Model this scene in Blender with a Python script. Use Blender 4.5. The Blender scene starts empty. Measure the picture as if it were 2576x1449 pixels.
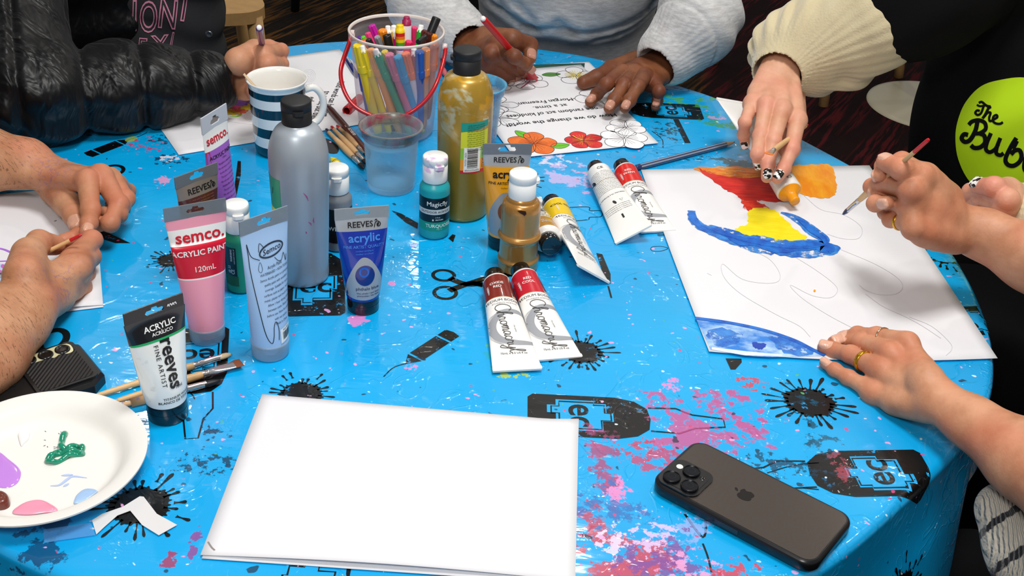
import bpy, bmesh, math, random, time
import numpy as np
import openvdb as vdb
from mathutils import Vector, Matrix
random.seed(7); RNG = np.random.RandomState(5)
PI = math.pi
T = 0.74                     # height of the table top above the floor
# ---------------------------------------------------------------- camera
W, H = 2576, 1449
F, PITCH, ROLL, CH = 3015., .5534, .0615, .685
_c, _s = math.cos(ROLL), math.sin(ROLL); _cp, _sp = math.cos(PITCH), math.sin(PITCH)
FWD = np.array([0, _cp, -_sp]); _r0 = np.array([1., 0, 0]); _u0 = np.array([0, _sp, _cp])
RT = _c*_r0 + _s*_u0; UP = -_s*_r0 + _c*_u0
CAM = np.array([0, 0, T+CH])
def ray(px, py): return RT*(px-W/2) + UP*(H/2-py) + FWD*F
def at(px, py, h=0.):                  # point h above the table top that is seen at a pixel
    d = ray(px, py); return CAM + d*((T+h-CAM[2])/d[2])
def atY(px, py, Y):
    d = ray(px, py); return CAM + d*(Y/d[1])
def proj(p):
    d = np.array(p)-CAM; z = d@FWD; return np.array([W/2+d@RT/z*F, H/2-d@UP/z*F])
cam_data = bpy.data.cameras.new('camera'); cam_data.sensor_width = 36; cam_data.lens = 36*F/W
cam_data.clip_start = .02; cam_data.clip_end = 60
camera = bpy.data.objects.new('camera', cam_data)
SC = bpy.context.scene; COL = SC.collection
COL.objects.link(camera); SC.camera = camera
camera.matrix_world = Matrix(((RT[0], UP[0], -FWD[0], CAM[0]), (RT[1], UP[1], -FWD[1], CAM[1]), (RT[2], UP[2], -FWD[2], CAM[2]), (0, 0, 0, 1)))
SC.view_settings.view_transform = 'Standard'; SC.view_settings.look = 'None'
SC.view_settings.gamma = 1; SC.view_settings.use_curve_mapping = False
# ---------------------------------------------------------------- materials
def lin(c):
    if isinstance(c, str): c = tuple(int(c[i:i+2], 16) for i in (0, 2, 4))
    return tuple(((v/255)/12.92 if v/255 <= .04045 else ((v/255+.055)/1.055)**2.4) for v in c)+(1.,)
class N:                                # tiny node helper
    def __init__(s, name):
        s.m = bpy.data.materials.new(name); s.m.use_nodes = True; s.t = s.m.node_tree; s.t.nodes.clear()
        s.out = s.t.nodes.new('ShaderNodeOutputMaterial')
    def n(s, typ, ins=None, **kw):
        nd = s.t.nodes.new('ShaderNode'+typ)
        for k, v in kw.items(): setattr(nd, k, v)
        for k, v in (ins or {}).items():
            if v is None: continue
            sk = nd.inputs[k]
            if hasattr(v, 'links') or hasattr(v, 'is_linked'): s.t.links.new(v, sk)
            else: sk.default_value = v
        return nd
    def link(s, a, b): s.t.links.new(a, b)
    def math(s, op, a, b=None, c=None, clamp=False):
        nd = s.n('Math', {0: a, 1: b, 2: c}, operation=op); nd.use_clamp = clamp; return nd.outputs[0]
    def mix(s, f, a, b, kind='RGBA', blend='MIX'):
        nd = s.n('Mix', {}, data_type=kind, blend_type=blend)
        ia, ib, o = {'RGBA': (6, 7, 2), 'FLOAT': (2, 3, 0)}[kind]
        for i, v in ((0, f), (ia, a), (ib, b)):
            sk = nd.inputs[i]
            if hasattr(v, 'is_linked'): s.t.links.new(v, sk)
            else: sk.default_value = v
        return nd.outputs[o]
    def noise(s, scale, vec=None, detail=3, rough=.5, dist=0., w=None):
        ins = {'Scale': scale, 'Detail': detail, 'Roughness': rough, 'Distortion': dist, 'Vector': vec}
        nd = s.n('TexNoise', ins); return nd.outputs[0]
    def ramp(s, v, a, b, lo=0., hi=1., sm=False):
        return s.n('MapRange', {0: v, 1: a, 2: b, 3: lo, 4: hi}, interpolation_type='SMOOTHSTEP' if sm else 'LINEAR').outputs[0]
    def obj(s): return s.n('TexCoord').outputs['Object']
    def bump(s, h, strength=.3, dist=.001, normal=None):
        return s.n('Bump', {'Height': h, 'Strength': strength, 'Distance': dist, 'Normal': normal}).outputs[0]
    def bsdf(s, **kw):
        m = {'color': 'Base Color', 'rough': 'Roughness', 'metal': 'Metallic', 'normal': 'Normal', 'trans': 'Transmission Weight',
             'ior': 'IOR', 'alpha': 'Alpha', 'coat': 'Coat Weight', 'coatr': 'Coat Roughness', 'sss': 'Subsurface Weight', 'sheen': 'Sheen Weight',
             'spec': 'Specular IOR Level', 'sssr': 'Subsurface Radius', 'ssss': 'Subsurface Scale', 'sheenr': 'Sheen Roughness', 'coatn': 'Coat Normal', 'coati': 'Coat IOR'}
        nd = s.n('BsdfPrincipled', {m[k]: v for k, v in kw.items() if v is not None}); return nd.outputs[0]
    def done(s, sh): s.t.links.new(sh, s.out.inputs[0]); return s.m
_mc = {}
def M(hexcol, rough=.5, metal=0., **kw):
    key = (hexcol, rough, metal, tuple(sorted(kw.items())))
    if key not in _mc:
        n = N('paint_'+hexcol); b = kw.pop('bump', 0); bs = kw.pop('bscale', 300); var = kw.pop('var', .0)
        col = lin(hexcol); nor = None
        if b:
            nor = n.bump(n.noise(bs, n.obj(), 4), b, .001)
        if var:
            f = n.ramp(n.noise(40, n.obj(), 4), .3, .7)
            col = n.mix(f, tuple(c*(1-var) for c in col[:3])+(1,), tuple(min(1, c*(1+var)) for c in col[:3])+(1,))
        _mc[key] = n.done(n.bsdf(color=col, rough=rough, metal=metal, normal=nor, **kw))
    return _mc[key]
def frosted(hexcol, alpha, rough=.35, tint=None, name='frosted_plastic'):
    key = ('fr', hexcol, alpha, rough, tint)
    if key not in _mc:
        n = N(name); t = n.n('BsdfTransparent', {'Color': lin(tint) if tint else (1, 1, 1, 1)})
        b = n.bsdf(color=lin(hexcol), rough=rough)
        fr = n.n('LayerWeight', {0: .35}).outputs['Facing']
        f = n.math('ADD', alpha, n.math('MULTIPLY', fr, (1-alpha)*.55))
        mx = n.n('MixShader', {0: f, 1: t.outputs[0], 2: b}); _mc[key] = n.done(mx.outputs[0])
    return _mc[key]
# ---------------------------------------------------------------- meshes
class MB:
    def __init__(s): s.v = []; s.f = []; s.m = []; s.mats = []; s.flat = []
    def mi(s, mat):
        if mat not in s.mats: s.mats.append(mat)
        return s.mats.index(mat)
    def add(s, verts, faces, mat, flat=False, xf=None):
        o = len(s.v)
        if xf is not None: verts = [tuple(xf @ Vector(v)) for v in verts]
        s.v.extend([tuple(map(float, v)) for v in verts]); i = s.mi(mat)
        s.f.extend([tuple(a+o for a in f) for f in faces]); s.m.extend([i]*len(faces)); s.flat.extend([flat]*len(faces))
        return s
    def lathe(s, prof, mat, n=40, xf=None, cap0=False, cap1=False, sq=(1, 1), c=(0, 0)):
        # prof [(r,z[,mat])], material of a band is the one of its lower ring
        V = []; 
        for p in prof:
            for k in range(n):
                a = 2*PI*k/n; V.append((c[0]+p[0]*math.cos(a)*sq[0], c[1]+p[0]*math.sin(a)*sq[1], p[1]))
        groups = {}
        for i in range(len(prof)-1):
            mm = prof[i][2] if len(prof[i]) > 2 and prof[i][2] else mat
            for k in range(n):
                k2 = (k+1) % n; groups.setdefault(mm, []).append((i*n+k, i*n+k2, (i+1)*n+k2, (i+1)*n+k))
        o = len(s.v)
        if xf is not None: V = [tuple(xf @ Vector(v)) for v in V]
        s.v.extend(V)
        for mm, fs in groups.items():
            i = s.mi(mm); s.f.extend([tuple(a+o for a in f) for f in fs]); s.m.extend([i]*len(fs)); s.flat.extend([False]*len(fs))
        if cap0: s.f.append(tuple(o+k for k in reversed(range(n)))); s.m.append(s.mi(mat)); s.flat.append(True)
        if cap1:
            b = o+(len(prof)-1)*n; s.f.append(tuple(b+k for k in range(n))); s.m.append(s.mi(mat)); s.flat.append(True)
        return s
    def box(s, lo, hi, mat, xf=None):
        x0, y0, z0 = lo; x1, y1, z1 = hi
        V = [(x0, y0, z0), (x1, y0, z0), (x1, y1, z0), (x0, y1, z0), (x0, y0, z1), (x1, y0, z1), (x1, y1, z1), (x0, y1, z1)]
        return s.add(V, [(0, 3, 2, 1), (4, 5, 6, 7), (0, 1, 5, 4), (1, 2, 6, 5), (2, 3, 7, 6), (3, 0, 4, 7)], mat, True, xf)
    def tube(s, pts, rad, mat, n=12, xf=None, closed=False, caps=True, flat=1.):
        P = [Vector(p) for p in pts]; m = len(P)
        if not hasattr(rad, '__len__'): rad = [rad]*m
        V = []; up = None
        for i, p in enumerate(P):
            if closed: d = P[(i+1) % m]-P[i-1]
            else: d = P[min(i+1, m-1)]-P[max(i-1, 0)]
            d.normalize()
            if up is None:
                up = Vector((0, 0, 1)) if abs(d.z) < .9 else Vector((1, 0, 0))
            x = up.cross(d).normalized(); y = d.cross(x).normalized(); up = y
            for k in range(n):
                a = 2*PI*k/n; V.append(tuple(p + x*math.cos(a)*rad[i] + y*math.sin(a)*rad[i]*flat))
        Fc = []
        for i in range(m if closed else m-1):
            j = (i+1) % m
            for k in range(n): k2 = (k+1) % n; Fc.append((i*n+k, i*n+k2, j*n+k2, j*n+k))
        s.add(V, Fc, mat, False, xf)
        if caps and not closed:
            o = len(s.v)-len(V); i = s.mi(mat)
            s.f.append(tuple(o+k for k in reversed(range(n)))); s.f.append(tuple(o+(m-1)*n+k for k in range(n))); s.m += [i, i]; s.flat += [True, True]
        return s
    def build(s, name, parent=None, loc=None, rz=0., smooth=True, mat4=None, fixn=False, merge=False):
        me = bpy.data.meshes.new(name); me.from_pydata(s.v, [], s.f)
        for m in s.mats: me.materials.append(m)
        me.polygons.foreach_set('material_index', s.m)
        me.polygons.foreach_set('use_smooth', [smooth and not f for f in s.flat])
        if fixn or merge:
            b = bmesh.new(); b.from_mesh(me)
            if merge: bmesh.ops.remove_doubles(b, verts=b.verts, dist=1e-6)
            if fixn: bmesh.ops.recalc_face_normals(b, faces=b.faces)
            b.to_mesh(me); b.free()
        me.update(); o = bpy.data.objects.new(name, me); COL.objects.link(o)
        if parent is not None: o.parent = parent
        if mat4 is not None: o.matrix_world = mat4
        if loc is not None: o.location = loc
        if rz: o.rotation_euler.z = rz
        return o
def tag(o, label=None, cat=None, group=None, kind=None):
    for k, v in (('label', label), ('category', cat), ('group', group), ('kind', kind)):
        if v: o[k] = v
    return o
def root(name, loc, label, cat, rz=0., group=None, mat4=None):
    o = bpy.data.objects.new(name, None); o.empty_display_size = .02; COL.objects.link(o)
    if mat4 is not None: o.matrix_world = mat4
    else: o.location = loc; o.rotation_euler.z = rz
    return tag(o, label, cat, group)
def copy_tree(o, parent=None):
    c = o.copy(); COL.objects.link(c); c.parent = parent
    for ch in list(o.children): copy_tree(ch, c)
    return c
# ---------------------------------------------------------------- 2-D shapes
_fc = {}
def fill2d(loops, key=None):
    if key and key in _fc: return _fc[key]
    cu = bpy.data.curves.new('tmp', 'CURVE'); cu.dimensions = '2D'; cu.fill_mode = 'BOTH'
    for lp in loops:
        sp = cu.splines.new('POLY'); sp.points.add(len(lp)-1)
        for i, p in enumerate(lp): sp.points[i].co = (p[0], p[1], 0, 1)
        sp.use_cyclic_u = True
    r = _conv(cu)
    if key: _fc[key] = r
    return r
def _conv(cu):
    o = bpy.data.objects.new('tmp', cu); me = bpy.data.meshes.new_from_object(o)
    V = [(v.co.x, v.co.y) for v in me.vertices]; Fc = []
    for p in me.polygons:
        q = list(p.vertices)
        a = sum(V[q[i]][0]*V[q[(i+1) % len(q)]][1]-V[q[(i+1) % len(q)]][0]*V[q[i]][1] for i in range(len(q)))
        Fc.append(tuple(q if a > 0 else q[::-1]))
    bpy.data.objects.remove(o); bpy.data.meshes.remove(me)
    (bpy.data.curves if True else None).remove(cu)
    return V, Fc
def text2d(s, size=1., bold=0., shear=0., sx=1., align='CENTER', space=1., line=1.):
    fb = bold*.9 if ('M' in s and bold) else 0
    if fb: bold = 0.
    key = ('t', s, bold, shear, align, space, line)
    if key not in _fc:
        cu = bpy.data.curves.new('tmp', 'FONT'); cu.body = s; cu.size = 1.; cu.offset = bold; cu.shear = shear
        cu.align_x = align; cu.align_y = 'CENTER'; cu.space_character = space; cu.space_line = line; cu.resolution_u = 4 if len(s) < 4 else 2
        _fc[key] = _conv(cu)
    V, Fc = _fc[key]
    if fb:
        n_ = len(V); V = [(x+d, y) for d in (-fb, 0, fb) for x, y in V]; Fc = [tuple(i+k*n_ for i in f) for k in range(3) for f in Fc]
    return [(x*size*sx, y*size) for x, y in V], Fc
def smooth(pts, n=6, closed=False):
    P = [np.array(p, float) for p in pts]; m = len(P); out = []
    rng = range(m) if closed else range(m-1)
    for i in rng:
        p0 = P[(i-1) % m] if closed or i > 0 else P[0]*2-P[1]
        p1 = P[i]; p2 = P[(i+1) % m]
        p3 = P[(i+2) % m] if closed or i < m-2 else P[-1]*2-P[-2]
        for k in range(n):
            t = k/n; out.append(tuple(.5*((2*p1)+(-p0+p2)*t+(2*p0-5*p1+4*p2-p3)*t*t+(-p0+3*p1-3*p2+p3)*t**3)))
    if not closed: out.append(tuple(P[-1]))
    return out
def ribbon(pts, w, closed=False, taper=False):
    P = [np.array(p, float)[:2] for p in pts]; m = len(P); V = []; Fc = []
    for i in range(m):
        d = P[(i+1) % m]-P[i-1] if closed else P[min(i+1, m-1)]-P[max(i-1, 0)]
        L = np.linalg.norm(d) or 1; nrm = np.array([-d[1], d[0]])/L
        ww = w[i] if hasattr(w, '__len__') else w
        if taper: ww = ww*(.25+.75*math.sin(PI*min(1, max(0, i/(m-1)))))
        V += [tuple(P[i]+nrm*ww/2), tuple(P[i]-nrm*ww/2)]
    for i in range(m if closed else m-1):
        j = (i+1) % m; Fc.append((2*i, 2*i+1, 2*j+1, 2*j))
    return V, Fc
def disc2d(cx, cy, rx, ry=None, n=24, rot=0.):
    ry = ry or rx; c, s = math.cos(rot), math.sin(rot)
    P = [(rx*math.cos(2*PI*k/n), ry*math.sin(2*PI*k/n)) for k in range(n)]
    return [(cx+x*c-y*s, cy+x*s+y*c) for x, y in P]
def mv(sh, dx=0, dy=0, rot=0., sc=1.):
    V, Fc = sh; c, s = math.cos(rot)*sc, math.sin(rot)*sc
    return [(dx+x*c-y*s, dy+x*s+y*c) for x, y in V], Fc
def rect2d(x0, y0, x1, y1): return [(x0, y0), (x1, y0), (x1, y1), (x0, y1)], [(0, 1, 2, 3)]
def rrect(x0, y0, x1, y1, r, n=5):
    P = []
    for cx, cy, a0 in ((x1-r, y1-r, 0), (x0+r, y1-r, 90), (x0+r, y0+r, 180), (x1-r, y0+r, 270)):
        for k in range(n+1):
            a = math.radians(a0+90*k/n); P.append((cx+r*math.cos(a), cy+r*math.sin(a)))
    return P
def cutstep(sh, step):
    """split a flat shape on a grid so that it can follow a curved surface"""
    if not step: return sh
    V, Fc = sh; b = bmesh.new(); vs = [b.verts.new((x, y, 0)) for x, y in V]
    for f in Fc:
        try: b.faces.new([vs[i] for i in f])
        except ValueError: pass
    xs = [v[0] for v in V]; ys = [v[1] for v in V]
    sx, sy = (step if hasattr(step, '__len__') else (step, 0))
    for ax, lo, hi, st in ((0, min(xs), max(xs), sx), (1, min(ys), max(ys), sy)):
        if not st: continue
        k = math.floor(lo/st)+1
        while k*st < hi:
            co = (k*st, 0, 0) if ax == 0 else (0, k*st, 0); no = (1, 0, 0) if ax == 0 else (0, 1, 0)
            bmesh.ops.bisect_plane(b, geom=b.verts[:]+b.edges[:]+b.faces[:], plane_co=co, plane_no=no, dist=1e-7); k += 1
    b.verts.index_update(); out = ([(v.co.x, v.co.y) for v in b.verts], [tuple(v.index for v in f.verts) for f in b.faces]); b.free()
    return out
def decal(mb, sh, fn, mat, step=0):
    if not sh[0]: return
    V, Fc = cutstep(sh, step); mb.add([fn(x, y) for x, y in V], Fc, mat)
def slab(mb, sh, z0, z1, mat, xf=None):
    """extrude a flat shape between two heights (outline edges become walls)"""
    V, Fc = sh; n = len(V); VV = [(x, y, z1) for x, y in V]+[(x, y, z0) for x, y in V]
    FF = [tuple(f) for f in Fc]+[tuple(i+n for i in reversed(f)) for f in Fc]
    ed = {}
    for f in Fc:
        for i in range(len(f)): ed[(f[i], f[(i+1) % len(f)])] = 1
    for (a, b_) in ed:
        if (b_, a) not in ed: FF.append((a+n, b_+n, b_, a))
    mb.add(VV, FF, mat, True, xf)
# ---------------------------------------------------------------- implicit surfaces (bodies and clothes)
BIG = 1.
def sd_seg(G, seg):
    a, b, ra, rb = [np.asarray(q, np.float32) for q in seg[:4]]
    r = float(max(ra, rb))*(1.6 if len(seg) > 4 else 1)+.03
    X, Y, Z = G; lo = np.minimum(a, b)-r; hi = np.maximum(a, b)+r; sl = []
    for ax, c in enumerate((X[:, 0, 0], Y[0, :, 0], Z[0, 0, :])):
        i0, i1 = np.searchsorted(c, lo[ax]), np.searchsorted(c, hi[ax]); sl.append(slice(int(i0), int(i1)))
    out = np.full(np.broadcast_shapes(X.shape, Y.shape, Z.shape), BIG, np.float32)
    if any(s.stop <= s.start for s in sl): return out
    x = X[sl[0]]-a[0]; y = Y[:, sl[1]]-a[1]; z = Z[:, :, sl[2]]-a[2]; ba = b-a
    bb = float(ba@ba)+1e-12; t = np.clip((x*ba[0]+y*ba[1]+z*ba[2])/bb, 0, 1)
    dx, dy, dz = x-t*ba[0], y-t*ba[1], z-t*ba[2]
    if len(seg) > 4:
        nn = np.asarray(seg[4], float); nn = nn/np.linalg.norm(nn); f = seg[5]
        q = (dx*nn[0]+dy*nn[1]+dz*nn[2])*(1/f-1); dx = dx+q*nn[0]; dy = dy+q*nn[1]; dz = dz+q*nn[2]
    d = np.sqrt(dx*dx+dy*dy+dz*dz)-(ra+(rb-ra)*t)
    if len(seg) > 4: d = d*min(1, seg[5]*1.3)
    out[sl[0], sl[1], sl[2]] = d
    return out
def smin(a, b, k):
    if k <= 0: return np.minimum(a, b)
    h = np.maximum(k-np.abs(a-b), 0)/k; return np.minimum(a, b)-h*h*k*.25
def sd_eval(G, node):
    if isinstance(node, dict):
        op = node.get('op', 'U'); ch = [sd_eval(G, c) for c in node['c']]; d = ch[0]
        for c in ch[1:]:
            if op == 'U': d = smin(d, c, node['k'])
            elif op == 'D': d = -smin(-d, c, node.get('k', 0))
        if 'disp' in node: d = d+node['disp'](*G)
        return d
    if callable(node): return node(*G)
    return sd_seg(G, node)
def segs_of(node):
    if isinstance(node, dict):
        r = []
        cs = node['c'] if node.get('op', 'U') == 'U' else node['c'][:1]
        for c in cs: r += segs_of(c)
        return r
    return [node] if isinstance(node, tuple) else []
def sd_mesh(node, vox, pad=.012, clip=None, bounds=None):
    S = segs_of(node)
    if bounds is None:
        P = np.array([p for s in S for p in (np.array(s[0])-max(s[2], s[3]), np.array(s[0])+max(s[2], s[3]), np.array(s[1])-max(s[2], s[3]), np.array(s[1])+max(s[2], s[3]))])
        lo, hi = P.min(0)-pad, P.max(0)+pad
    else: lo, hi = map(np.array, bounds)
    nn = np.ceil((hi-lo)/vox).astype(int)
    X = (lo[0]+np.arange(nn[0])*vox).astype(np.float32)[:, None, None]; Y = (lo[1]+np.arange(nn[1])*vox).astype(np.float32)[None, :, None]; Z = (lo[2]+np.arange(nn[2])*vox).astype(np.float32)[None, None, :]
    d = sd_eval((X, Y, Z), node); bg = vox*3; d = np.clip(np.broadcast_to(d, (X.shape[0], Y.shape[1], Z.shape[2])), -bg, bg).astype(np.float32)
    # keep the volume closed at the border of the grid
    for ax in range(3):
        for e in (0, -1):
            sl = [slice(None)]*3; sl[ax] = e; d[tuple(sl)] = np.maximum(d[tuple(sl)], vox*.5)
    g = vdb.FloatGrid(background=float(bg)); g.copyFromArray(np.ascontiguousarray(d))
    pts, quads = g.convertToQuads(isovalue=0.)[:2] if hasattr(g, 'convertToQuads') else g.convertToPolygons(0., 0.)[::2]
    return pts*vox+lo.astype(np.float32), quads
def to_obj(name, parts, mats, parent=None, attrs=None, flip=True):
    V = np.concatenate([p for p, q in parts]); off = 0; Q = []
    for p, q in parts: Q.append(q.astype(np.int64)+off); off += len(p)
    Q = np.concatenate(Q)
    if flip: Q = Q[:, ::-1]
    me = bpy.data.meshes.new(name); me.vertices.add(len(V)); me.vertices.foreach_set('co', V.astype(np.float32).ravel())
    me.loops.add(Q.size); me.loops.foreach_set('vertex_index', Q.astype(np.int32).ravel())
    me.polygons.add(len(Q)); me.polygons.foreach_set('loop_start', np.arange(0, Q.size, 4, dtype=np.int32))
    me.update(calc_edges=True); me.validate()
    me.polygons.foreach_set('use_smooth', [True]*len(me.polygons))
    for m in (mats if isinstance(mats, (list, tuple)) else [mats]): me.materials.append(m)
    for k, a in (attrs or {}).items():
        at_ = me.attributes.new(k, 'FLOAT', 'POINT'); at_.data.foreach_set('value', np.asarray(a, np.float32))
    o = bpy.data.objects.new(name, me); COL.objects.link(o)
    if parent is not None: o.parent = parent; o.matrix_parent_inverse = parent.matrix_world.inverted() if False else Matrix.Translation(-parent.location)
    return o
def snoise(X, Y, Z, f, seed=0):
    """cheap smooth pseudo noise, about -1..1"""
    r = np.random.RandomState(seed); d = 0
    for i in range(4):
        v = r.normal(size=3); v = v/np.linalg.norm(v)*f*(.7+.6*r.rand()); ph = r.rand()*6.28
        w = r.normal(size=3); w = w/np.linalg.norm(w)*f*.6
        d = d+np.sin(X*v[0]+Y*v[1]+Z*v[2]+ph+1.3*np.sin(X*w[0]+Y*w[1]+Z*w[2]))
    return d/2.6
# ---------------------------------------------------------------- light
def area(name, loc, target, size, power, col=(1, 1, 1), shape='RECTANGLE', sy=None):
    l = bpy.data.lights.new(name, 'AREA'); l.energy = power; l.size = size; l.color = col; l.shape = shape; l.size_y = sy or size
    o = bpy.data.objects.new(name, l); COL.objects.link(o); o.location = loc
    o.rotation_euler = (Vector(target)-Vector(loc)).to_track_quat('-Z', 'Y').to_euler(); return o
area('ceiling_bounce_light', (0.25, .95, T+1.9), (0, 1.25, T), .5, 27.5, (1, .985, .96))
area('camera_flash_light', (-.25, -.25, T+1.35), (0, 1.5, T), .35, 13, (1, .98, .95))
for i, (x, y) in enumerate(((-1.3, 3.4), (.2, 2.7), (1.5, 3.5), (.9, 4.8), (-.4, 4.6), (1.9, 1.9))): area('added_glint_light_%d' % i, (x, y, 2.75), (x, y, 0), .11, 5.5, (1, .93, .82), 'DISK')  # unseen small lamps, added to put glints on the cloth crinkles
SC.cycles.transparent_max_bounces = 28
wd = bpy.data.worlds.new('world'); SC.world = wd; wd.use_nodes = True
wd.node_tree.nodes['Background'].inputs[0].default_value = (.95, .97, 1, 1); wd.node_tree.nodes['Background'].inputs[1].default_value = .24
SC.view_settings.exposure = .0
# ---------------------------------------------------------------- carpet floor
def carpet():
    n = N('carpet'); co = n.n('TexCoord').outputs['Object']
    sep = n.n('SeparateXYZ', {0: co}); x, y = sep.outputs[0], sep.outputs[1]
    # modular tiles with streaks that run the same way
    r0_ = n.n('Mapping', {'Vector': co, 'Rotation': (0, 0, math.radians(-62))}).outputs[0]
    rot = n.n('Mapping', {'Vector': r0_, 'Scale': (5, 70, 1)})
    st = n.noise(1.0, rot.outputs[0], 3, .6)
    rot2 = n.n('Mapping', {'Vector': r0_, 'Scale': (2, 16, 1)})
    st2 = n.noise(1.0, rot2.outputs[0], 2, .5)
    f1 = n.ramp(st, .47, .56); f2 = n.ramp(st2, .42, .55)
    brown = n.mix(f1, lin('0c0806'), lin('5a3a14')); red = n.mix(f1, lin('160506'), lin('4e1015'))
    brown = n.mix(f2, lin('140e08'), brown); red = n.mix(f2, lin('1a0708'), red)
    side = n.ramp(n.math('ADD', x, n.math('MULTIPLY', n.noise(.4, co, 0), .0)), .55, .6)
    near = n.ramp(y, 2.35, 2.3); side = n.math('MULTIPLY', side, n.math('SUBTRACT', 1., near))
    col = n.mix(side, brown, red)
    nb = n.bump(n.noise(500, co, 2), .6, .004)
    return n.done(n.bsdf(color=col, rough=.95, normal=nb, spec=.15))
mb = MB(); mb.add([(-6, -3, 0), (6, -3, 0), (6, 9, 0), (-6, 9, 0)], [(0, 1, 2, 3)], carpet(), True)
tag(mb.build('floor'), kind='structure')
# ---------------------------------------------------------------- the round table under the cloth
TC = np.array([-.09, 1.215])
_RA = [(-180, .61), (-135, .61), (-90, .60), (-60, .61), (-43, .598), (-22, .612), (0, .605), (15, .60), (35, .585), (55, .60), (75, .635), (110, .64), (150, .61), (180, .61)]
def R_of(th):
    a = math.degrees(th); a = (a+180) % 360-180
    for (a0, r0), (a1, r1) in zip(_RA, _RA[1:]):
        if a0 <= a <= a1:
            t = (a-a0)/(a1-a0); t = t*t*(3-2*t); return r0+(r1-r0)*t
    return .61
def hem_of(th):
    a = math.degrees(th); return .20+.02*math.sin(5*th)-.075*math.exp(-((a+40)/38)**2)-.03*math.exp(-((a-5)/25)**2)
def cloth3d(x, y, eps=0.):
    dx, dy = x-TC[0], y-TC[1]; rho = math.hypot(dx, dy); th = math.atan2(dy, dx); R_ = R_of(th)
    if rho <= R_: return (x, y, T+eps)
    s = rho-R_; ra = .009; arc = ra*PI/2
    if s < arc:
        a = s/ra; rr = R_+ra*math.sin(a); z = -ra*(1-math.cos(a)); nx, nz = math.sin(a), math.cos(a)
    else:
        q = s-arc; fold = .5+.5*math.sin(th*17+1.5*math.sin(th*5)); rr = R_+ra+q*(.02+.16*fold*min(1, q/.08)); z = -ra-q*.96; nx, nz = 1, 0
    rr += nx*eps; return (TC[0]+rr*math.cos(th), TC[1]+rr*math.sin(th), T+z+nz*eps)
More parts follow.
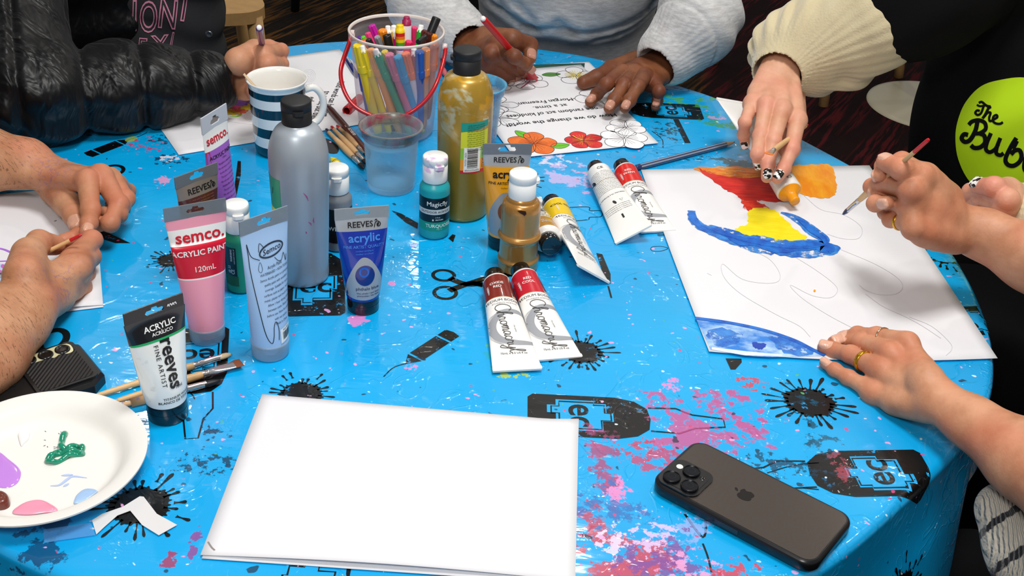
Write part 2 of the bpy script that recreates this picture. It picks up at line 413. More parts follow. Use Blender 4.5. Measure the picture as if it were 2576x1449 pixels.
def cloth_mat(black=False):
    n = N('printed_black' if black else 'tablecloth_plastic'); co = n.obj(); sep = n.n('SeparateXYZ', {0: co}); X, Y = sep.outputs[0], sep.outputs[1]
    flat = n.n('CombineXYZ', {0: X, 1: Y, 2: sep.outputs[2]}).outputs[0]
    def ridge(sc, th, off):
        v = n.n('VectorMath', {0: co, 1: (off, off*.6, 0)}, operation='ADD').outputs[0]
        q = n.noise(sc, v, 2, .55, 1.2); d = n.math('ABSOLUTE', n.math('SUBTRACT', q, .5)); return n.ramp(d, 0, th, 1, 0, True)
    mk1 = n.ramp(n.noise(8, co, 2), .44, .56); mk2 = n.ramp(n.noise(30, co, 2), .47, .6); mk3 = n.ramp(n.noise(11, n.n('VectorMath', {0: co, 1: (7, 3, 0)}, operation='ADD').outputs[0], 2), .45, .6)
    right = n.ramp(X, -.42, .02, .12, 1)
    h = n.math('ADD', n.math('MULTIPLY', n.math('MULTIPLY', ridge(18, .026, 2.), mk1), 1.), n.math('MULTIPLY', n.math('MULTIPLY', ridge(40, .040, 5.), mk2), n.math('MULTIPLY', mk3, .6)))
    h = n.math('MULTIPLY', h, right)
    soft = n.n('TexNoise', {'Vector': n.n('Mapping', {'Vector': co, 'Rotation': (0, 0, .4), 'Scale': (8, 26, 8)}).outputs[0], 'Scale': 1, 'Detail': 4}).outputs[0]
    nb = n.bump(soft, .12, .010); cb = n.bump(h, 1., .0013, nb); nb = n.bump(h, .15, .0010, nb)
    if black: col = lin('070708')
    else:
        col = n.mix(n.ramp(n.noise(5, co, 3), .3, .7), lin('00a0e0'), lin('02aeee'))
    # dried paint: every stain is (pixel, radius in m, colour, noise scale, amount, stretch x, stretch y, turn)
    st = [((1770, 1065), .060, 'c0508c', 42, 1.0, 1.5, 1), ((1860, 1040), .035, 'b65a98', 50, .9, 1, 1), ((1555, 1232), .020, 'ee86c0', 60, 1.2, 1, 1), ((1520, 1170), .045, 'a04070', 60, .6, .6, 1.6),
          ((1690, 1170), .04, 'b8406a', 70, .75, 1.6, .7), ((1585, 1395), .042, 'c8323c', 45, 1.15, 1.3, 1), ((1535, 1365), .024, 'dfd6f4', 90, 1.0, 1, 1), ((1650, 1355), .03, 'd9c2ee', 90, .9, 1.2, 1), ((1745, 1345), .028, '8fb0ea', 60, .9, 1.2, 1),
          ((1690, 1430), .05, '7a4c9a', 55, .8, 1.6, 1), ((1480, 1300), .026, 'b83452', 80, .75, 1, 1), ((1830, 1430), .022, 'd0343c', 60, 1.1, 1.4, .8), ((1730, 1440), .03, 'e9a0d0', 80, .8, 1.5, .8), ((1545, 1300), .05, '2f6fb8', 60, .55, 1.5, 1),
          ((1600, 1130), .03, 'c03a56', 90, .6, 1.5, .7), ((2110, 1175), .030, 'b2485a', 60, .9, .7, 1), ((1890, 965), .022, 'cc3a3e', 110, .8, 1.4, .7), ((1850, 305), .05, '3f9a4a', 55, .95, 1.6, .7), ((1740, 255), .05, '4fb04e', 60, .8, 1.5, .5), ((1810, 295), .02, 'c8a8dc', 70, .9, 1.5, .5),
          ((1690, 325), .025, '10303c', 90, .9, .8, 1.6), ((1870, 415), .05, '21331c', 60, .95, 2.0, .5), ((1900, 385), .035, '6a8a40', 60, .9, 1.4, .8), ((1760, 440), .03, '0a2436', 100, .7, 1.7, .5), ((1430, 430), .060, 'c4b8ec', 38, .72, 1.2, 1), ((1390, 405), .03, 'e8e0f6', 70, .8, 1.5, .7), ((1470, 455), .035, 'e0a0cc', 60, .7, 1, 1),
          ((432, 402), .020, '101a3e', 80, 1.1, 1.6, .8), ((425, 398), .012, 'dfe0f2', 120, 1.2, 1.5, .8), ((408, 455), .013, 'e49ac6', 110, 1.2, 1, 1), ((330, 350), .007, '96b83a', 60, 2., 1, 1), ((900, 806), .0085, 'e487cc', 60, 1.9, 1.5, 1), ((985, 712), .006, 'e487cc', 60, 1.3, 1, 1),
          ((418, 1412), .013, 'a01c4a', 70, 1.2, 1, 1), ((487, 1368), .014, '8a3a8c', 90, 1.2, .5, 1.6), ((560, 1165), .045, '07304e', 130, .55, 1.8, .5), ((100, 1360), .05, '073a66', 45, .75, .8, 1.6), ((1290, 943), .016, 'b8cc30', 120, .9, 1.8, .5), ((1240, 905), .04, '12a8b4', 40, .5, 1.8, .6),
          ((1035, 920), .012, 'e48ccc', 140, .9, 1, 1), ((1690, 968), .012, 'e48ccc', 110, 1.3, 1, 1), ((540, 1090), .02, '062a44', 130, .7, 1.4, .6), ((365, 365), .045, 'c8326e', 150, .46, 1.5, .7), ((1660, 330), .02, '0c2d40', 90, .9, .7, 1.8), ((400, 350), .02, '08283c', 130, .7, 1.4, 1), ((2020, 990), .06, '06506e', 60, .55, .4, 1.8), ((2060, 1080), .05, '0a5674', 60, .6, .5, 1.8), ((2230, 640), .03, '205a4a', 60, .5, .7, 2), ((640, 1340), .03, '8a3a6c', 120, .5, 1, 1), ((1500, 1110), .03, 'b05080', 100, .6, 1, 1.3), ((1950, 1170), .04, '06405c', 90, .75, 2.2, .5)]
    cur = col; n_r = 0.28
    nz = {}
    for (p, r, c, ns, am, sx, sy) in st:
        w = at(*p); key = round(ns/12)*12
        if key not in nz: nz[key] = n.noise(max(12, key), co, 5, .65)
        dx = n.math('MULTIPLY', n.math('SUBTRACT', X, float(w[0])), 1/(r*sx)); dy = n.math('MULTIPLY', n.math('SUBTRACT', Y, float(w[1])), 1/(r*sy*1.4))
        d = n.math('ADD', n.math('MULTIPLY', dx, dx), n.math('MULTIPLY', dy, dy))
        q = n.math('SUBTRACT', n.math('MULTIPLY', nz[key], 2.2*1.0), n.math('MULTIPLY', d, .55))
        m = n.math('MULTIPLY', n.ramp(q, 1.28-.30*am, 1.36-.30*am), n.ramp(d, 1.6, 1.1))
        cur = n.mix(n.math('MULTIPLY', m, .86 if not black else .7*min(1, am)), cur, lin(c))
    # tiny drips of paint everywhere
    for ns, th, c, off in ((110, .765, 'e7a3d6', 0), (95, .775, 'd2407c', 3), (120, .775, 'e6f0f4', 9), (85, .765, '0b2a44', 17), (120, .785, '59b86e', 23)):
        v = n.n('VectorMath', {0: co, 1: (off, off*.7, off*.3)}, operation='ADD').outputs[0]
        cur = n.mix(n.math('MULTIPLY', n.ramp(n.noise(ns, v, 1, .3), th, th+.02), .85), cur, lin(c))
    if black:   # the print is chipped
        ch = n.math('MULTIPLY', n.ramp(n.noise(120, co, 5, .7), .60, .63), n.ramp(n.noise(18, co, 2), .48, .6)); cur = n.mix(ch, cur, lin('0a9fe4'))
    return n.done(n.bsdf(color=cur, rough=.34, normal=nb, coat=.45 if black else .75, coatr=.07, spec=.3, coatn=cb, coati=1.6))
CL, BK = cloth_mat(), cloth_mat(True)
cm = MB(); nth = 480; V = []; Fc = []
fr = [0, .12, .25, .4, .55, .7, .82, .9, .96, .985, 1.0]
rings = [('f', f) for f in fr[1:]]+[('s', q) for q in (.0015, .003, .0045, .006, .0075, .009, .0105, .012, .0135, .0145, .019, .024, .04, .06, .08, .1, .13, .16, .2, 1.)]
V.append((TC[0], TC[1], T))
for kind, q in rings:
    for k in range(nth):
        th = 2*PI*k/nth; R_ = R_of(th)
        rho = R_*q if kind == 'f' else R_+(q if q < 1 else 0)
        if kind == 's': hm = hem_of(th); rho = R_+min(q, 1)*1.0 if q < .024 else R_+.024+(hm-.024)*((q-.024)/(1.-.024) if q < 1 else 1)**.5
        V.append(cloth3d(TC[0]+rho*math.cos(th), TC[1]+rho*math.sin(th)))
for k in range(nth): Fc.append((0, 1+k, 1+(k+1) % nth))
for i in range(len(rings)-1):
    for k in range(nth):
        a = 1+i*nth; b = a+nth; k2 = (k+1) % nth; Fc.append((a+k, b+k, b+k2, a+k2))
cm.add(V, Fc, CL)
E1, E2, E3 = .00035, .0006, .00085
BL2 = CL
def cl(sh, eps, mat, step=.012): decal(cm, sh, lambda x, y: cloth3d(x, y, eps), mat, (step, step) if step else 0)
def px2(pts): return [tuple(at(x, y)[:2]) for x, y in pts]
def poly(pts, eps=E1, mat=None, sm=0): cl(fill2d([px2(smooth(pts, sm, True) if sm else pts)]), eps, mat or BK, 0)
def line(pts, w, eps=E1, mat=None, closed=False): cl(ribbon(px2(smooth(pts, 5, closed)), w, closed), eps, mat or BK, 0)
def splat(px, py, R_, seed, n=22, core=.52, xy=None, step=0):
    r = random.Random(seed); c = xy or tuple(at(px, py)[:2]); P = []
    for k in range(n*6):
        a = 2*PI*k/(n*6); P.append((c[0]+R_*core*(1+.06*math.sin(a*5+seed)+.10*(1 if k % 6 in (2, 3) else 0))*math.cos(a)*1.1, c[1]+R_*core*(1+.06*math.cos(a*7)+.10*(1 if k % 6 in (2, 3) else 0))*math.sin(a)))
    cl(fill2d([P]), E1, BK, step)
    for k in range(n):
        a = 2*PI*(k+r.uniform(-.3, .3))/n; L = R_*r.uniform(.72, 1.15); w = R_*r.uniform(.05, .085)
        d = (math.cos(a), math.sin(a)); s0 = R_*core*.9 if r.random() < .7 else L*.72
        pts = [(c[0]+d[0]*(s0+(L-s0)*t), c[1]+d[1]*(s0+(L-s0)*t)) for t in (0, .15, .4, .65, .85, .95, 1)]
        cl(ribbon(pts, [w*1.2, w*.6, w*.45, w*.9, w*1.25, w*.9, w*.2]), E1, BK, step)
def ec_bottle(cx, cy, ang, L=.115, Wd=.05, mirror=False, neck=True, xy=None, letters=True, step=0):
    c = xy or tuple(at(cx, cy)[:2]); ms = -1 if mirror else 1
    def tr(sh): V_, F_ = sh; V_ = [(x, y*ms) for x, y in V_]; return mv((V_, F_ if ms == 1 else [f[::-1] for f in F_]), c[0], c[1], ang)
    P = [(-L*.5, -Wd*.42), (-L*.46, -Wd*.5), (L*.22, -Wd*.5), (L*.38, -Wd*.42), (L*.48, -Wd*.25), (L*.5, 0), (L*.48, Wd*.25), (L*.38, Wd*.42), (L*.22, Wd*.5), (-L*.46, Wd*.5), (-L*.5, Wd*.42)]
    cl(tr(fill2d([P])), E1, BK, step)
    j = [(-.30, -.3), (-.30, .05), (-.38, .05), (-.38, .25), (-.30, .25), (-.30, .40), (.05, .40), (.05, .33), (.16, .33), (.16, .1), (.22, .1), (.22, -.12), (.12, -.12), (.12, -.38), (-.12, -.38), (-.12, -.3)]
    J = [(x*L*.9, y*Wd*.95) for x, y in j]; cl(tr(fill2d([J])), E2, CL, step)
    cl(tr(ribbon([(x*.9, y*.87) for x, y in J], Wd*.028, True)), E3, BK, step)
    tx = text2d('ec', Wd*.62, .015); tx = mv(tx, -L*.06, 0, -PI/2 if not mirror else PI/2); cl(tr(tx), E3, BK, step)
    if neck: cl(tr(ribbon([(L*.49, Wd*.28), (L*.72, Wd*.30), (L*.85, Wd*.16), (L*1.1, Wd*.10), (L*1.1, -Wd*.10), (L*.85, -Wd*.16), (L*.72, -Wd*.30), (L*.49, -Wd*.28)], Wd*.03)), E1, BK, step)
def crayon(p0, p1, w):
    a = np.array(at(*p0)[:2]); b = np.array(at(*p1)[:2]); L = np.linalg.norm(b-a); ang = math.atan2(*(b-a)[::-1])
    for P in ([(0, -w/2), (L*.18, -w/2), (L*.18, w/2), (0, w/2), (-L*.03, 0)], [(L*.22, -w/2), (L*.78, -w/2), (L*.78, w/2), (L*.22, w/2)], [(L*.82, -w/2), (L, -w*.06), (L, w*.06), (L*.82, w/2)]): cl(mv(fill2d([P]), a[0], a[1], ang), E1, BK, 0)
ec_bottle(1482, 1048, .02, .115, .062); ec_bottle(2190, 1190, PI+.12, .112, .062, step=.005); ec_bottle(1675, 279, PI+.05, .105, .055, neck=False)
ec_bottle(795, 712, PI/2+.15, .13, .062, neck=False); ec_bottle(500, 905, -PI/2+.2, .11, .055); ec_bottle(160, 318, .0, .08, .06, neck=False); ec_bottle(775, 1462, PI/2, .11, .062, neck=False)
ec_bottle(0, 0, .2, .1, .055, xy=(.50, 1.10), step=.008, neck=False)
for q in ((2035, 1012, .042, 1), (1462, 886, .036, 2), (757, 992, .034, 3), (352, 1272, .042, 4), (1300, 452, .034, 5), (432, 655, .026, 6), (2372, 640, .04, 7)): splat(*q)
splat(0, 0, .042, 9, xy=(.44, .735), step=.006); splat(0, 0, .04, 8, xy=(.56, 1.3), step=.006)
# scissors, crayons and other line art of the print
def ring(px, py, rx, ry, w, rot=0.):
    c = at(px, py)[:2]; cl(ribbon(disc2d(c[0], c[1], rx, ry, 28, rot), w, True), E1, BK, 0)
ring(1116, 693, .0118, .011, .0042, -.3); ring(1120, 737, .0118, .012, .0042, .3)
line([(1130, 700), (1160, 712), (1185, 716), (1215, 712)], .0085); line([(1130, 732), (1155, 722), (1185, 713), (1215, 718)], .0085); line([(1175, 715), (1225, 700), (1290, 690)], .008); line([(1185, 712), (1230, 722), (1300, 738)], .006)
crayon((1138, 838), (1022, 914), .018); line([(1024, 914), (990, 925), (965, 948)], .0012)
crayon((222, 390), (322, 352), .018); line([(322, 352), (348, 344), (370, 334)], .0012)
ring(284, 429, .0125, .014, .005); ring(132, 856, .0125, .018, .007); poly([(-5, 900), (100, 852), (112, 872), (60, 890), (0, 905)])
poly([(245, 580), (270, 585), (328, 612), (290, 612), (246, 598)]); poly([(985, 530), (1010, 538), (1052, 562), (1050, 576), (1020, 560)]); poly([(1138, 590), (1146, 592), (1140, 610), (1128, 600)])
poly([(598, 405), (606, 406), (606, 440), (594, 498), (590, 470)]); poly([(1400, 515), (1432, 530), (1436, 553), (1410, 540)]); line([(1430, 522), (1480, 521), (1484, 530), (1512, 531), (1512, 545), (1484, 547), (1478, 553), (1436, 553), (1430, 522)], .0012)
poly([(1500, 637), (1515, 640), (1536, 690), (1536, 715), (1520, 700)]); line([(1530, 720), (1538, 750)], .002); line([(1640, 622), (1662, 620), (1680, 625), (1662, 632), (1640, 631)], .0009, closed=True)
poly([(1825, 902), (1865, 903), (1866, 912), (1850, 930), (1838, 930)]); poly([(1012, 1024), (1040, 1034), (1062, 1040), (1034, 1037)]); line([(1768, 1368), (1780, 1400), (1790, 1440)], .0016); line([(1720, 1290), (1768, 1352), (1772, 1300), (1730, 1282)], .002)
line([(1930, 1190), (2000, 1170), (2060, 1165)], .0012); line([(2020, 1228), (2060, 1232)], .0012)
line([(1640, 330), (1665, 350), (1668, 372)], .0012); line([(1760, 432), (1810, 436), (1850, 448)], .007); line([(1700, 300), (1715, 330), (1730, 360)], .008)
poly([(690, 357), (716, 352), (724, 372), (700, 376)], sm=3); poly([(818, 348), (850, 368), (848, 386), (822, 382)], sm=3); line([(440, 968), (480, 990), (490, 1004)], .0012)
tb = root('round_table', (TC[0], TC[1], 0), 'round table hidden beneath the blue printed plastic tablecloth', 'table')
m_ = MB(); pr = [(.0, T-.03), (.57, T-.03), (.575, T-.025), (.575, T-.006), (.57, T-.003), (0, T-.003)]; m_.lathe(pr, M('6b6660', .5), 64); m_.build('tabletop', tb)
m_ = MB(); m_.lathe([(.0, .03), (.28, .03), (.29, .02), (.29, .0), (0, 0)], M('1a1a1c', .4), 40); m_.build('foot', tb)
m_ = MB(); m_.lathe([(.04, .03), (.04, T-.03)], M('1a1a1c', .4), 24); m_.build('pedestal', tb)
tag(cm.build('tablecloth'), 'bright blue plastic tablecloth printed with black paint splats, scissors and crayons', 'tablecloth')
# ---------------------------------------------------------------- small shared pieces
def face_cam(x, y, extra=0.):            # turn so that local -Y looks at the camera side
    return math.atan2(x, y)*-1+extra
WHT = M('f2f2ee', .35); BLK = M('0c0c0e', .35); BLKM = M('141416', .55)
def front(rf, eps=.0002):                # wrap a flat label round a lathe, u=0 faces local -Y
    def f(u, v):
        r = rf(v); a = -PI/2+u/max(r, 1e-4); return ((r+eps)*math.cos(a), (r+eps)*math.sin(a), v)
    return f
def prof_r(prof):
    P = sorted([(p[1], p[0]) for p in prof])
    def rf(z):
        for (z0, r0), (z1, r1) in zip(P, P[1:]):
            if z0 <= z <= z1: return r0+(r1-r0)*((z-z0)/max(1e-6, z1-z0))
        return P[-1][1]
    return rf
def smprof(pts, n=6):
    return [(max(0, p[0]), p[1]) for p in smooth(pts, n)]
def tx(s, size, x, y, bold=0, rot=0, sx=1., shear=0, align='CENTER', space=1.):
    return mv(text2d(s, size, bold, shear, sx, align, space), x, y, rot)
def fliptop(mb, r, z0, h, mat, tab_a=-PI/2):
    mb.lathe([(r*.97, z0), (r, z0+.001), (r, z0+h*.66), (r*.975, z0+h*.67), (r*.975, z0+h*.69), (r*1.01, z0+h*.70), (r*1.01, z0+h-.0022), (r*.985, z0+h-.0008), (r*.93, z0+h), (0, z0+h)], mat, 48)
    a = tab_a; c = (r*1.0*math.cos(a), r*1.0*math.sin(a)); X = Matrix.Translation((c[0], c[1], z0+h*.72)) @ Matrix.Rotation(a+PI/2, 4, 'Z')
    P = [(-.0055, .002), (.0055, .002), (.0055, -.0012), (.003, -.003), (-.003, -.003), (-.0055, -.0012)]
    slab(mb, fill2d([P]), -.0028, .0012, mat, X)
# ---- big paint bottles
def big_bottle(name, px, yf, w, hgt, label, cat, mat, cap_z, capmat, rot=0., sh=(.15, .178), rtop=None):
    g = at(px, yf); r = w/2*float((g-CAM)@FWD)/F; u = g[:2]/np.linalg.norm(g[:2]); x, y = g[:2]+u*r
    R0 = root(name, (x, y, T+.0004), label, cat, face_cam(x, y, rot)); rr = rtop or r
    prof = smprof([(r*.9, 0), (r*.985, .003), (r, .008)], 3)+[(r, .02), (r+(rr-r)*.5, .07), (rr, sh[0]-.012)]+smprof([(rr, sh[0]-.01), (rr*.985, sh[0]+.004), (rr*.90, sh[0]+.016), (rr*.74, sh[0]+.027), (.0155, sh[1]+.003), (.0145, sh[1]+.008)], 5)
    m = MB(); m.lathe(prof, mat, 72, cap0=True)
    return R0, m, prof, (x, y, r)
n = N('pearly_silver'); co = n.obj(); nz = n.noise(14, co, 3)
fc = n.mix(n.ramp(n.noise(30, co, 4, .6), .68, .74), lin('8d97a2'), lin('94607e')); 
silver_m = n.done(n.bsdf(color=n.mix(n.ramp(nz, .4, .6), lin('a0a8b0'), lin('aab2ba')), metal=.35, rough=.42, coat=.25, coatr=.2))
R0, m, prof, S_ = big_bottle('paint_bottle', 766, 729, 128, .2, 'large pearly silver paint bottle with a black flip cap', 'paint bottle', silver_m, .18, BLKM, .0, (.147, .178), .0308)
fn = front(prof_r(prof)); r0 = S_[2]
for k, (z0, z1, c) in enumerate(((.060, .092, 'e4e43a'), (.092, .128, '2f9e77'))): decal(m, rect2d(-.052, z0, -.0215, z1), fn, M(c, .4), .003)
decal(m, tx('LIC', .014, -.030, .078, .02), lambda u, v: fn(u, v) if 0 else tuple(np.array(front(prof_r(prof), .0004)(u, v))), M('1c2a20'), .003)
decal(m, tx('/', .012, -.034, .112, .0), front(prof_r(prof), .0004), M('1c2a20'), .003)
for (u, v, a, L) in ((.006, .112, -.5, .010), (.012, .083, .4, .007), (.004, .070, .1, .003), (.009, .080, -.9, .005)): decal(m, ribbon([(u-L/2*math.cos(a+1.5), v+L/2), (u+.0005, v), (u+L/2*.4, v-L/2)], .0016, taper=True), fn, M('9c4a80', .5), 0)
m.build('bottle_body', R0, fixn=False); m = MB(); fliptop(m, .0152, .176, .030, BLKM, -PI/2+.1)
m.lathe([(.0155, .172), (.0158, .176)], silver_m, 40); m.build('cap', R0)
n = N('pearly_gold'); co = n.obj(); sp = n.n('SeparateXYZ', {0: co})
bs = n.mix(n.ramp(sp.outputs[2], .07, .12), lin('8f7420'), lin('b08a2c')); sw = n.noise(26, n.n('Mapping', {'Vector': co, 'Scale': (1, 1, 1.6)}).outputs[0], 3, .6, .8)
up_ = n.ramp(sp.outputs[2], .095, .135); bs = n.mix(n.math('MULTIPLY', n.ramp(sw, .52, .62), up_), bs, lin('c6c2a0')); sw2 = n.noise(38, co, 3, .5, .6)
bs = n.mix(n.math('MULTIPLY', n.ramp(sw2, .55, .63), up_), bs, lin('cf9a1e'))
gold_m = n.done(n.bsdf(color=bs, metal=.3, rough=.36, coat=.35, coatr=.15))
R0, m, prof, S_ = big_bottle('paint_bottle', 1161, 563, 128, .2, 'large gold paint bottle with a black flip cap and barcode label', 'paint bottle', gold_m, .18, BLKM, .0, (.147, .176), .0318)
fn = front(prof_r(prof)); f2 = front(prof_r(prof), .0004); f3 = front(prof_r(prof), .0006)
u0, u1 = -.004, .031
decal(m, rect2d(u0, .066, u1, .070), fn, M('c8202c'), .003); decal(m, rect2d(u0, .070, u1, .084), fn, M('ee9a22'), .003); decal(m, rect2d(u0, .084, u1, .098), fn, M('8cc43a'), .003); decal(m, rect2d(u0, .098, u1, .119), fn, M('d8dc2c'), .003); decal(m, fill2d([[(u0, .118), (u0, .130), (u1, .130), (u1, .123), (.015, .121)]]), fn, M('16998a'), .003)
for i in range(13): decal(m, tx('paint dries to a water resistant finish' if i % 2 else 'a quality student acrylic paint with a', .0030, (u0+u1)/2+.001, .1265-i*.0026, 0, sx=.50), f2, M('1f5a34'), .004)
decal(m, rect2d(.000, .068, .020, .099), f2, WHT, .003)
r_ = random.Random(4); zz = .073
while zz < .097: w_ = r_.choice((.0004, .0007, .0011)); decal(m, rect2d(.004, zz, .0165, zz+w_), f3, BLK, .004); zz += w_+r_.choice((.0004, .0007))
decal(m, tx('9 417331 120253', .0030, .0022, .0845, 0, PI/2, .8), f3, BLK, 0); decal(m, tx('NZMGOG500', .0032, .010, .0703, .0, PI, .9), f3, BLK, .003)
decal(m, tx('MET', .0050, .0240, .0900, .01, -PI/2), f2, M('2c5c20'), 0); decal(m, tx('GOLD', .0050, .0240, .0780, .01, -PI/2), f2, M('6c3c10'), 0)
m.build('bottle_body', R0); m = MB(); fliptop(m, .0158, .1745, .031, BLKM, -PI*.95); m.lathe([(.016, .170), (.0164, .1745)], gold_m, 40); m.build('cap', R0)
# ---- small bottles
def small_bottle(px, yf, w, label, body, ztop=.100, r=.0175, rot=0., x=None):
    g = at(px, yf); u = g[:2]/np.linalg.norm(g[:2]); x, y = g[:2]+u*r
    R0 = root('craft_paint_bottle', (x, y, T+.0004), label, 'paint bottle', face_cam(x, y, rot))
    prof = smprof([(r*.86, 0), (r*.98, .002), (r, .006)], 3)+[(r, .02), (r, .055)]+smprof([(r, .058), (r*.97, .063), (r*.80, .068), (r*.70, .070)], 4)
    m = MB(); m.lathe(prof, body, 56, cap0=True); return R0, m, prof
cap_w = N('white_cap'); cap_w = cap_w.done(cap_w.bsdf(color=cap_w.mix(cap_w.ramp(cap_w.noise(55, cap_w.obj(), 3), .57, .63), lin('f0f0ee'), lin('d8b8da')), rough=.4))
TQ = M('1d9ea6', .35); R0, m, prof = small_bottle(1091, 606, 74, 'small turquoise craft paint bottle with a stained white cap', TQ); rf = prof_r(prof); f1, f2, f3 = front(rf), front(rf, .0004), front(rf, .0006)
decal(m, rect2d(-.0235, .0235, .0235, .054), f1, M('0e1116', .3), .003); decal(m, rect2d(-.0225, .0335, .0225, .040), f2, M('c8cccc'), .003); decal(m, rect2d(-.0235, .0125, .0235, .0235), f1, M('17937a', .3), .003)
decal(m, tx('Magicfly', .0078, .0035, .0468, .01), f3, WHT, .003); decal(m, tx('OUTDOOR ACRYLIC', .0038, .0015, .0367, .01), f3, M('15181c'), .003); decal(m, tx('2 fl oz', .0022, .004, .0300), f3, WHT, .003); decal(m, tx('PINTURA', .0022, .006, .0268, .01), f3, WHT, .003); decal(m, rect2d(-.002, .0258, -.0006, .0278), f3, WHT)
decal(m, tx('TURQUOISE', .0058, .006, .0188, .012), f3, WHT, .003); decal(m, tx('MET2', .0026, .006, .0146), f3, M('9fd8c8'), .003)
m.build('bottle_body', R0); m = MB(); fliptop(m, .0142, .070, .030, cap_w, -PI/2+.35); m.build('cap', R0)
GR = M('1c9270', .35); R0, m, prof = small_bottle(611, 742, 72, 'small green craft paint bottle with a white flip cap', GR, r=.0158); rf = prof_r(prof); f1, f2 = front(rf), front(rf, .0004)
decal(m, rect2d(-.020, .022, -.004, .056), f1, M('10151a', .3), .003); decal(m, rect2d(-.020, .010, -.003, .022), f1, M('1d5a2c'), .003)
decal(m, tx('WARNING', .0030, -.0092, .047, .015, PI/2), f2, WHT, .003); decal(m, tx('CE', .0050, -.0082, .0275, .005, PI/2), f2, WHT, .003); decal(m, tx('ACMI NON TOXIC AP', .0018, -.0060, .046, 0, PI/2), f2, WHT, .003); decal(m, tx('@ 22', .0040, -.0122, .030, 0, PI/2), f2, WHT, .003)
m.build('bottle_body', R0); m = MB(); fliptop(m, .0128, .070, .0305, WHT, -PI/2+.1); 
decal(m, ribbon([(.006, .0755), (.0085, .0775), (.010, .0765)], .0016), front(lambda z: .0128, .0003), M('b02828')); m.build('cap', R0)
GY = M('7d8288', .35); R0, m, prof = small_bottle(852, 637, 74, 'small grey craft paint bottle behind the large silver bottle', GY, r=.0165); rf = prof_r(prof); f1, f2 = front(rf), front(rf, .0004)
decal(m, rect2d(-.022, .012, .022, .054), f1, M('0e1116', .3), .003); decal(m, tx('WHITE', .0070, .0, .030, .01), f2, WHT, .003); decal(m, tx('M27', .0038, .006, .023), f2, WHT, .003); m.build('bottle_body', R0); m = MB(); fliptop(m, .0135, .070, .029, WHT, -PI/2); m.build('cap', R0)
# bronze bottle with two rings
n = N('bronze_paint'); co = n.obj(); bz = n.mix(n.ramp(n.noise(22, n.n('Mapping', {'Vector': co, 'Scale': (1, 1, .35)}).outputs[0], 3), .35, .65), lin('b07a34'), lin('c08c48')); brz = n.done(n.bsdf(color=bz, metal=.45, rough=.3, coat=.5, coatr=.08))
g = at(1300, 698); u = g[:2]/np.linalg.norm(g[:2]); r = .0222; x, y = g[:2]+u*r
R0 = root('craft_paint_bottle', (x, y, T+.0004), 'metallic bronze paint bottle with a white cap and ringed body', 'paint bottle', face_cam(x, y))
P = [(r*.88, 0), (r*.98, .0015), (r*.99, .004), (r*1.0, .010), (r*1.045, .0125), (r*1.045, .0145), (r*.97, .0175), (r*.96, .022), (r*.965, .036), (r*1.02, .0385), (r*1.075, .041), (r*1.075, .0435), (r*1.0, .0465), (r*.97, .049), (r*.97, .071), (r*.955, .077), (r*.90, .082), (r*.82, .0845), (r*.76, .0855), (r*.73, .088), (r*.66, .0905)]
prof = [(a, b) for a, b in smooth(P, 3)]; m = MB(); m.lathe(prof, brz, 64, cap0=True); f1 = front(prof_r(prof), .0005)
decal(m, fill2d([[(-.004, .0815), (.000, .0822), (.005, .0815), (.006, .0785), (.004, .0765), (.002, .0780), (-.001, .0795)]]), f1, M('2a1208', .2), .002)
m.build('bottle_body', R0); m = MB(); fliptop(m, .0150, .0885, .029, WHT, .1); m.build('cap', R0)
# ---------------------------------------------------------------- mug with a stirrer
g = at(707, 404); u = g[:2]/np.linalg.norm(g[:2]); x, y = g[:2]+u*.032
R0 = root('striped_mug', (x, y, T+.0004), 'white porcelain mug with dark horizontal stripes and a flared rim', 'mug', face_cam(x, y, .42))
DK = M('0b1c28', .12, coat=.6); PW = M('eeece6', .15, coat=.5)
PP = [(.028, 0, DK), (.0312, .002, DK), (.0322, .008, DK)]
bands = [(.0150, PW), (.0290, DK), (.0420, PW), (.0560, DK), (.0690, PW), (.0815, DK)]
for z, c in bands: PP.append((.0322+.0034*(z/.08), z, c))
PP += [(.0360, .0905, PW), (.0363, .0935, PW), (.0378, .0965, PW), (.0387, .0985, PW), (.0384, .1000, PW), (.0370, .0996, PW), (.0345, .0935, PW), (.0330, .080, PW), (.0295, .010, PW), (.024, .006, PW), (0, .0055, PW)]
m = MB(); m.lathe(PP, PW, 72, cap0=True); m.lathe([(.0, .03), (.0305, .03)], M('c9a27c', .2), 40)
m.build('cup_body', R0); m = MB(); a = -.25
pts = smooth([(.033, 0, .080), (.047, 0, .082), (.057, 0, .070), (.058, 0, .052), (.050, 0, .036), (.034, 0, .030)], 6)
m.tube(pts, .0048, PW, 12, xf=Matrix.Rotation(a, 4, 'Z')); m.build('handle', R0)
dr = Matrix.Rotation(R0.rotation_euler.z, 4, 'Z')
st_b, st_t = at(642, 218, .092), at(613, 186, .108); v_ = (st_t-st_b); a0 = st_b-v_*2.2
m = MB(); m.tube([a0, st_b, st_t], [.0026, .0028, .0030], M('c9ae8a', .6), 8, flat=.35); o = m.build('stir_stick'); tag(o, 'flat wooden stir stick leaning out of the striped mug', 'stirrer')
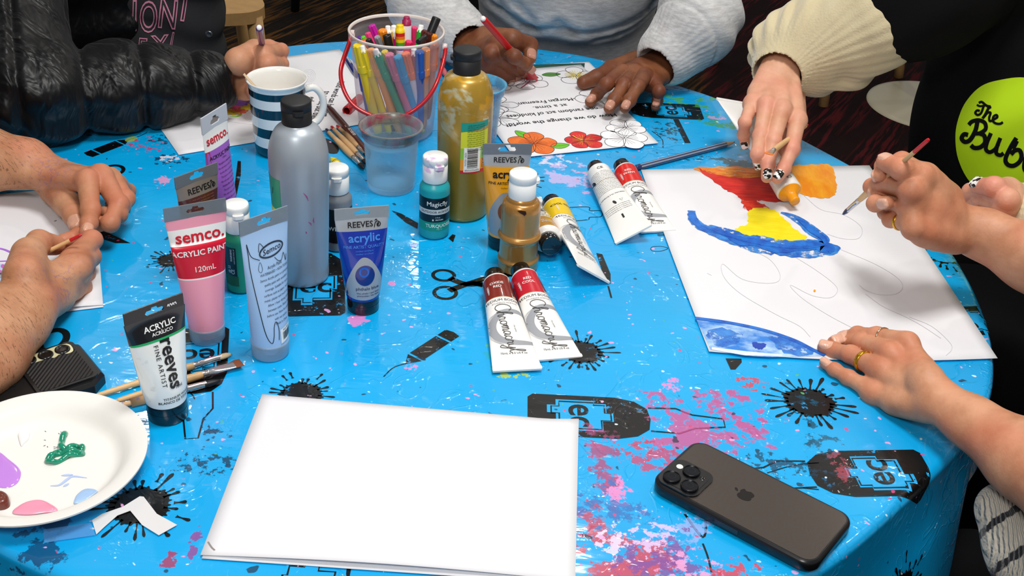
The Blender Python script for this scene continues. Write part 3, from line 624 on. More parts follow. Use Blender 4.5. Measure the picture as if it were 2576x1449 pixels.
# ---------------------------------------------------------------- water cups
def water_cup(px, yf, rb, rt, h, water, label, rimcol, glaze, rot=0., xy=None):
    g = at(px, yf); u = g[:2]/np.linalg.norm(g[:2]); x, y = xy or (g[:2]+u*rb)
    R0 = root('water_cup', (x, y, T+.0004), label, 'cup', face_cam(x, y, rot)); m = MB(); w = .0009
    def rz(z): return rb+(rt-rb)*z/h
    out = [(rb-.003, 0), (rb-.0005, .0012), (rz(.006), .006)]+[(rz(z), z) for z in (.03, .05, h-.016)]+[(rt-.0012, h-.0155), (rt+.0012, h-.012), (rt+.0014, h-.004), (rt+.0042, h-.0022), (rt+.0046, h-.0004), (rt+.003, h)]
    inn = [(rt+.0012, h-.0008), (rt-.0004, h-.012), (rz(h-.02)-w, h-.018), (rz(.03)-w, .03), (rb-w, .0075), (rb-.006, .0045), (0, .004)]
    m.lathe([(0, 0)]+out+inn, glaze, 64); m.build('cup_wall', R0)
    m = MB(); m.lathe([(rt-.0002, h-.0155), (rt+.0018, h-.0118), (rt+.0019, h-.004), (rt+.0046, h-.0021), (rt+.0051, h-.0003), (rt+.003, h+.0004), (rt+.0008, h-.001), (rt-.0008, h-.012)], rimcol, 64); m.build('stained_rim', R0)
    m = MB(); zt = water; m.lathe([(0, .0046), (rb-.007, .0050), (rb-w-.0004, .0085), (rz(zt)-w-.0004, zt), (rz(zt)-w-.002, zt-.0004), (0, zt-.0004)], WATER, 56); m.build('water', R0)
    return R0
n = N('paint_water'); t = n.n('BsdfTransparent', {'Color': lin('e4f2f8')}); gl = n.bsdf(color=lin('c4d8dc'), rough=.06)
WATER = n.done(n.n('MixShader', {0: n.math('ADD', .02, n.math('MULTIPLY', n.n('LayerWeight', {0: .15}).outputs['Facing'], .35)), 1: t.outputs[0], 2: gl}).outputs[0])
n = N('stained_clear_plastic'); co = n.obj(); t = n.n('BsdfTransparent', {'Color': (1, 1, 1, 1)})
st = n.ramp(n.noise(45, co, 4, .6), .48, .6); rc = n.mix(n.ramp(n.noise(70, n.n('Mapping', {'Vector': co, 'Location': (5, 2, 1)}).outputs[0], 3), .45, .6), lin('7c7a70'), lin('96404e')); RIM = n.done(n.n('MixShader', {0: n.ramp(st, 0, 1, .36, .85), 1: t.outputs[0], 2: n.bsdf(color=rc, rough=.25)}).outputs[0])
CLEAR = frosted('dde4e6', .03, .08, 'f6fafa', 'clear_plastic')
water_cup(984, 497, .0292, .0345, .083, .060, 'clear plastic cup of cloudy water with a paint-stained rim', RIM, CLEAR)
n = N('blue_stained_plastic'); t = n.n('BsdfTransparent', {'Color': lin('e4f2f8')}); BR = n.done(n.n('MixShader', {0: n.ramp(n.noise(60, n.obj(), 4), .4, .6, .3, .8), 1: t.outputs[0], 2: n.bsdf(color=lin('5fb4dc'), rough=.25)}).outputs[0])
water_cup(1190, 380, .0275, .034, .083, .055, 'clear water cup with a blue-stained rim behind the gold bottle', BR, frosted('b8d8ea', .12, .1, 'e6f4fa', 'clear_plastic'), xy=tuple(at(1196, 356)[:2]))
# ---------------------------------------------------------------- squeeze tubes that stand on their caps
class Tube:
    """body between a round shoulder (z=zc) and a flat seam (z=zs); wide axis is local X, front is -Y"""
    def __init__(s, rb, ws, zc, zs, zt, e=1.25, flare=1.0): s.rb, s.ws, s.zc, s.zs, s.zt, s.e, s.fl = rb, ws, zc, zs, zt, e, flare
    def ab(s, z):
        t = min(1, max(0, (z-s.zc)/(s.zs-s.zc))); return s.rb+(s.ws-s.rb)*t**s.fl, max(.0007, s.rb*(1-t**s.e))
    def mesh(s, mb, bands, n=56, ez=None):
        zs = sorted(set([s.zc+(s.zs-s.zc)*k/22 for k in range(23)]+[b[0] for b in bands if s.zc < b[0] < s.zs]))
        V = []; 
        for z in zs:
            a, b = s.ab(z)
            for k in range(n): th = 2*PI*k/n; V.append((a*math.cos(th), b*math.sin(th), z))
        gr = {}
        for i in range(len(zs)-1):
            mid = (zs[i]+zs[i+1])/2; mt = [b[1] for b in bands if b[0] <= mid][-1]
            for k in range(n): k2 = (k+1) % n; gr.setdefault(mt, []).append((i*n+k, i*n+k2, (i+1)*n+k2, (i+1)*n+k))
        o = len(mb.v); mb.v.extend(V)
        for mt, fs in gr.items(): i = mb.mi(mt); mb.f.extend([tuple(q+o for q in f) for f in fs]); mb.m.extend([i]*len(fs)); mb.flat.extend([False]*len(fs))
    def fr(s, eps=.0003):
        def f(u, v):
            a, b = s.ab(v); q = max(-.985, min(.985, u/a)); return (q*a, -b*math.sqrt(1-q*q)-eps, v)
        return f
def hang_hole(w, cz, h=.0022):
    P = [(-w, cz-h), (w, cz-h), (w+h*.8, cz), (w, cz+h), (h*1.4, cz+h), (h*1.1, cz+h*2.0), (-h*1.1, cz+h*2.0), (-h*1.4, cz+h), (-w, cz+h), (-w-h*.8, cz)]
    return P
def seam(mb, tb_, mat, w, z0, z1, th=.0007, hole=None, slope=0.):
    P = [(-w, z0), (w, z0), (w*1.0, z1+slope), (-w*1.0, z1-slope)]
    sh = fill2d([P]+([hole] if hole else [])); X = Matrix(((1, 0, 0, 0), (0, 0, -1, 0), (0, 1, 0, 0), (0, 0, 0, 1)))
    slab(mb, sh, -th, th, mat, X)
def std_cap(mb, r, h, mat, taper=.93): mb.lathe([(r*taper*.96, 0), (r*taper, .001), (r*.99, h-.004), (r, h-.002), (r, h), (r*.9, h+.0004), (0, h+.0004)], mat, 56, cap0=True); mb.lathe([(r*.985, h*.52), (r*.995, h*.53), (r*.99, h*.55)], mat, 56)
def stand_tube(name, px, yf, r, label, rot, tilt=(0, 0), group=None):
    g = at(px, yf); u = g[:2]/np.linalg.norm(g[:2]); x, y = g[:2]+u*r
    R0 = root(name, (x, y, T+.0004), label, 'paint tube', 0, group); R0.rotation_euler = (tilt[0], tilt[1], face_cam(x, y, rot)); return R0
def hatch(n, col, sc=4200):
    q = N('crimped_plastic'); co = q.obj(); w1 = q.n('TexWave', {'Vector': co, 'Scale': sc/6.28, 'Distortion': 0.}, bands_direction='DIAGONAL').outputs[0]
    b = q.bump(w1, .6, .001); t = q.n('BsdfTransparent', {'Color': lin('c8d4dc')}); return q.done(q.n('MixShader', {0: n, 1: t.outputs[0], 2: q.bsdf(color=lin(col), rough=.3, normal=b, metal=.2)}).outputs[0])
CR_CLR = hatch(.62, 'a3acb2'); CR_SIL = hatch(1., '8a8f96'); CR_BR = hatch(.8, '8a8c8c')
TR_CAP = frosted('b8cfdf', .42, .25, 'd6e8f4', 'translucent_cap')
# pink
PK = M('f29db2', .32, coat=.2); tb_ = Tube(.0172, .0290, .016, .137, .150); R0 = stand_tube('paint_tube', 525, 873, .0168, 'pink acrylic paint tube with a red and white printed band', .22)
m = MB(); tb_.mesh(m, [(0, PK), (.074, WHT), (.0755, M('cf1430', .3)), (.1095, WHT), (.1265, PK)]); f1, f2 = tb_.fr(.0004), tb_.fr(.0006)
decal(m, tx('semco.', .0165, .0015, .1178, .022), f1, M('d2142a'), .003); decal(m, tx('ACRYLIC PAINT', .0078, .0005, .1010, .022), f1, WHT, .003); decal(m, tx('120mL', .0078, .002, .0845, .004), f1, WHT, .003); m.build('tube_body', R0)
m = MB(); seam(m, tb_, CR_CLR, .0292, .1365, .1505, hole=hang_hole(.007, .1435)); m.build('seam', R0); m = MB(); std_cap(m, .0176, .017, TR_CAP, .97); m.lathe([(.008, .0015), (.008, .015)], M('e86a96'), 24); m.build('cap', R0)
# light blue
LB = M('a9c8ec', .32, coat=.2); tb_ = Tube(.0180, .0265, .0155, .139, .153); R0 = stand_tube('paint_tube', 682, 913, .0177, 'light blue acrylic paint tube with a cat outline and barcode sticker', .58, (0, .015)); m = MB(); tb_.mesh(m, [(0, LB)]); f1, f2, f3 = tb_.fr(.0004), tb_.fr(.0006), tb_.fr(.0008); IK = M('1c2836', .5)
decal(m, ribbon(disc2d(.004, .1165, .0135, .0065, 40, .12), .0011, True), f1, IK, .003); decal(m, ribbon(disc2d(.004, .1165, .0125, .0056, 40, .12), .0004, True), f1, IK, .003); decal(m, tx('Semco', .0078, .004, .1165, .006, .12, shear=.25), f1, IK, .003)
cat_ = smooth([(-.010, .110), (-.018, .116), (-.021, .129), (-.0205, .118), (-.020, .100), (-.016, .060), (-.0125, .032), (-.0085, .022), (-.006, .028), (-.0045, .040), (-.002, .044), (.000, .036), (-.001, .024)], 5); decal(m, ribbon(cat_, .0007), f1, IK, .003)
decal(m, ribbon(smooth([(-.010, .118), (-.008, .126), (-.004, .121)], 4), .0006), f1, IK); decal(m, ribbon(smooth([(.006, .108), (.010, .103), (.014, .103), (.017, .109), (.019, .100), (.0205, .106)], 4), .0006), f1, IK, .003)
decal(m, ribbon(smooth([(-.010, .108), (-.0125, .101), (-.0105, .0975), (-.0085, .101)], 4, True), .0004, True), f1, IK)
for i, s_ in enumerate(('Acrylic Paint', 'WATERBASED • NON TOXIC', 'Semco Acrylic paint is a premium', 'quality paint with excellent', 'coverage. Suitable for most', 'surfaces such as paper, wood,', 'metal, plaster and much more.', 'Allow 1 hour drying time', 'between coats. Shake well', 'before use. Have fun painting', 'with our paints.', 'Made in China')): decal(m, tx(s_, (.0046 if i == 0 else .0036), .005, .1005-i*.0053, .0, .06, .72, shear=.2), f1, IK, .004)
decal(m, fill2d([[(.001, .019), (.017, .022), (.0175, .037), (.0015, .034)]]), f2, WHT, .003)
zz = .004; r_ = random.Random(8)
while zz < .0155: w_ = r_.choice((.0003, .0006, .0009)); decal(m, rect2d(zz, .0225+(zz-.004)*.15, zz+w_, .0305+(zz-.004)*.15), f3, BLK, 0); zz += w_+r_.choice((.0003, .0006))
decal(m, tx('Baby Blue', .0022, .009, .0335, 0, .15), f3, BLK, 0); m.build('tube_body', R0)
m = MB(); seam(m, tb_, hatch(.72, 'a8b2bc'), .0266, .1385, .1535, hole=hang_hole(.0065, .1455)); m.build('seam', R0); m = MB(); std_cap(m, .0186, .0165, TR_CAP, .97); m.lathe([(.008, .0015), (.008, .015)], M('a9c8ec'), 24); m.build('cap', R0)
# purple (behind)
PU = M('a05fc4', .35, coat=.2); tb_ = Tube(.0170, .0235, .016, .140, .158); g = at(583, 618); R0 = stand_tube('paint_tube', 572, 625, .017, 'tall purple acrylic paint tube with red lettering and a black hanging slot', .95, (-.02, .0)); R0.scale = (1, 1, 1.0); m = MB(); tb_.mesh(m, [(0, PU), (.118, WHT)]); f1 = tb_.fr(.0004)
decal(m, tx('semco.', .0140, .0, .1290, .022), f1, M('c81e30'), .003); decal(m, tx('ACRYLIC PAINT', .0058, .0015, .1095, .02), f1, M('2a1836'), .003); decal(m, tx('120mL', .003, .003, .1050), f1, M('2a1836'), .003); decal(m, rect2d(-.0226, .094, -.0175, .118), tb_.fr(.0003), M('c01c34'), 0)
for i in range(15): decal(m, tx(('This paint is a water based', 'Mix with water to thin. Clean', 'brushes after use with soap')[i % 3], .0030, .003, .100-i*.0050, .01 if i in (0, 5, 10) else 0, 0, .75), f1, M('3a2048'), .004)
m.build('tube_body', R0); m = MB(); seam(m, tb_, M('c6cad2', .35), .0236, .1395, .158, hole=hang_hole(.0065, .147, .003)); m.build('seam', R0); m = MB(); std_cap(m, .0172, .017, frosted('8a6ab8', .6, .25, 'd0b8ec', 'purple_cap'), .97); m.build('cap', R0)
# reeves style: round below, wide flat above
def reeves(px, yf, r, ws, label, body, top, rot, seam_m, tilt=(0, 0), capm=None, H=.119, caph=.017, zt=None):
    R0 = stand_tube('paint_tube', px, yf, r, label, rot, tilt); t_ = Tube(r*1.04, ws, caph, H-.011, H, 1.5, .85); m = MB(); t_.mesh(m, [(0, body)]+([(zt, top)] if top else [])); return R0, t_, m
def bear(m, f, x, y, s, mat):
    for P in ([(-.9, .9), (-.2, 1.6), (.3, 1.4), (.2, 1.1), (-.4, 1.1)], ): decal(m, mv(fill2d([P]), x, y, 0, s), f, mat)
    decal(m, mv(ribbon(smooth([(-.8, -1.2), (-.5, .2), (.1, .8), (.7, .6), (.5, .0), (.0, .1)], 3), .28), x, y, 0, s), f, mat); decal(m, mv(ribbon(smooth([(.2, -.9), (.9, -.9), (1.3, -.2), (.9, .5), (.5, .1), (.8, -.3)], 3), .3), x, y, 0, s), f, mat); decal(m, mv(fill2d([disc2d(.3, -.5, .35)]), x, y, 0, s), f, mat)
SIL = M('b4b6b8', .3, .4)
n = N('blue_paint_in_tube'); BLU = n.done(n.bsdf(color=lin('0a2c9c'), rough=.18, coat=.6)); R0, t_, m = reeves(914, 796, .0166, .0272, 'deep blue acrylic paint tube with a silver band and black cap', BLU, SIL, .15, None, H=.1175, zt=.0935); f1, f2, f3 = t_.fr(.0003), t_.fr(.0005), t_.fr(.0007)
decal(m, tx('REEVES', .0082, -.002, .1000, .012), f2, BLK, .003); bear(m, f2, .0145, .1000, .0030, BLK); decal(m, tx('acrylic', .0125, .0015, .0865, .022), f2, M('3f86dc'), .003); decal(m, tx('FINE ARTIST QUALITY', .0042, .001, .0775, .012), f2, M('3f86dc'), .003)
for q in (.0733, .0703): decal(m, tx('couleur acrylique', .0026, .001, q), f2, M('3f86dc'), .003)
decal(m, fill2d([smooth([(-.0175, .022), (-.0180, .030), (-.0172, .040), (-.013, .052), (-.006, .063), (0, .0665), (.007, .063), (.014, .052), (.018, .040), (.0175, .030), (.016, .022), (0, .0195)], 4, True)]), f1, M('a9abb0', .35, .3), .002)
decal(m, fill2d([disc2d(.0005, .0470, .0100, .0110, 36)]), f2, M('0a1c74', .15, coat=.5), .003); decal(m, fill2d([disc2d(-.0005, .0510, .0052, .0056, 30)]), f3, M('1f5fc0', .2), 0)
decal(m, tx('phthalo blue', .0048, .0025, .0325, .008), f2, M('16204e'), .003); decal(m, tx('bleu phtalo / azul ftalo', .0026, .003, .0275, .004), f2, M('16204e'), .003); decal(m, tx('phthaloblau / blu ftalo', .0026, .003, .0245, .004), f2, M('16204e'), .003)
m.build('tube_body', R0); m = MB(); seam(m, t_, hatch(1., 'b3b5b6'), .0273, .106, .1185, hole=hang_hole(.0065, .1125)); m.build('seam', R0); m = MB(); std_cap(m, .0168, .0175, M('0b0f14', .18), .97); m.build('cap', R0)
# white reeves
n = N('white_paint_in_tube'); co = n.obj(); WP = n.done(n.bsdf(color=n.mix(n.ramp(n.noise(45, co, 4), .62, .7), lin('eceeea'), lin('c8ccc6')), rough=.15, coat=.6)); R0, t_, m = reeves(427, 1073, .0176, .0287, 'white acrylic paint tube with black top, green stripe and black cap', WP, M('18181a', .2, coat=.4), .42, None, (.0, -.01), H=.119, caph=.0195, zt=.0865)
f1, f2, f3 = t_.fr(.0003), t_.fr(.0005), t_.fr(.0007); decal(m, rect2d(-.026, .0855, .026, .0875), f1, M('14a860'), .002)
decal(m, tx('ACRYLIC', .0074, .002, .0980, .022), f2, WHT, .003); decal(m, tx('ACRÍLICO', .0044, .003, .0922, .016), f2, WHT, .003)
decal(m, tx('reeves', .0185, .0040, .0625, .022, -PI/2, .98), f2, BLK, .003); decal(m, tx('FINE ARTIST', .0058, -.0065, .0625, .003, -PI/2, 1.05, space=1.25), f2, BLK, .003); decal(m, tx('75ml', .0045, .0065, .0392, .01, 0, .8), f2, BLK, .003); decal(m, tx('TITANIUM WHITE', .0034, .004, .0298, .014), f2, BLK, .003); decal(m, tx('BLANCO DE TITANIO', .0034, .003, .0262, .014), f2, BLK, .003)
for i in range(4): decal(m, ribbon(smooth([(.012+i*.0022, .1125+(i % 2)*.001), (.0128+i*.0022, .1145), (.0138+i*.0022, .112)], 3), .0009), lambda u, v: (u, -.0011, v), WHT)
m.build('tube_body', R0); m = MB(); seam(m, t_, M('17171a', .25), .0276, .108, .120, hole=hang_hole(.0072, .1125)); m.build('seam', R0); m = MB(); std_cap(m, .0182, .020, M('0b0f14', .18), .98); m.build('cap', R0)
# yellow reeves
YL = M('e09a0c', .2, coat=.5); R0, t_, m = reeves(1262, 634, .0166, .0270, 'orange-yellow acrylic paint tube behind the bronze bottle', YL, SIL, .12, None, H=.126, zt=.101); f1, f2, f3 = t_.fr(.0003), t_.fr(.0005), t_.fr(.0007)
decal(m, tx('REEVES', .0082, -.002, .1085, .012), f2, BLK, .003); bear(m, f2, .0150, .1085, .0030, BLK); decal(m, tx('acrylic', .0130, .0015, .0925, .030), f2, BLK, .003); decal(m, tx('FINE ARTIST QUALITY', .0042, .001, .0825, .02), f2, BLK, .003); decal(m, tx('couleur acrylique', .0026, .003, .0775), f2, BLK, .003)
decal(m, fill2d([smooth([(-.0170, .022), (-.0178, .030), (-.0180, .042), (-.015, .056), (-.007, .069), (0, .0725), (.007, .069), (.014, .056), (.018, .040), (.017, .022), (0, .0195)], 4, True)]), f1, M('9aa0a6', .35, .4), .002); decal(m, fill2d([disc2d(.002, .0500, .0105, .0120, 36)]), f2, M('6a3a08', .2), .003)
decal(m, fill2d([[(.002, .0985), (.021, .0985), (.0215, .088), (.012, .0925), (.004, .0955)]]), f1, M('b0905c', .3), .002)
m.build('tube_body', R0); m = MB(); seam(m, t_, CR_SIL, .0273, .1145, .1275, hole=hang_hole(.0085, .121, .0026)); m.build('seam', R0); m = MB(); std_cap(m, .0168, .0185, M('0b0f14', .2), .97); m.build('cap', R0)
# brown reeves (behind the pink tube)
BN = M('4c1f18', .25, coat=.5); R0, t_, m = reeves(520, 712, .0166, .0262, 'brown acrylic paint tube with a taupe band behind the pink tube', BN, M('8a7e74', .3, .3), .60, None, H=.124, zt=.098); f2 = t_.fr(.0005)
decal(m, tx('REEVES', .0088, .000, .1045, .012), f2, BLK, .003); bear(m, f2, .0165, .1045, .0030, BLK)
for i in range(9): decal(m, tx('Acrylic paint, fine quality, water mixable', .0022, .003, .0955-i*.0030, 0, 0, .75), f2, M('8a5a4c'), .004)
decal(m, tx('75 mL e 2.54 US fl.oz', .0034, -.0155, .075, 0, PI/2), f2, M('a08478'), .003)
m.build('tube_body', R0); m = MB(); seam(m, t_, CR_BR, .0264, .1125, .1255, hole=hang_hole(.007, .119, .0026)); m.build('seam', R0); m = MB(); std_cap(m, .0168, .0175, M('0b0f14', .2), .97); m.build('cap', R0)
# ---------------------------------------------------------------- script lettering drawn as pen strokes (unit: x-height = 1)
GL = {
 'C': ([[(1.5, 1.9), (1.1, 2.35), (.5, 2.2), (.05, 1.3), (.1, .35), (.6, 0), (1.2, .2), (1.7, .7)]], 1.5),
 'h': ([[(0, 0), (.35, 1.1), (.75, 2.1), (.6, 2.4), (.4, 1.9), (.2, .6), (.15, 0)], [(.2, .5), (.55, 1.0), (.8, .8), (.7, .2), (.85, 0), (1.15, .3)]], 1.05),
 'r': ([[(0, .3), (.35, 1.05), (.4, .85), (.65, .85), (.55, .2), (.75, 0), (1.0, .3)]], .9),
 'o': ([[(.75, .9), (.35, .95), (.1, .45), (.35, 0), (.75, .3), (.75, .8), (.6, .95), (1.05, .8)]], .95),
 'm': ([[(0, .3), (.25, 1), (.2, 0)], [(.22, .5), (.5, 1), (.62, .7), (.52, 0)], [(.55, .5), (.85, 1), (.98, .7), (.88, .1), (1.05, 0), (1.3, .3)]], 1.2),
 'a': ([[(.8, .85), (.45, 1), (.1, .5), (.3, 0), (.7, .4), (.85, .9), (.75, .2), (.9, 0), (1.15, .3)]], 1.05),
 'c': ([[(.75, .8), (.45, 1), (.1, .5), (.3, 0), (.7, .05), (.95, .35)]], .85),
 'y': ([[(.05, .9), (.15, .2), (.45, .05), (.75, .6), (.85, 1), (.7, -.2), (.35, -1.1), (.0, -.9), (.4, -.3), (1.05, .3)]], .95),
 'l': ([[(0, .3), (.5, 1.5), (.65, 2.2), (.45, 2.3), (.25, 1.2), (.3, .2), (.5, 0), (.8, .3)]], .75)}
def script(word, size, w):
    V, Fc = [], []; x = 0
    for ch in word:
        for st in GL[ch][0]:
            v, f = ribbon([(p[0]*size+x*size, p[1]*size) for p in smooth(st, 4)], w); o = len(V); V += v; Fc += [tuple(q+o for q in g) for g in f]
        x += GL[ch][1]
    return [(a-x*size/2, b-size*.5) for a, b in V], Fc
# ---------------------------------------------------------------- tubes lying down
def lay_mat(p_cap, p_end, roll=0.):
    z = Vector(p_end)-Vector(p_cap); L = z.length; z.normalize(); y = Vector((0, 0, -1)); y = (y-z*y.dot(z)).normalized()
    y = Matrix.Rotation(roll, 3, z) @ y; x = y.cross(z)
    M4 = Matrix((x, y, z)).transposed().to_4x4(); M4.translation = Vector(p_cap); return M4, L
WT = M('eeece8', .3, coat=.2)
def artist_tube(p0, h0, p1, h1, label, band, words, roll=0., r=.0172, ws=.0275, back=False, capm=None, group=None, nozzle=False):
    a, b = at(p0[0], p0[1], h0), at(p1[0], p1[1], h1); M4, L = lay_mat(a, b, roll)
    R0 = root('paint_tube', (0, 0, 0), label, 'paint tube', mat4=M4, group=group); t_ = Tube(r, ws, 0, L-.004, L, 1.15, 1.1); m = MB(); f1, f2, f3 = t_.fr(.0002), t_.fr(.0004), t_.fr(.0006)
    z1 = .036; t_.mesh(m, [(0, WT), (.0012, band if not back else WT), (z1, M('9a7a3a', .4)), (z1+.0008, WT)]); 
    m.lathe([(r*.55, -.006), (r*.9, -.003), (r, 0)], WT, 40)
    if not back:
        decal(m, rect2d(-r*.97, .002, -r*.72, z1), f1, M('d8d0c0'), .002)
        for i in range(14): decal(m, rect2d(-r*.96, .004+i*.0022, -r*.74, .0049+i*.0022), f2, BLK, 0)
        for i, s_ in enumerate(words): decal(m, tx(s_, .0048, .003, .0150+i*.0055, .014, PI), f2, WT if words[0] != 'COOL YELLOW' else BLK, .002)
        for i in range(3): decal(m, tx('lightfast', .0024, .0125, .020+i*.003, 0, PI/2), f2, WT, .003)
        decal(m, tx('MEDIUM BODIED', .0050, .000, .0415, .01, PI, 1.05), f1, M('4a3c30'), .003); decal(m, tx('STUDENTS ACRYLIC', .0026, -.001, .0462, .0, PI, 1.1), f1, M('6a6058'), .003)
        G1 = M('9b9da2', .4); sw = smooth([(-.024, .062), (-.012, .0585), (.002, .060), (.0135, .070), (.0165, .084), (.011, .097), (-.002, .103), (-.014, .104), (-.027, .103)], 6)
        nsw = len(sw); decal(m, ribbon(sw, [.0022+.0062*math.sin(PI*min(1, .12+.80*i/nsw)) for i in range(nsw)]), f1, G1, .002)
        for k in range(3): decal(m, ribbon(smooth([(.004, .056+k*.001), (.0165+k*.0012, .066), (.0205+k*.0008, .083), (.016+k*.001, .098), (.008, .105+k*.001)], 4), .0003), f1, G1, .003)
        decal(m, mv(script('Chromacryl', .0068, .00075), .0035, .083, PI/2+.10), f3, M('3a3632'), .003)
        decal(m, tx('- fine quality -', .0022, -.0065, .0840, 0, PI/2+.1), f2, M('55504c'), .003); decal(m, tx('75mL e 2.5 US fl oz', .0034, .000, .1180, .006, PI, 1.), f2, M('3a3632'), .003)
    else:
        decal(m, tx('CE', .0065, -.004, .010, .01, PI), f1, BLK, .003)
        for i in range(15): decal(m, tx('Chromacryl students acrylic is a rich thick paint which', .0021, .002-.002*(i % 3), .018+i*.0030, .004, PI, .92), f1, BLK, .003)
        decal(m, tx('X NIMROQ 9 EC MATIERE', .0030, .001, .070, .01, PI), f1, BLK, .003); decal(m, fill2d([disc2d(.001, .085, .0018, .004, 14, .3)]), f1, BLK); decal(m, ribbon([(-.006, .083), (-.010, .083), (-.008, .0875)], .0005, True), f1, BLK)
        for i in range(4): decal(m, tx('Chroma Australia Pty Ltd 17 Mundowi Rd', .0022, .001, .092+i*.0034, .004, PI, .9), f1, BLK, .003)
        decal(m, rect2d(-.0012, .110, .0012, .118), f1, BLK); decal(m, fill2d([disc2d(.0135, .030, .0025, .006, 14, .5)]), f1, BLK, .002)
    m.build('tube_body', R0); m = MB(); P = rrect(-ws*1.01, L-.0042, ws*1.01, L+.0008, .0012, 3); slab(m, fill2d([P]), -.0011, .0011, WT, Matrix(((1, 0, 0, 0), (0, 0, -1, 0), (0, 1, 0, 0), (0, 0, 0, 1)))); m.build('crimp', R0)
    cp = capm or M('120c0a', .25); m = MB()
    if nozzle:
        m.lathe([(0, -.021), (r*.36, -.021), (r*.40, -.019), (r*.38, -.016), (r*.42, -.014), (r*.40, -.011), (r*.46, -.009), (r*.93, -.0031)], cp, 32); m.build('nozzle', R0); return R0
    m.lathe([(r*.62, -.0195), (r*.70, -.018), (r*.74, -.006), (r*.70, -.004)], cp, 40, cap0=True); m.lathe([(0, -.0196), (r*.62, -.0195)], cp, 40)
    m.build('cap', R0); return R0
artist_tube((1249, 716), .0152, (1302, 931), .0040, 'white paint tube with red oxide band lying flat in the table centre', M('7c1d0e', .3, coat=.3), ('OXIDE', 'RED'), ws=.0243, r=.0150)
artist_tube((1319, 703), .0152, (1409, 902), .0016, 'white paint tube with cool red band lying beside the red oxide one', M('c00e26', .3, coat=.3), ('RED', 'COOL'), ws=.0235, roll=-.05, r=.0150)
artist_tube((1397, 526), .0165, (1494, 690), .0150, 'white paint tube with bright yellow band beside the bronze bottle', M('e8c400', .3, coat=.3), ('COOL YELLOW', ''), roll=-.6, ws=.0235, r=.0160)
artist_tube((1573, 434), .0152, (1656, 582), .0025, 'white paint tube with warm red band touching the painting sheet', M('d01812', .3, coat=.3), ('RED', 'WARM'), ws=.0220, r=.0150)
artist_tube((1507, 437), .0155, (1594, 590), .0125, 'white paint tube lying with its printed back text upward', WT, (), roll=.5, back=True, ws=.0235, r=.0152)
artist_tube((1377, 601), .0190, (1322, 500), .010, 'ochre paint tube end-on behind the bronze bottle', M('b9831a', .3, coat=.3), ('OXIDE', 'GOLD'), ws=.020, capm=M('0a0e12', .08, coat=.8))
# ---------------------------------------------------------------- paper
def sheet(name, label, cat, corners, th=.0003, n=24, hf=None, mat=None, edge=None, extra=None, group=None, z=.0012):
    """corners TL TR BR BL as world xy; hf(u,v) adds height"""
    TL, TR, BR, BL = [np.array(c[:2], float) for c in corners]; mat = mat or PAPER
    c0 = (TL+TR+BR+BL)/4
    def S(u, v, e=0.):          # u 0..1 left-right, v 0..1 top-bottom
        p = (TL*(1-u)+TR*u)*(1-v)+(BL*(1-u)+BR*u)*v
        if edge is not None: p = p+np.array(edge(u, v))
        return (p[0]-c0[0], p[1]-c0[1], z+(hf(u, v) if hf else 0)+e)
    m = MB(); V = [S(i/n, j/n, th) for j in range(n+1) for i in range(n+1)]+[S(i/n, j/n, 0) for j in range(n+1) for i in range(n+1)]; q = (n+1)**2; Fc = []
    for j in range(n):
        for i in range(n): a = j*(n+1)+i; Fc.append((a, a+n+1, a+n+2, a+1)); Fc.append((a+q, a+1+q, a+n+2+q, a+n+1+q))
    for i in range(n):
        for a, b in ((i, i+1), ((n*(n+1))+i+1, n*(n+1)+i), ((i+1)*(n+1), i*(n+1)), (i*(n+1)+n, (i+1)*(n+1)+n)): Fc.append((a, b, b+q, a+q))
    m.add(V, Fc, mat)
    A = np.array([TR-TL, BL-TL]).T; Ai = np.linalg.inv(A)
    def W2(x, y, e=.0002):       # world xy on the sheet
        u, v = Ai@(np.array([x, y])-TL); u_, v_ = min(1, max(0, u)), min(1, max(0, v)); return (x-c0[0], y-c0[1], z+th+(hf(u_, v_) if hf else 0)+e)
    if extra: extra(m, W2, S)
    o = m.build(name, loc=(c0[0], c0[1], T)); return tag(o, label, cat, group)
n = N('paper'); PAPER = n.done(n.bsdf(color=lin('e4e3e6'), rough=.75, normal=n.bump(n.noise(9, n.obj(), 2), .12, .01), spec=.25))
PAPER2 = M('dedce0', .8)
INK = M('17171b', .6); PEN = M('cccbcf', .8)
def D(m, W2, pts, mat, e=.0002, step=.02): decal(m, fill2d([px2(pts)]), lambda x, y: W2(x, y, e), mat, (step, step))
def Lr(m, W2, pts, w, mat, e=.0003, closed=False, taper=False, sm=5): decal(m, ribbon(px2(smooth(pts, sm, closed)), w, closed, taper), lambda x, y: W2(x, y, e), mat)
def C4(*p): return [at(*q)[:2] for q in p]
# blank sheets in front
hfb = lambda u, v: .004*math.sin(PI*min(1, u*1.05))*max(0, v-.8)*5+(.003*max(0, (u-.9)*10)*max(0, (.15-v)/.15))
c = C4((660, 997), (1455, 1066), (1447, 1466), (505, 1402))
sheet('paper_sheet', 'bottom blank white sheet of the front pair, mostly covered', 'paper', [c[0]+(.001, -.001), c[1]+(.0, -.0015), c[2]+(-.001, -.003), C4((508, 1408))[0]], hf=None)
def front_x(m, W2, S): Lr(m, W2, [(524, 1370), (533, 1384), (541, 1392)], .0014, M('8a8480'))
sheet('paper_sheet', 'blank white sheet lying on top at the front of the table', 'paper', c, hf=lambda u, v: .0012+hfb(u, v), extra=front_x)
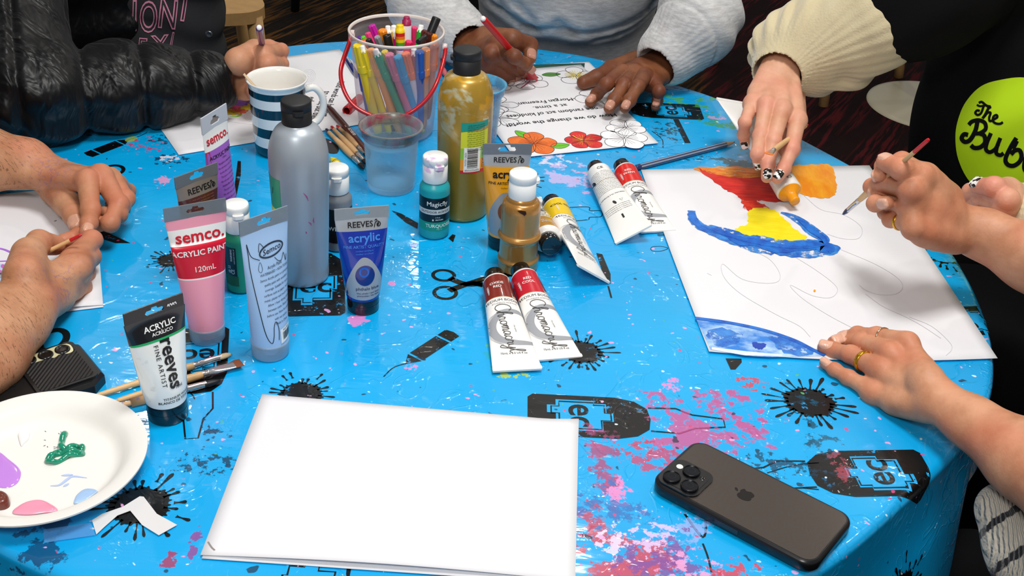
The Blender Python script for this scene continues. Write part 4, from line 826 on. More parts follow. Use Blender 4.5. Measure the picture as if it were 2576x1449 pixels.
# the big painting
def brushy(pts, seed, amp=4, sub=5):
    r = random.Random(seed); P = smooth(pts, sub, True); return [(x+r.uniform(-amp, amp), y+r.uniform(-amp*.7, amp*.7)) for x, y in P]
def paintm(c1, c2, sc=60, stretch=(1, 1, 1), rot=0., name='acrylic_on_paper', thin=None):
    n = N(name); co = n.n('Mapping', {'Vector': n.obj(), 'Rotation': (0, 0, rot), 'Scale': stretch}).outputs[0]; q = n.noise(sc, co, 5, .65)
    b = n.bsdf(color=n.mix(n.ramp(q, .38, .62), lin(c1), lin(c2)), rough=.45, normal=n.bump(q, .4, .002))
    if thin is not None: t = n.n('BsdfTransparent'); b = n.n('MixShader', {0: n.ramp(n.noise(sc*1.3, co, 5, .7), thin, thin+.12, 1, 0), 1: t.outputs[0], 2: b}).outputs[0]
    return n.done(b)
def q1(L, x0=1716, y0=300, s=2.587): return [(x0+a/s, y0+b/s) for a, b in L]
def painting(m, W2, S):
    RED = paintm('c4140e', 'e2301a', 30, (1, 6, 1), .5); ORG = paintm('e06a14', 'f08a1c', 40, (1, 5, 1), .2); ORT = paintm('e8701a', 'f0a030', 50, (1, 5, 1), .2, thin=.52); OR2 = paintm('ee8a06', 'f5a81a', 22, (3, 1, 1)); YEL = paintm('f2dc08', 'f6e420', 30, (1, 4, 1)); BLUE = paintm('0a4fb4', '1a78d8', 70); BLT = paintm('1058bc', '3a90e0', 80, thin=.5); REDT = paintm('d0201a', 'e8481a', 60, (1, 4, 1), .5, thin=.5)
    D(m, W2, brushy(q1([(78, 328), (300, 322), (540, 322), (760, 325), (740, 420), (560, 420), (330, 400), (180, 380)]), 1, 3), ORT, .0003)
    D(m, W2, brushy(q1([(105, 335), (230, 362), (400, 385), (540, 375), (620, 420), (660, 500), (690, 540), (600, 552), (480, 542), (525, 590), (440, 612), (410, 560), (380, 530), (340, 500), (270, 470), (200, 410)]), 2, 3), RED, .0004)
    D(m, W2, brushy(q1([(90, 328), (240, 340), (420, 345), (540, 350), (545, 385), (400, 392), (240, 378), (150, 350)]), 3, 3), ORT, .0005)
    D(m, W2, brushy(q1([(700, 330), (740, 312), (860, 306), (950, 308), (985, 350), (1000, 420), (1002, 470), (985, 510), (930, 525), (850, 520), (770, 500), (700, 440)]), 4, 2), OR2, .0004)
    D(m, W2, brushy(q1([(385, 530), (520, 570), (590, 610), (520, 625), (440, 615), (400, 580)]), 5, 5), REDT, .0005)
    D(m, W2, brushy(q1([(445, 600), (530, 588), (610, 615), (680, 680), (760, 750), (805, 780), (790, 815), (700, 812), (600, 798), (520, 775), (440, 770), (345, 748), (345, 725), (420, 700), (425, 650)]), 6, 3), YEL, .0006)
    bl = q1([(55, 628), (75, 680), (130, 715), (210, 738), (300, 775), (390, 812), (500, 828), (620, 850), (740, 852), (860, 850), (930, 848), (950, 820)])
    for i in (0, 1, 3, 4):
        P_ = smooth([(x+random.uniform(-4, 4), y+random.uniform(-5, 5)+(3, -3, 4, 0, 0)[i]) for x, y in bl], 4); nn_ = len(P_); ww = [(.008+.020*min(1, j/nn_*1.5)*(1 if j < nn_-6 else (nn_-j)/7+.2))*(1.25, 1.1, 1.0, .75, .55)[i]*random.uniform(.8, 1.15) for j in range(nn_)]
        decal(m, ribbon(px2(P_), ww), lambda x, y: W2(x, y, .0006+i*.0001), [BLT, BLT, BLT, BLUE, BLUE][i])
    Lr(m, W2, q1([(120, 706), (300, 770), (500, 820), (760, 850), (930, 835)]), .010, BLUE, .00125, taper=True)
    ri = q1([(930, 830), (915, 790), (850, 745), (800, 700), (740, 660), (690, 635), (640, 620)])
    Lr(m, W2, ri, .016, BLT, .00053, taper=True); Lr(m, W2, ri[:5], .020, BLT, .00056, taper=True); Lr(m, W2, ri[:5], .011, BLUE, .00115, taper=True)
    def q4(L): return q1(L, 1716, 800, 2.233)
    fish = q4([(72, 8), (250, 34), (450, 75), (620, 132), (720, 185), (805, 226), (640, 230), (480, 232), (350, 224), (240, 205), (158, 190)])
    D(m, W2, fish, paintm('2a7fd8', 'b8d8f2', 24, (1, 1.6, 1)), .0003); D(m, W2, brushy(q4([(140, 90), (230, 70), (330, 110), (300, 160), (210, 175), (160, 140)]), 7, 4), paintm('1560c4', '3f8cdc', 60, thin=.5), .0005); D(m, W2, brushy(q4([(480, 110), (640, 150), (740, 205), (650, 226), (560, 200), (520, 160)]), 8, 4), paintm('1560c4', '3f8cdc', 60, thin=.5), .0005)
    Lr(m, W2, q4([(72, 14), (250, 38), (450, 80), (620, 136), (720, 186), (800, 224)]), .0055, BLUE, .0007); D(m, W2, brushy(q4([(392, 150), (430, 156), (470, 160), (455, 185), (425, 190), (400, 175)]), 9, 2), M('0a3fae', .35), .0008)
    D(m, W2, q4([(165, 176), (360, 200), (560, 218), (560, 228), (350, 222), (240, 204), (165, 190)]), paintm('cfe2f4', 'e8eef6', 60), .0004)
    for L_, wd in (([(790, 510), (900, 600), (1040, 632), (1140, 690), (1170, 740), (1140, 790), (1040, 790), (940, 760)], .0006), ([(950, 830), (1100, 890), (1260, 960), (1390, 1040), (1432, 1100), (1390, 1150), (1280, 1155), (1190, 1125), (1150, 1092)], .0006), ([(430, 860), (560, 920), (630, 1010), (620, 1070), (520, 1080), (380, 1050), (262, 955), (270, 1040), (380, 1150), (600, 1280), (760, 1360), (830, 1430)], .0006), ([(700, 890), (860, 990), (980, 1080), (1008, 1130), (960, 1175), (840, 1160), (700, 1092), (780, 1180), (950, 1290), (1110, 1375)], .0006), ([(1190, 1150), (1300, 1230), (1450, 1300), (1560, 1360), (1680, 1440)], .0006), ([(160, 1015), (190, 1030)], .0005)): Lr(m, W2, q1(L_), wd, PEN, .0004)
    Lr(m, W2, q4([(1270, 5), (1400, 60), (1500, 150), (1510, 190), (1480, 222)]), .0006, PEN, .0004); D(m, W2, disc_px(2048, 737, 3), M('f0a020'), .0006)
def disc_px(x, y, r): return [(x+r*math.cos(a), y+r*math.sin(a)) for a in np.linspace(0, 2*PI, 10)[:-1]]
TLp, TRp, BRp, BLp = C4((1612, 431), (2186, 420), (2508, 906), (1783, 889))
def edge_p(u, v):
    # left edge bows out a little, bottom edge sags near its left end
    b = at(1748, 803)[:2]-(TLp+(BLp-TLp)*.79); e1 = b*math.sin(PI*min(1, v/1.0))*.9*(1-u)**2
    e2 = np.array([0, -.006])*math.sin(PI*u)*v**4*1.6; return e1+e2
sheet('painting_sheet', 'large white sheet with a half-painted red, orange, yellow and blue fish', 'painting', (TLp, TRp, BRp, BLp), edge=edge_p, extra=painting, hf=lambda u, v: .001)
# colouring page
page = C4((1461, 166), (1656, 364), (1295, 402)); cTR, cBR, cBL = page; cTL = cBL+cTR-cBR
PX = (cBL-cBR)/np.linalg.norm(cBL-cBR); PY = (cTR-cBR)/np.linalg.norm(cTR-cBR)
def flower(m, W2, px, py, r, seed, fill, k=5, ol=INK, rot=0., lines=True, wd=.36, center=None):
    c = at(px, py)[:2]; rr = random.Random(seed)
    for i in range(k):
        a = rot+2*PI*i/k; L_ = r*rr.uniform(.9, 1.1); w = r*wd*1.25
        P = [(0, 0), (L_*.35, w*.75), (L_*.75, w), (L_, w*.35), (L_*.98, -w*.3), (L_*.7, -w*.85), (L_*.3, -w*.5)]; P = smooth([mv(([p], []), c[0], c[1], a)[0][0] for p in P], 4, True)
        if fill is not None: decal(m, fill2d([P]), lambda x, y: W2(x, y, .0002+i*.00004), fill)
        decal(m, ribbon(P, .0007, True), lambda x, y: W2(x, y, .0003+i*.00004), ol)
        if lines:
            for t in (-.25, 0, .25): decal(m, ribbon([(c[0]+L_*.1*math.cos(a+t), c[1]+L_*.1*math.sin(a+t)), (c[0]+L_*.6*math.cos(a+t), c[1]+L_*.6*math.sin(a+t))], .0003), lambda x, y: W2(x, y, .0005), center or ol)
def leaf(m, W2, p, q, w, fill, ol=INK):
    a, b = at(*p)[:2], at(*q)[:2]; d = b-a; L_ = np.linalg.norm(d); an = math.atan2(d[1], d[0]); P = [mv(([s], []), a[0], a[1], an)[0][0] for s in smooth([(0, 0), (L_*.3, w*.8), (L_*.65, w*.75), (L_, 0), (L_*.65, -w*.75), (L_*.3, -w*.8)], 3, True)]
    if fill: decal(m, fill2d([P]), lambda x, y: W2(x, y, .00018), fill)
    decal(m, ribbon(P, .0006, True), lambda x, y: W2(x, y, .0003), ol); decal(m, ribbon([tuple(a), tuple(b)], .0004), lambda x, y: W2(x, y, .0003), ol)
def txw(m, W2, s, size, p, d, bold=0, mat=INK, sx=1.):
    c = at(*p)[:2]; an = math.atan2(d[1], d[0]); decal(m, mv(text2d(s, size, bold, 0, sx), c[0], c[1], an), lambda x, y: W2(x, y, .0003), mat)
def colouring(m, W2, S):
    txw(m, W2, 'How do we change the world?', .0145, (1413, 306), PX, .012, sx=.93); txw(m, W2, 'one random act of kindness', .0145, (1391, 287), PX, .010, sx=.86); txw(m, W2, 'at a time.', .0140, (1384, 272), PX, .004); txw(m, W2, '-Morgan Freeman', .0140, (1376, 259), PX, .008, sx=.88)
    GRN = M('6bbf2a', .7); OG = paintm('e2641c', 'ee7c2c', 60); RD = paintm('c41c22', 'e0342c', 70)
    leaf(m, W2, (1332, 352), (1296, 333), .009, GRN); leaf(m, W2, (1385, 374), (1432, 368), .010, GRN); leaf(m, W2, (1484, 352), (1516, 348), .008, GRN)
    flower(m, W2, 1343, 366, .034, 1, OG, rot=.3); flower(m, W2, 1466, 358, .027, 2, RD, rot=.6, center=M('f0d040')); Lr(m, W2, [(1466, 358), (1450, 352), (1440, 346)], .0016, M('f0c040'), .0007)
    LG = M('f2f1f3', .7); flower(m, W2, 1570, 352, .034, 3, LG, rot=.2); flower(m, W2, 1575, 325, .030, 4, LG, rot=.9); flower(m, W2, 1253, 300, .032, 5, None, rot=.5); flower(m, W2, 1248, 268, .030, 6, None, rot=.1, wd=.3)
    MG = M('c8286a', .7); flower(m, W2, 1322, 209, .034, 7, None, rot=.9, center=MG); D(m, W2, [(1313, 198), (1325, 190), (1345, 192), (1355, 200), (1342, 206), (1326, 206)], paintm('b81820', 'd03038', 80), .0006); Lr(m, W2, [(1333, 208), (1322, 218), (1310, 226)], .0018, M('a01858'), .0007)
    leaf(m, W2, (1363, 193), (1410, 190), .009, M('4f8a34', .7)); flower(m, W2, 1450, 195, .033, 8, None, rot=.4, lines=False)
    for i in range(26): a = 2*PI*i/26; c_ = at(1449, 193)[:2]; decal(m, ribbon([(c_[0]+.003*math.cos(a), c_[1]+.003*math.sin(a)), (c_[0]+.018*math.cos(a), c_[1]+.018*math.sin(a))], .0026, taper=True), lambda x, y: W2(x, y, .00045), M('e4c816', .7))
    leaf(m, W2, (1466, 213), (1498, 222), .009, M('5a9a3a', .7)); flower(m, W2, 1500, 252, .034, 9, None, rot=.8); flower(m, W2, 1250, 215, .026, 10, None, rot=.3)
leafy = lambda u, v: .0004
gp = C4((1300, 168), (1481, 157), (1479, 176), (1290, 215)); cG = M('1d4a3c', .6)
def greenp(m, W2, S):
    D(m, W2, [(1310, 166), (1471, 161), (1466, 215), (1300, 215)], cG, .0002)
    for i in range(7): Lr(m, W2, [(1330+i*6, 166+i*2.4), (1400, 168+i*2.4), (1462, 166+i*2.6)], .0006, M('4f8070', .6), .0004)
a_, b_ = np.array(gp[1]), np.array(gp[0]); dn = (cBR-cTR)*.5
sheet('paper_sheet', 'dark green printed sheet under the floral colouring page', 'paper', (b_, a_, a_+dn, b_+dn), extra=greenp, z=.0010)
sheet('colouring_page', 'floral colouring page with an upside-down quotation, red marker touching it', 'colouring page', (cTL, cTR, cBR, cBL), extra=colouring, z=.0022)
# sheet under the striped mug
a = at(450, 392)[:2]; b = at(388, 303)[:2]; nn = (b-a)/np.linalg.norm(b-a); dd = np.array([nn[1], -nn[0]]); 
def kind(m, W2, S):
    d = (at(808, 312)-at(862, 200))[:2]; d = d/np.linalg.norm(d)
    txw(m, W2, 'Kind words can be short', .0135, (838, 250), d, .012, sx=.95); txw(m, W2, 'to speak, but their', .0140, (806, 268), d, .014); txw(m, W2, 'echoes are', .0140, (775, 268), d, .014)
    Lr(m, W2, [(610, 252), (640, 246), (664, 240)], .0004, PEN); 
    for (x, y, c_) in ((608, 262, '8a50c8'), (590, 268, 'e84a98'), (621, 271, 'e8d020'), (604, 281, 'ee6a50'), (588, 284, 'ecd428')): flower(m, W2, x, y, .012, x, M(c_, .7), k=9, ol=M(c_, .7), wd=.2, lines=False)
    Lr(m, W2, [(578, 296), (596, 296), (606, 290), (598, 283)], .004, M('8ccc30', .7), taper=True)
    for i in range(4):
        Lr(m, W2, [(582+i*3, 248+i), (600, 240+i*2.5), (624, 243+i*2)], .0004, PEN); Lr(m, W2, disc_px(632, 292, 5+i*4), .0004, PEN, closed=True); Lr(m, W2, disc_px(778, 193, 4+i*4), .0004, PEN, closed=True)
    Lr(m, W2, [(430, 300), (540, 305), (625, 315), (700, 322)], .0004, PEN)
sheet('colouring_page', 'sheet with coloured small flowers and slanted quotation under the striped mug', 'colouring page', (a+nn*.275, a+nn*.275+dd*.33, a+dd*.33, a), extra=kind)
# folded card under the hands on the left
eTR, eBR = C4((236, 470), (260, 771)); dv = (eTR-eBR); dv /= np.linalg.norm(dv); dl = np.array([-dv[1], dv[0]]); LC = M('a86ad8', .6)
def card(m, W2, S):
    Lr(m, W2, [(-20, 628), (10, 632), (45, 648)], .0030, LC); Lr(m, W2, [(-20, 664), (10, 662), (32, 662)], .0024, LC); Lr(m, W2, [(240, 600), (246, 625), (240, 680), (225, 720), (215, 740)], .0010, M('c06ab8', .6)); D(m, W2, [(236, 598), (245, 604), (243, 618), (232, 622)], M('e8a090', .6))
    D(m, W2, [(-20, 668), (22, 668), (10, 740), (-20, 745)], M('b8cdea', .6)); Lr(m, W2, [(137, 561), (143, 559)], .0012, INK); [D(m, W2, disc_px(x, y, 5), M('c860b8', .6), .0004) for x, y in ((8, 675), (8, 700), (2, 690))]
hh = 1.0
sheet('folded_card', 'lower leaf of the folded white card at the left', 'paper', (eTR+dl*.297, eTR, eBR+dv*-.003, eBR+dl*.297+dv*-.003), z=.0010)
sheet('folded_card', 'upper leaf of the folded white card under the painting hands', 'paper', (eTR+dl*.297, eTR, eBR, eBR+dl*.297), z=.0018, hf=lambda u, v: .006*(v**6)*(1-u)*4*u, extra=card)
# torn strip by the plate and a second one partly under it
m = MB(); P = [(232, 1312), (258, 1296), (310, 1278), (352, 1252), (362, 1253), (395, 1296), (446, 1324), (400, 1350), (358, 1324), (328, 1288), (296, 1300), (262, 1330), (243, 1348)]
c0 = at(340, 1300)[:2]; sh = fill2d([px2(P)]); slab(m, ([(x-c0[0], y-c0[1]) for x, y in sh[0]], sh[1]), .0012, .0016, M('d8d6d6', .6)); tag(m.build('paper_scrap', loc=(c0[0], c0[1], T)), 'torn bent strip of white paper beside the plate', 'paper scrap')
n = N('clear_film'); FILM = n.done(n.n('MixShader', {0: .35, 1: n.n('BsdfTransparent').outputs[0], 2: n.bsdf(color=lin('6aaee8'), rough=.3)}).outputs[0]); m = MB(); P = [(110, 1335), (228, 1318), (240, 1349), (150, 1362), (112, 1368)]; c0 = at(170, 1345)[:2]; sh = fill2d([px2(P)]); slab(m, ([(x-c0[0], y-c0[1]) for x, y in sh[0]], sh[1]), .0009, .0013, FILM); tag(m.build('paper_scrap', loc=(c0[0], c0[1], T)), 'see-through bluish strip partly under the plate', 'film scrap')
# ---------------------------------------------------------------- plate
pc = at(152, 1150, .010)[:2]; pr_ = .0925
ptop = at(170, 987, .017); pbot = at(110, 1335, .017); prt = at(378, 1125, .017); pr_ = (ptop[1]-pbot[1])/2*1.0; pc = np.array([prt[0]-pr_, (ptop[1]+pbot[1])/2])
PL = M('ebe8e2', .6, bump=.05); R0 = root('paper_plate', (pc[0], pc[1], T+.0006), 'round white paper plate holding blobs of wet paint', 'plate'); m = MB()
pp = [(0, 0), (.050, 0), (pr_*.72, .002), (pr_*.80, .0095), (pr_*.86, .0138), (pr_*.985, .0165), (pr_, .0168), (pr_*1.0, .0182), (pr_*.985, .0184), (pr_*.86, .0156), (pr_*.79, .0112), (pr_*.70, .0035), (.048, .0018), (0, .0018)]
m.lathe(smprof(pp, 3), PL, 96); m.build('plate_body', R0)
def pz(x, y):
    r = math.hypot(x, y); q = [(0, .0018), (.048, .0018), (pr_*.70, .0035), (pr_*.79, .0112), (pr_*.86, .0156), (pr_, .0184)]
    for (r0, z0), (r1, z1) in zip(q, q[1:]):
        if r <= r1: return z0+(z1-z0)*(r-r0)/(r1-r0)
    return .0184
def blob(pts, mat, h=.0016, name='paint_blob'):
    """domed puddle: outline in pixels"""
    P = [np.array(p)-pc for p in px2(smooth(pts, 5, True))]; c = sum(P)/len(P); V = []; k = len(P); rg = [(1.0, .0), (.97, .45), (.9, .75), (.75, .92), (.5, 1.0), (.25, 1.02)]
    for s, f in rg:
        for p in P: q = c+(p-c)*s; V.append((q[0], q[1], pz(*q)+.0001+h*f))
    V.append((c[0], c[1], pz(*c)+h*1.02)); Fc = [(i*k+j, i*k+(j+1) % k, (i+1)*k+(j+1) % k, (i+1)*k+j) for i in range(len(rg)-1) for j in range(k)]+[((len(rg)-1)*k+j, (len(rg)-1)*k+(j+1) % k, len(V)-1) for j in range(k)]
    m = MB(); m.add(V, Fc, mat); return m.build(name, R0, fixn=True)
W_ = dict(rough=.12)
blob([(-30, 1140), (0, 1143), (22, 1160), (48, 1182), (54, 1200), (44, 1222), (20, 1233), (-10, 1230), (-40, 1215)], M('c487e0', .1, coat=.5)); blob([(35, 1300), (40, 1285), (70, 1268), (105, 1264), (135, 1278), (146, 1294), (110, 1300), (70, 1304)], M('f29ab4', .1, coat=.5)); blob([(188, 1276), (192, 1255), (212, 1238), (235, 1238), (248, 1248), (230, 1262), (210, 1272)], M('a8c8f0', .1, coat=.5))
blob([(48, 1100), (62, 1090), (75, 1098), (74, 1110), (62, 1122), (54, 1128)], M('f4f4f2', .15, coat=.5), .003); blob([(-20, 1262), (4, 1252), (24, 1262), (26, 1280), (8, 1290), (-20, 1288)], M('6a2a1a', .3, coat=.3, bump=.9, bscale=200), .008)
m = MB()
for pts, rd in (([(165, 1100), (158, 1115), (155, 1132), (168, 1142)], .0028), ([(168, 1142), (190, 1130), (208, 1134), (205, 1142), (180, 1146), (150, 1150), (128, 1158), (120, 1168), (140, 1172), (165, 1160), (190, 1152), (212, 1150)], .0024), ([(130, 1165), (145, 1145), (170, 1140), (195, 1140)], .002)): m.tube([(p[0]-pc[0], p[1]-pc[1], .0035+.0015*math.sin(i*.7)) for i, p in enumerate(px2(smooth(pts, 5)))], rd, M('0c8a6a', .1, coat=.6), 10)
for k in range(16): x, y = 150+random.uniform(-45, 30), 1095+random.uniform(-35, 40); q = at(x, y)[:2]-pc; decal(m, mv(ribbon([(0, 0), (.001, .0015)], .0005), q[0], q[1], random.random()*3), lambda x, y: (x, y, .0022), M('1d3a34'))
m.build('paint_blob', R0)
m = MB()
for L_ in ([(128, 1228), (150, 1226), (170, 1212), (185, 1204), (220, 1208)], [(155, 1202), (185, 1200)], [(160, 1230), (175, 1222)]): decal(m, ribbon([tuple(np.array(q)-pc) for q in px2(smooth(L_, 4))], .0028, taper=True), lambda x, y: (x, y, pz(x, y)+.0003), M('b4c6ee', .3))
m.build('paint_smear', R0)
# ---------------------------------------------------------------- phones
def phone_body(m, L, Wd, th, r, mat, top, bev=.0025):
    prev = None; lv = [(0, bev), (bev*.4, bev*.3), (bev, 0), (th-bev, 0), (th-bev*.4, bev*.3), (th, bev)]
    V = []; 
    for z, ins in lv: V += [(x, y, z) for x, y in rrect(-Wd/2+ins, -L/2+ins, Wd/2-ins, L/2-ins, max(.001, r-ins), 8)]
    k = len(V)//len(lv); Fc = [(i*k+j, i*k+(j+1) % k, (i+1)*k+(j+1) % k, (i+1)*k+j) for i in range(len(lv)-1) for j in range(k)]; m.add(V, Fc, mat); m.add(V[:k], [tuple(reversed(range(k)))], mat, True); m.add(V[-k:], [tuple(range(k))], top, True)
A_, B_, C_, D_ = [at(x, y, .011)[:2] for x, y in ((1660, 1200), (1742, 1120), (2132, 1300), (2052, 1425))]
ax = ((C_+D_)/2-(A_+B_)/2); L_ = np.linalg.norm(ax)*1.0; ang = math.atan2(ax[1], ax[0])+PI/2; cc = (A_+B_+C_+D_)/4
R0 = root('smartphone', (cc[0], cc[1], T+.0006), 'smartphone in a smoky clear case with three camera lenses', 'phone', ang); CS = M('101013', .3); Lp, Wp = .155, .0785
n = N('smoky_case_back'); co = n.obj(); SB = n.done(n.bsdf(color=lin('4a413b'), rough=.24, coat=.4, coatr=.12, metal=.2, normal=n.bump(n.n('TexWave', {'Vector': co, 'Scale': 60, 'Distortion': 12}, wave_type='RINGS').outputs[0], .03, .001)))
m = MB(); phone_body(m, Lp, Wp, .0115, .0135, CS, CS); m.build('case', R0); m = MB(); P = rrect(-Wp/2+.0035, -Lp/2+.0035, Wp/2-.0035, Lp/2-.0035, .0105, 8); V_, F_ = fill2d([P]); m.add([(x, y, .01165) for x, y in V_], F_, SB, True)
ap = smooth([(0, .0042), (.0022, .0050), (.0048, .0040), (.0050, .0030), (.0040, .0012), (.0052, -.0014), (.0040, -.0046), (.0020, -.0054), (0, -.0048), (-.0020, -.0054), (-.0042, -.0042), (-.0056, -.0008), (-.0052, .0026), (-.0034, .0046), (-.0014, .0048)], 3, True); AP = M('2a2625', .2, .3); decal(m, mv(fill2d([ap]), 0, .006, 0, 1.25), lambda x, y: (x, y, .0118), AP); decal(m, mv(fill2d([smooth([(0, .0055), (.0004, .0078), (.0024, .0088), (.0022, .0068)], 3, True)]), 0, .0065, 0, 1.25), lambda x, y: (x, y, .0118), AP)
m.build('back_panel', R0); m = MB(); cx_, cy_ = -Wp/2+.0225, Lp/2-.0225
for (ins, z0, z1) in ((0, .0115, .0133), (.003, .0132, .0136)): V_, F_ = fill2d([rrect(cx_-.0195+ins, cy_-.0195+ins, cx_+.0195-ins, cy_+.0195-ins, .0095-ins*.6, 6)]); slab(m, (V_, F_), z0, z1, CS)
cm_ = m.build('camera_module', R0)
for lx, ly in ((-.0088, .0088), (-.0088, -.0088), (.0088, 0)):
    m = MB(); m.lathe([(.0076, .0135), (.0078, .0150), (.0074, .0158), (.0066, .0160), (.0064, .0152)], M('1c1c20', .25, .6), 36, c=(cx_+lx, cy_+ly)); m.lathe([(.0064, .0153), (.0035, .0153), (0, .0153)], M('050508', .05, coat=1.), 36, c=(cx_+lx, cy_+ly)); m.lathe([(.0035, .0154), (.0028, .0154)], M('20242c', .1), 30, c=(cx_+lx, cy_+ly)); m.build('camera_lens', cm_)
m = MB(); m.lathe([(.0030, .0137), (.0026, .0141), (0, .0141)], M('f6f4ee', .3), 20, c=(cx_+.0085, cy_+.0115)); m.lathe([(.0026, .0137), (.0022, .0139), (0, .0139)], M('18181a', .2), 20, c=(cx_+.0085, cy_-.0115)); m.build('flash', cm_)
m = MB(); m.box((-Wp/2-.0005, -.01, .004), (-Wp/2+.001, .012, .008), M('2c2c30', .3)); m.build('side_button', R0)
# rugged phone at the left
A_, B_ = at(196, 858, .012)[:2], at(268, 945, .012)[:2]; sd = (A_-B_)/np.linalg.norm(A_-B_); ld = np.array([sd[1], -sd[0]]); ld = ld if ld[0] > 0 else -ld; ang = math.atan2(ld[1], ld[0])-PI/2; Wp, Lp = .080, .160; cc = (A_+B_)/2-ld*Lp/2
R0 = root('smartphone', (cc[0], cc[1], T+.0006), 'black rugged-cased smartphone partly under the paper plate', 'phone', ang); m = MB(); RG = M('131314', .38)
ch = .014; P = [(-Wp/2, -Lp/2), (Wp/2, -Lp/2), (Wp/2, Lp/2-ch), (Wp/2-ch*.8, Lp/2), (-Wp/2+ch*.8, Lp/2), (-Wp/2, Lp/2-ch)]; P2 = [(x*.94, y*.97) for x, y in P]
k = len(P); V = [(x, y, 0) for x, y in P]+[(x*1.0, y, .009) for x, y in P]+[(x, y, .0125) for x, y in P2]; m.add(V, [(i*k+j, i*k+(j+1) % k, (i+1)*k+(j+1) % k, (i+1)*k+j) for i in (0, 1) for j in range(k)]+[tuple(range(2*k, 3*k))], RG, True); m.build('case', R0)
n = N('carbon_texture'); co = n.obj(); CF = n.done(n.bsdf(color=lin('1c1c1d'), rough=.45, normal=n.bump(n.n('TexWave', {'Vector': co, 'Scale': 130}, bands_direction='DIAGONAL').outputs[0], .9, .001)))
m = MB(); slab(m, fill2d([rrect(-.034, .018, .034, .074, .006, 4)]), .0122, .0150, RG); slab(m, fill2d([rrect(-.031, .021, .031, .071, .005, 4)]), .0149, .0153, CF)
YM = M('d6d2a8', .25, .2); slab(m, fill2d([smooth([(-.030, .047), (-.030, .068), (-.016, .069), (-.014, .062), (-.018, .058), (-.014, .050), (-.020, .047)], 3, True)]), .0152, .0155, YM)
slab(m, fill2d([rrect(-.030, .022, -.0165, .070, .004, 3)]), .0152, .0154, YM); cm_ = m.build('camera_module', R0)
for ly in (.029, .045, .061): m = MB(); m.lathe([(.0072, .0153), (.0070, .0166), (.0055, .0168), (.005, .0160), (.003, .0160), (0, .0160)], M('0a0a0b', .2, coat=.5), 30, c=(-.0225, ly)); m.build('camera_lens', cm_)
m = MB(); slab(m, fill2d([rrect(-.006, -.004, .006, .008, .002, 3)]), .0124, .0136, RG); m.build('stand_clip', R0); m = MB(); m.lathe([(.016, .0124), (.0175, .0150), (.0145, .0152), (.0140, .0135), (0, .0135)], M('2a2a2c', .25, .7), 36, c=(0, -.028)); m.build('ring_holder', R0)
# ---------------------------------------------------------------- brushes
WOOD = M('dcb27c', .45, var=.12); FER = M('c8c4c2', .22, .85); 
def frame_to(a, b):
    z = (Vector(b)-Vector(a)); L = z.length; z.normalize(); x = Vector((0, 0, 1)).cross(z)
    if x.length < .05: x = Vector((1, 0, 0))
    x.normalize(); y = z.cross(x); M4 = Matrix((x, y, z)).transposed().to_4x4(); M4.translation = Vector(a); return M4, L
def brush(tip, butt, label, hair, flat=False, hl=.012, fl=.022, r=.0034, endc=None, endl=.012, group=None, wood=None, hair2=None, cat='paintbrush', bulge=1.25):
    M4, L = frame_to(tip, butt); R0 = root('paintbrush', (0, 0, 0), label, cat, mat4=M4, group=group); w = 1.9 if flat else 1.0; t = .35 if flat else 1.
    m = MB(); k = 20
    pr = [(.15, 0), (.5, hl*.12), (.85, hl*.4), (1., hl*.7), (.92, hl)] if not flat else [(.95, 0), (1., hl*.2), (1.0, hl*.6), (.85, hl)]
    V = []
    for rr, z in pr:
        for j in range(k): a = 2*PI*j/k; jit = .94+.12*random.random(); V.append((r*w*rr*math.cos(a)*jit, r*t*rr*math.sin(a)*jit*(.85 if z else .3), z+(random.random()*.0008 if z == 0 else 0)))
    m.add(V, [(i*k+j, i*k+(j+1) % k, (i+1)*k+(j+1) % k, (i+1)*k+j) for i in range(len(pr)-1) for j in range(k)]+[tuple(range(k))[::-1]], hair)
    m.build('bristles', R0); m = MB(); V = []
    sec = [(w*.86, t*.9, hl-.002), (w*.84, t*.9, hl), (w*.8, t+(1-t)*.1, hl+fl*.15), ((w+1)/2*.95, (t+1)/2, hl+fl*.5), (.98, .98, hl+fl*.78), (1.03, 1.03, hl+fl*.79), (1.03, 1.03, hl+fl*.82), (.98, .98, hl+fl*.83), (1.03, 1.03, hl+fl*.87), (.98, .98, hl+fl*.88), (1., 1., hl+fl)]
    for a_, b_, z in sec:
        for j in range(k): a = 2*PI*j/k; V.append((r*a_*math.cos(a), r*b_*math.sin(a), z))
    m.add(V, [(i*k+j, i*k+(j+1) % k, (i+1)*k+(j+1) % k, (i+1)*k+j) for i in range(len(sec)-1) for j in range(k)], FER); m.build('ferrule', R0)
    m = MB(); z0 = hl+fl-.001; zz = [z0, z0+.004, z0+.02, z0+.045, L-endl-.02, L-endl, L-.003, L-.0008, L]; rr = [.92, 1.1, bulge, 1.15, .85, .75, .66, .5, .05]
    m.lathe([(r*q, z, (endc if z >= L-endl-1e-6 and endc else (wood or WOOD))) for q, z in zip(rr, zz) if True], wood or WOOD, 16); m.build('handle', R0); return R0
HB = M('cdb690', .8); HBR = M('7c4020', .7); HBK = M('0b0b0e', .5); REDL = M('c4141c', .25, coat=.4)
def along(p, q, h0, h1, L=None):     # 3-D segment through two pixels, extended to a length
    a, b = at(*p, h0), at(*q, h1); d = (b-a)/np.linalg.norm(b-a); return a, (a+d*L if L else b)
a, b = along((583, 890), (240, 996), .0035, .0038); brush(a, b, 'pale-bristled paintbrush, upper of three beside the white tube', HB, hl=.013, fl=.026, r=.0033, endc=None)
a, b = along((609, 911), (292, 1009), .0050, .0045); brush(a, b, 'flat brown-bristled paintbrush, middle of three by the plate', HBR, True, hl=.010, fl=.030, r=.0034, endc=None)
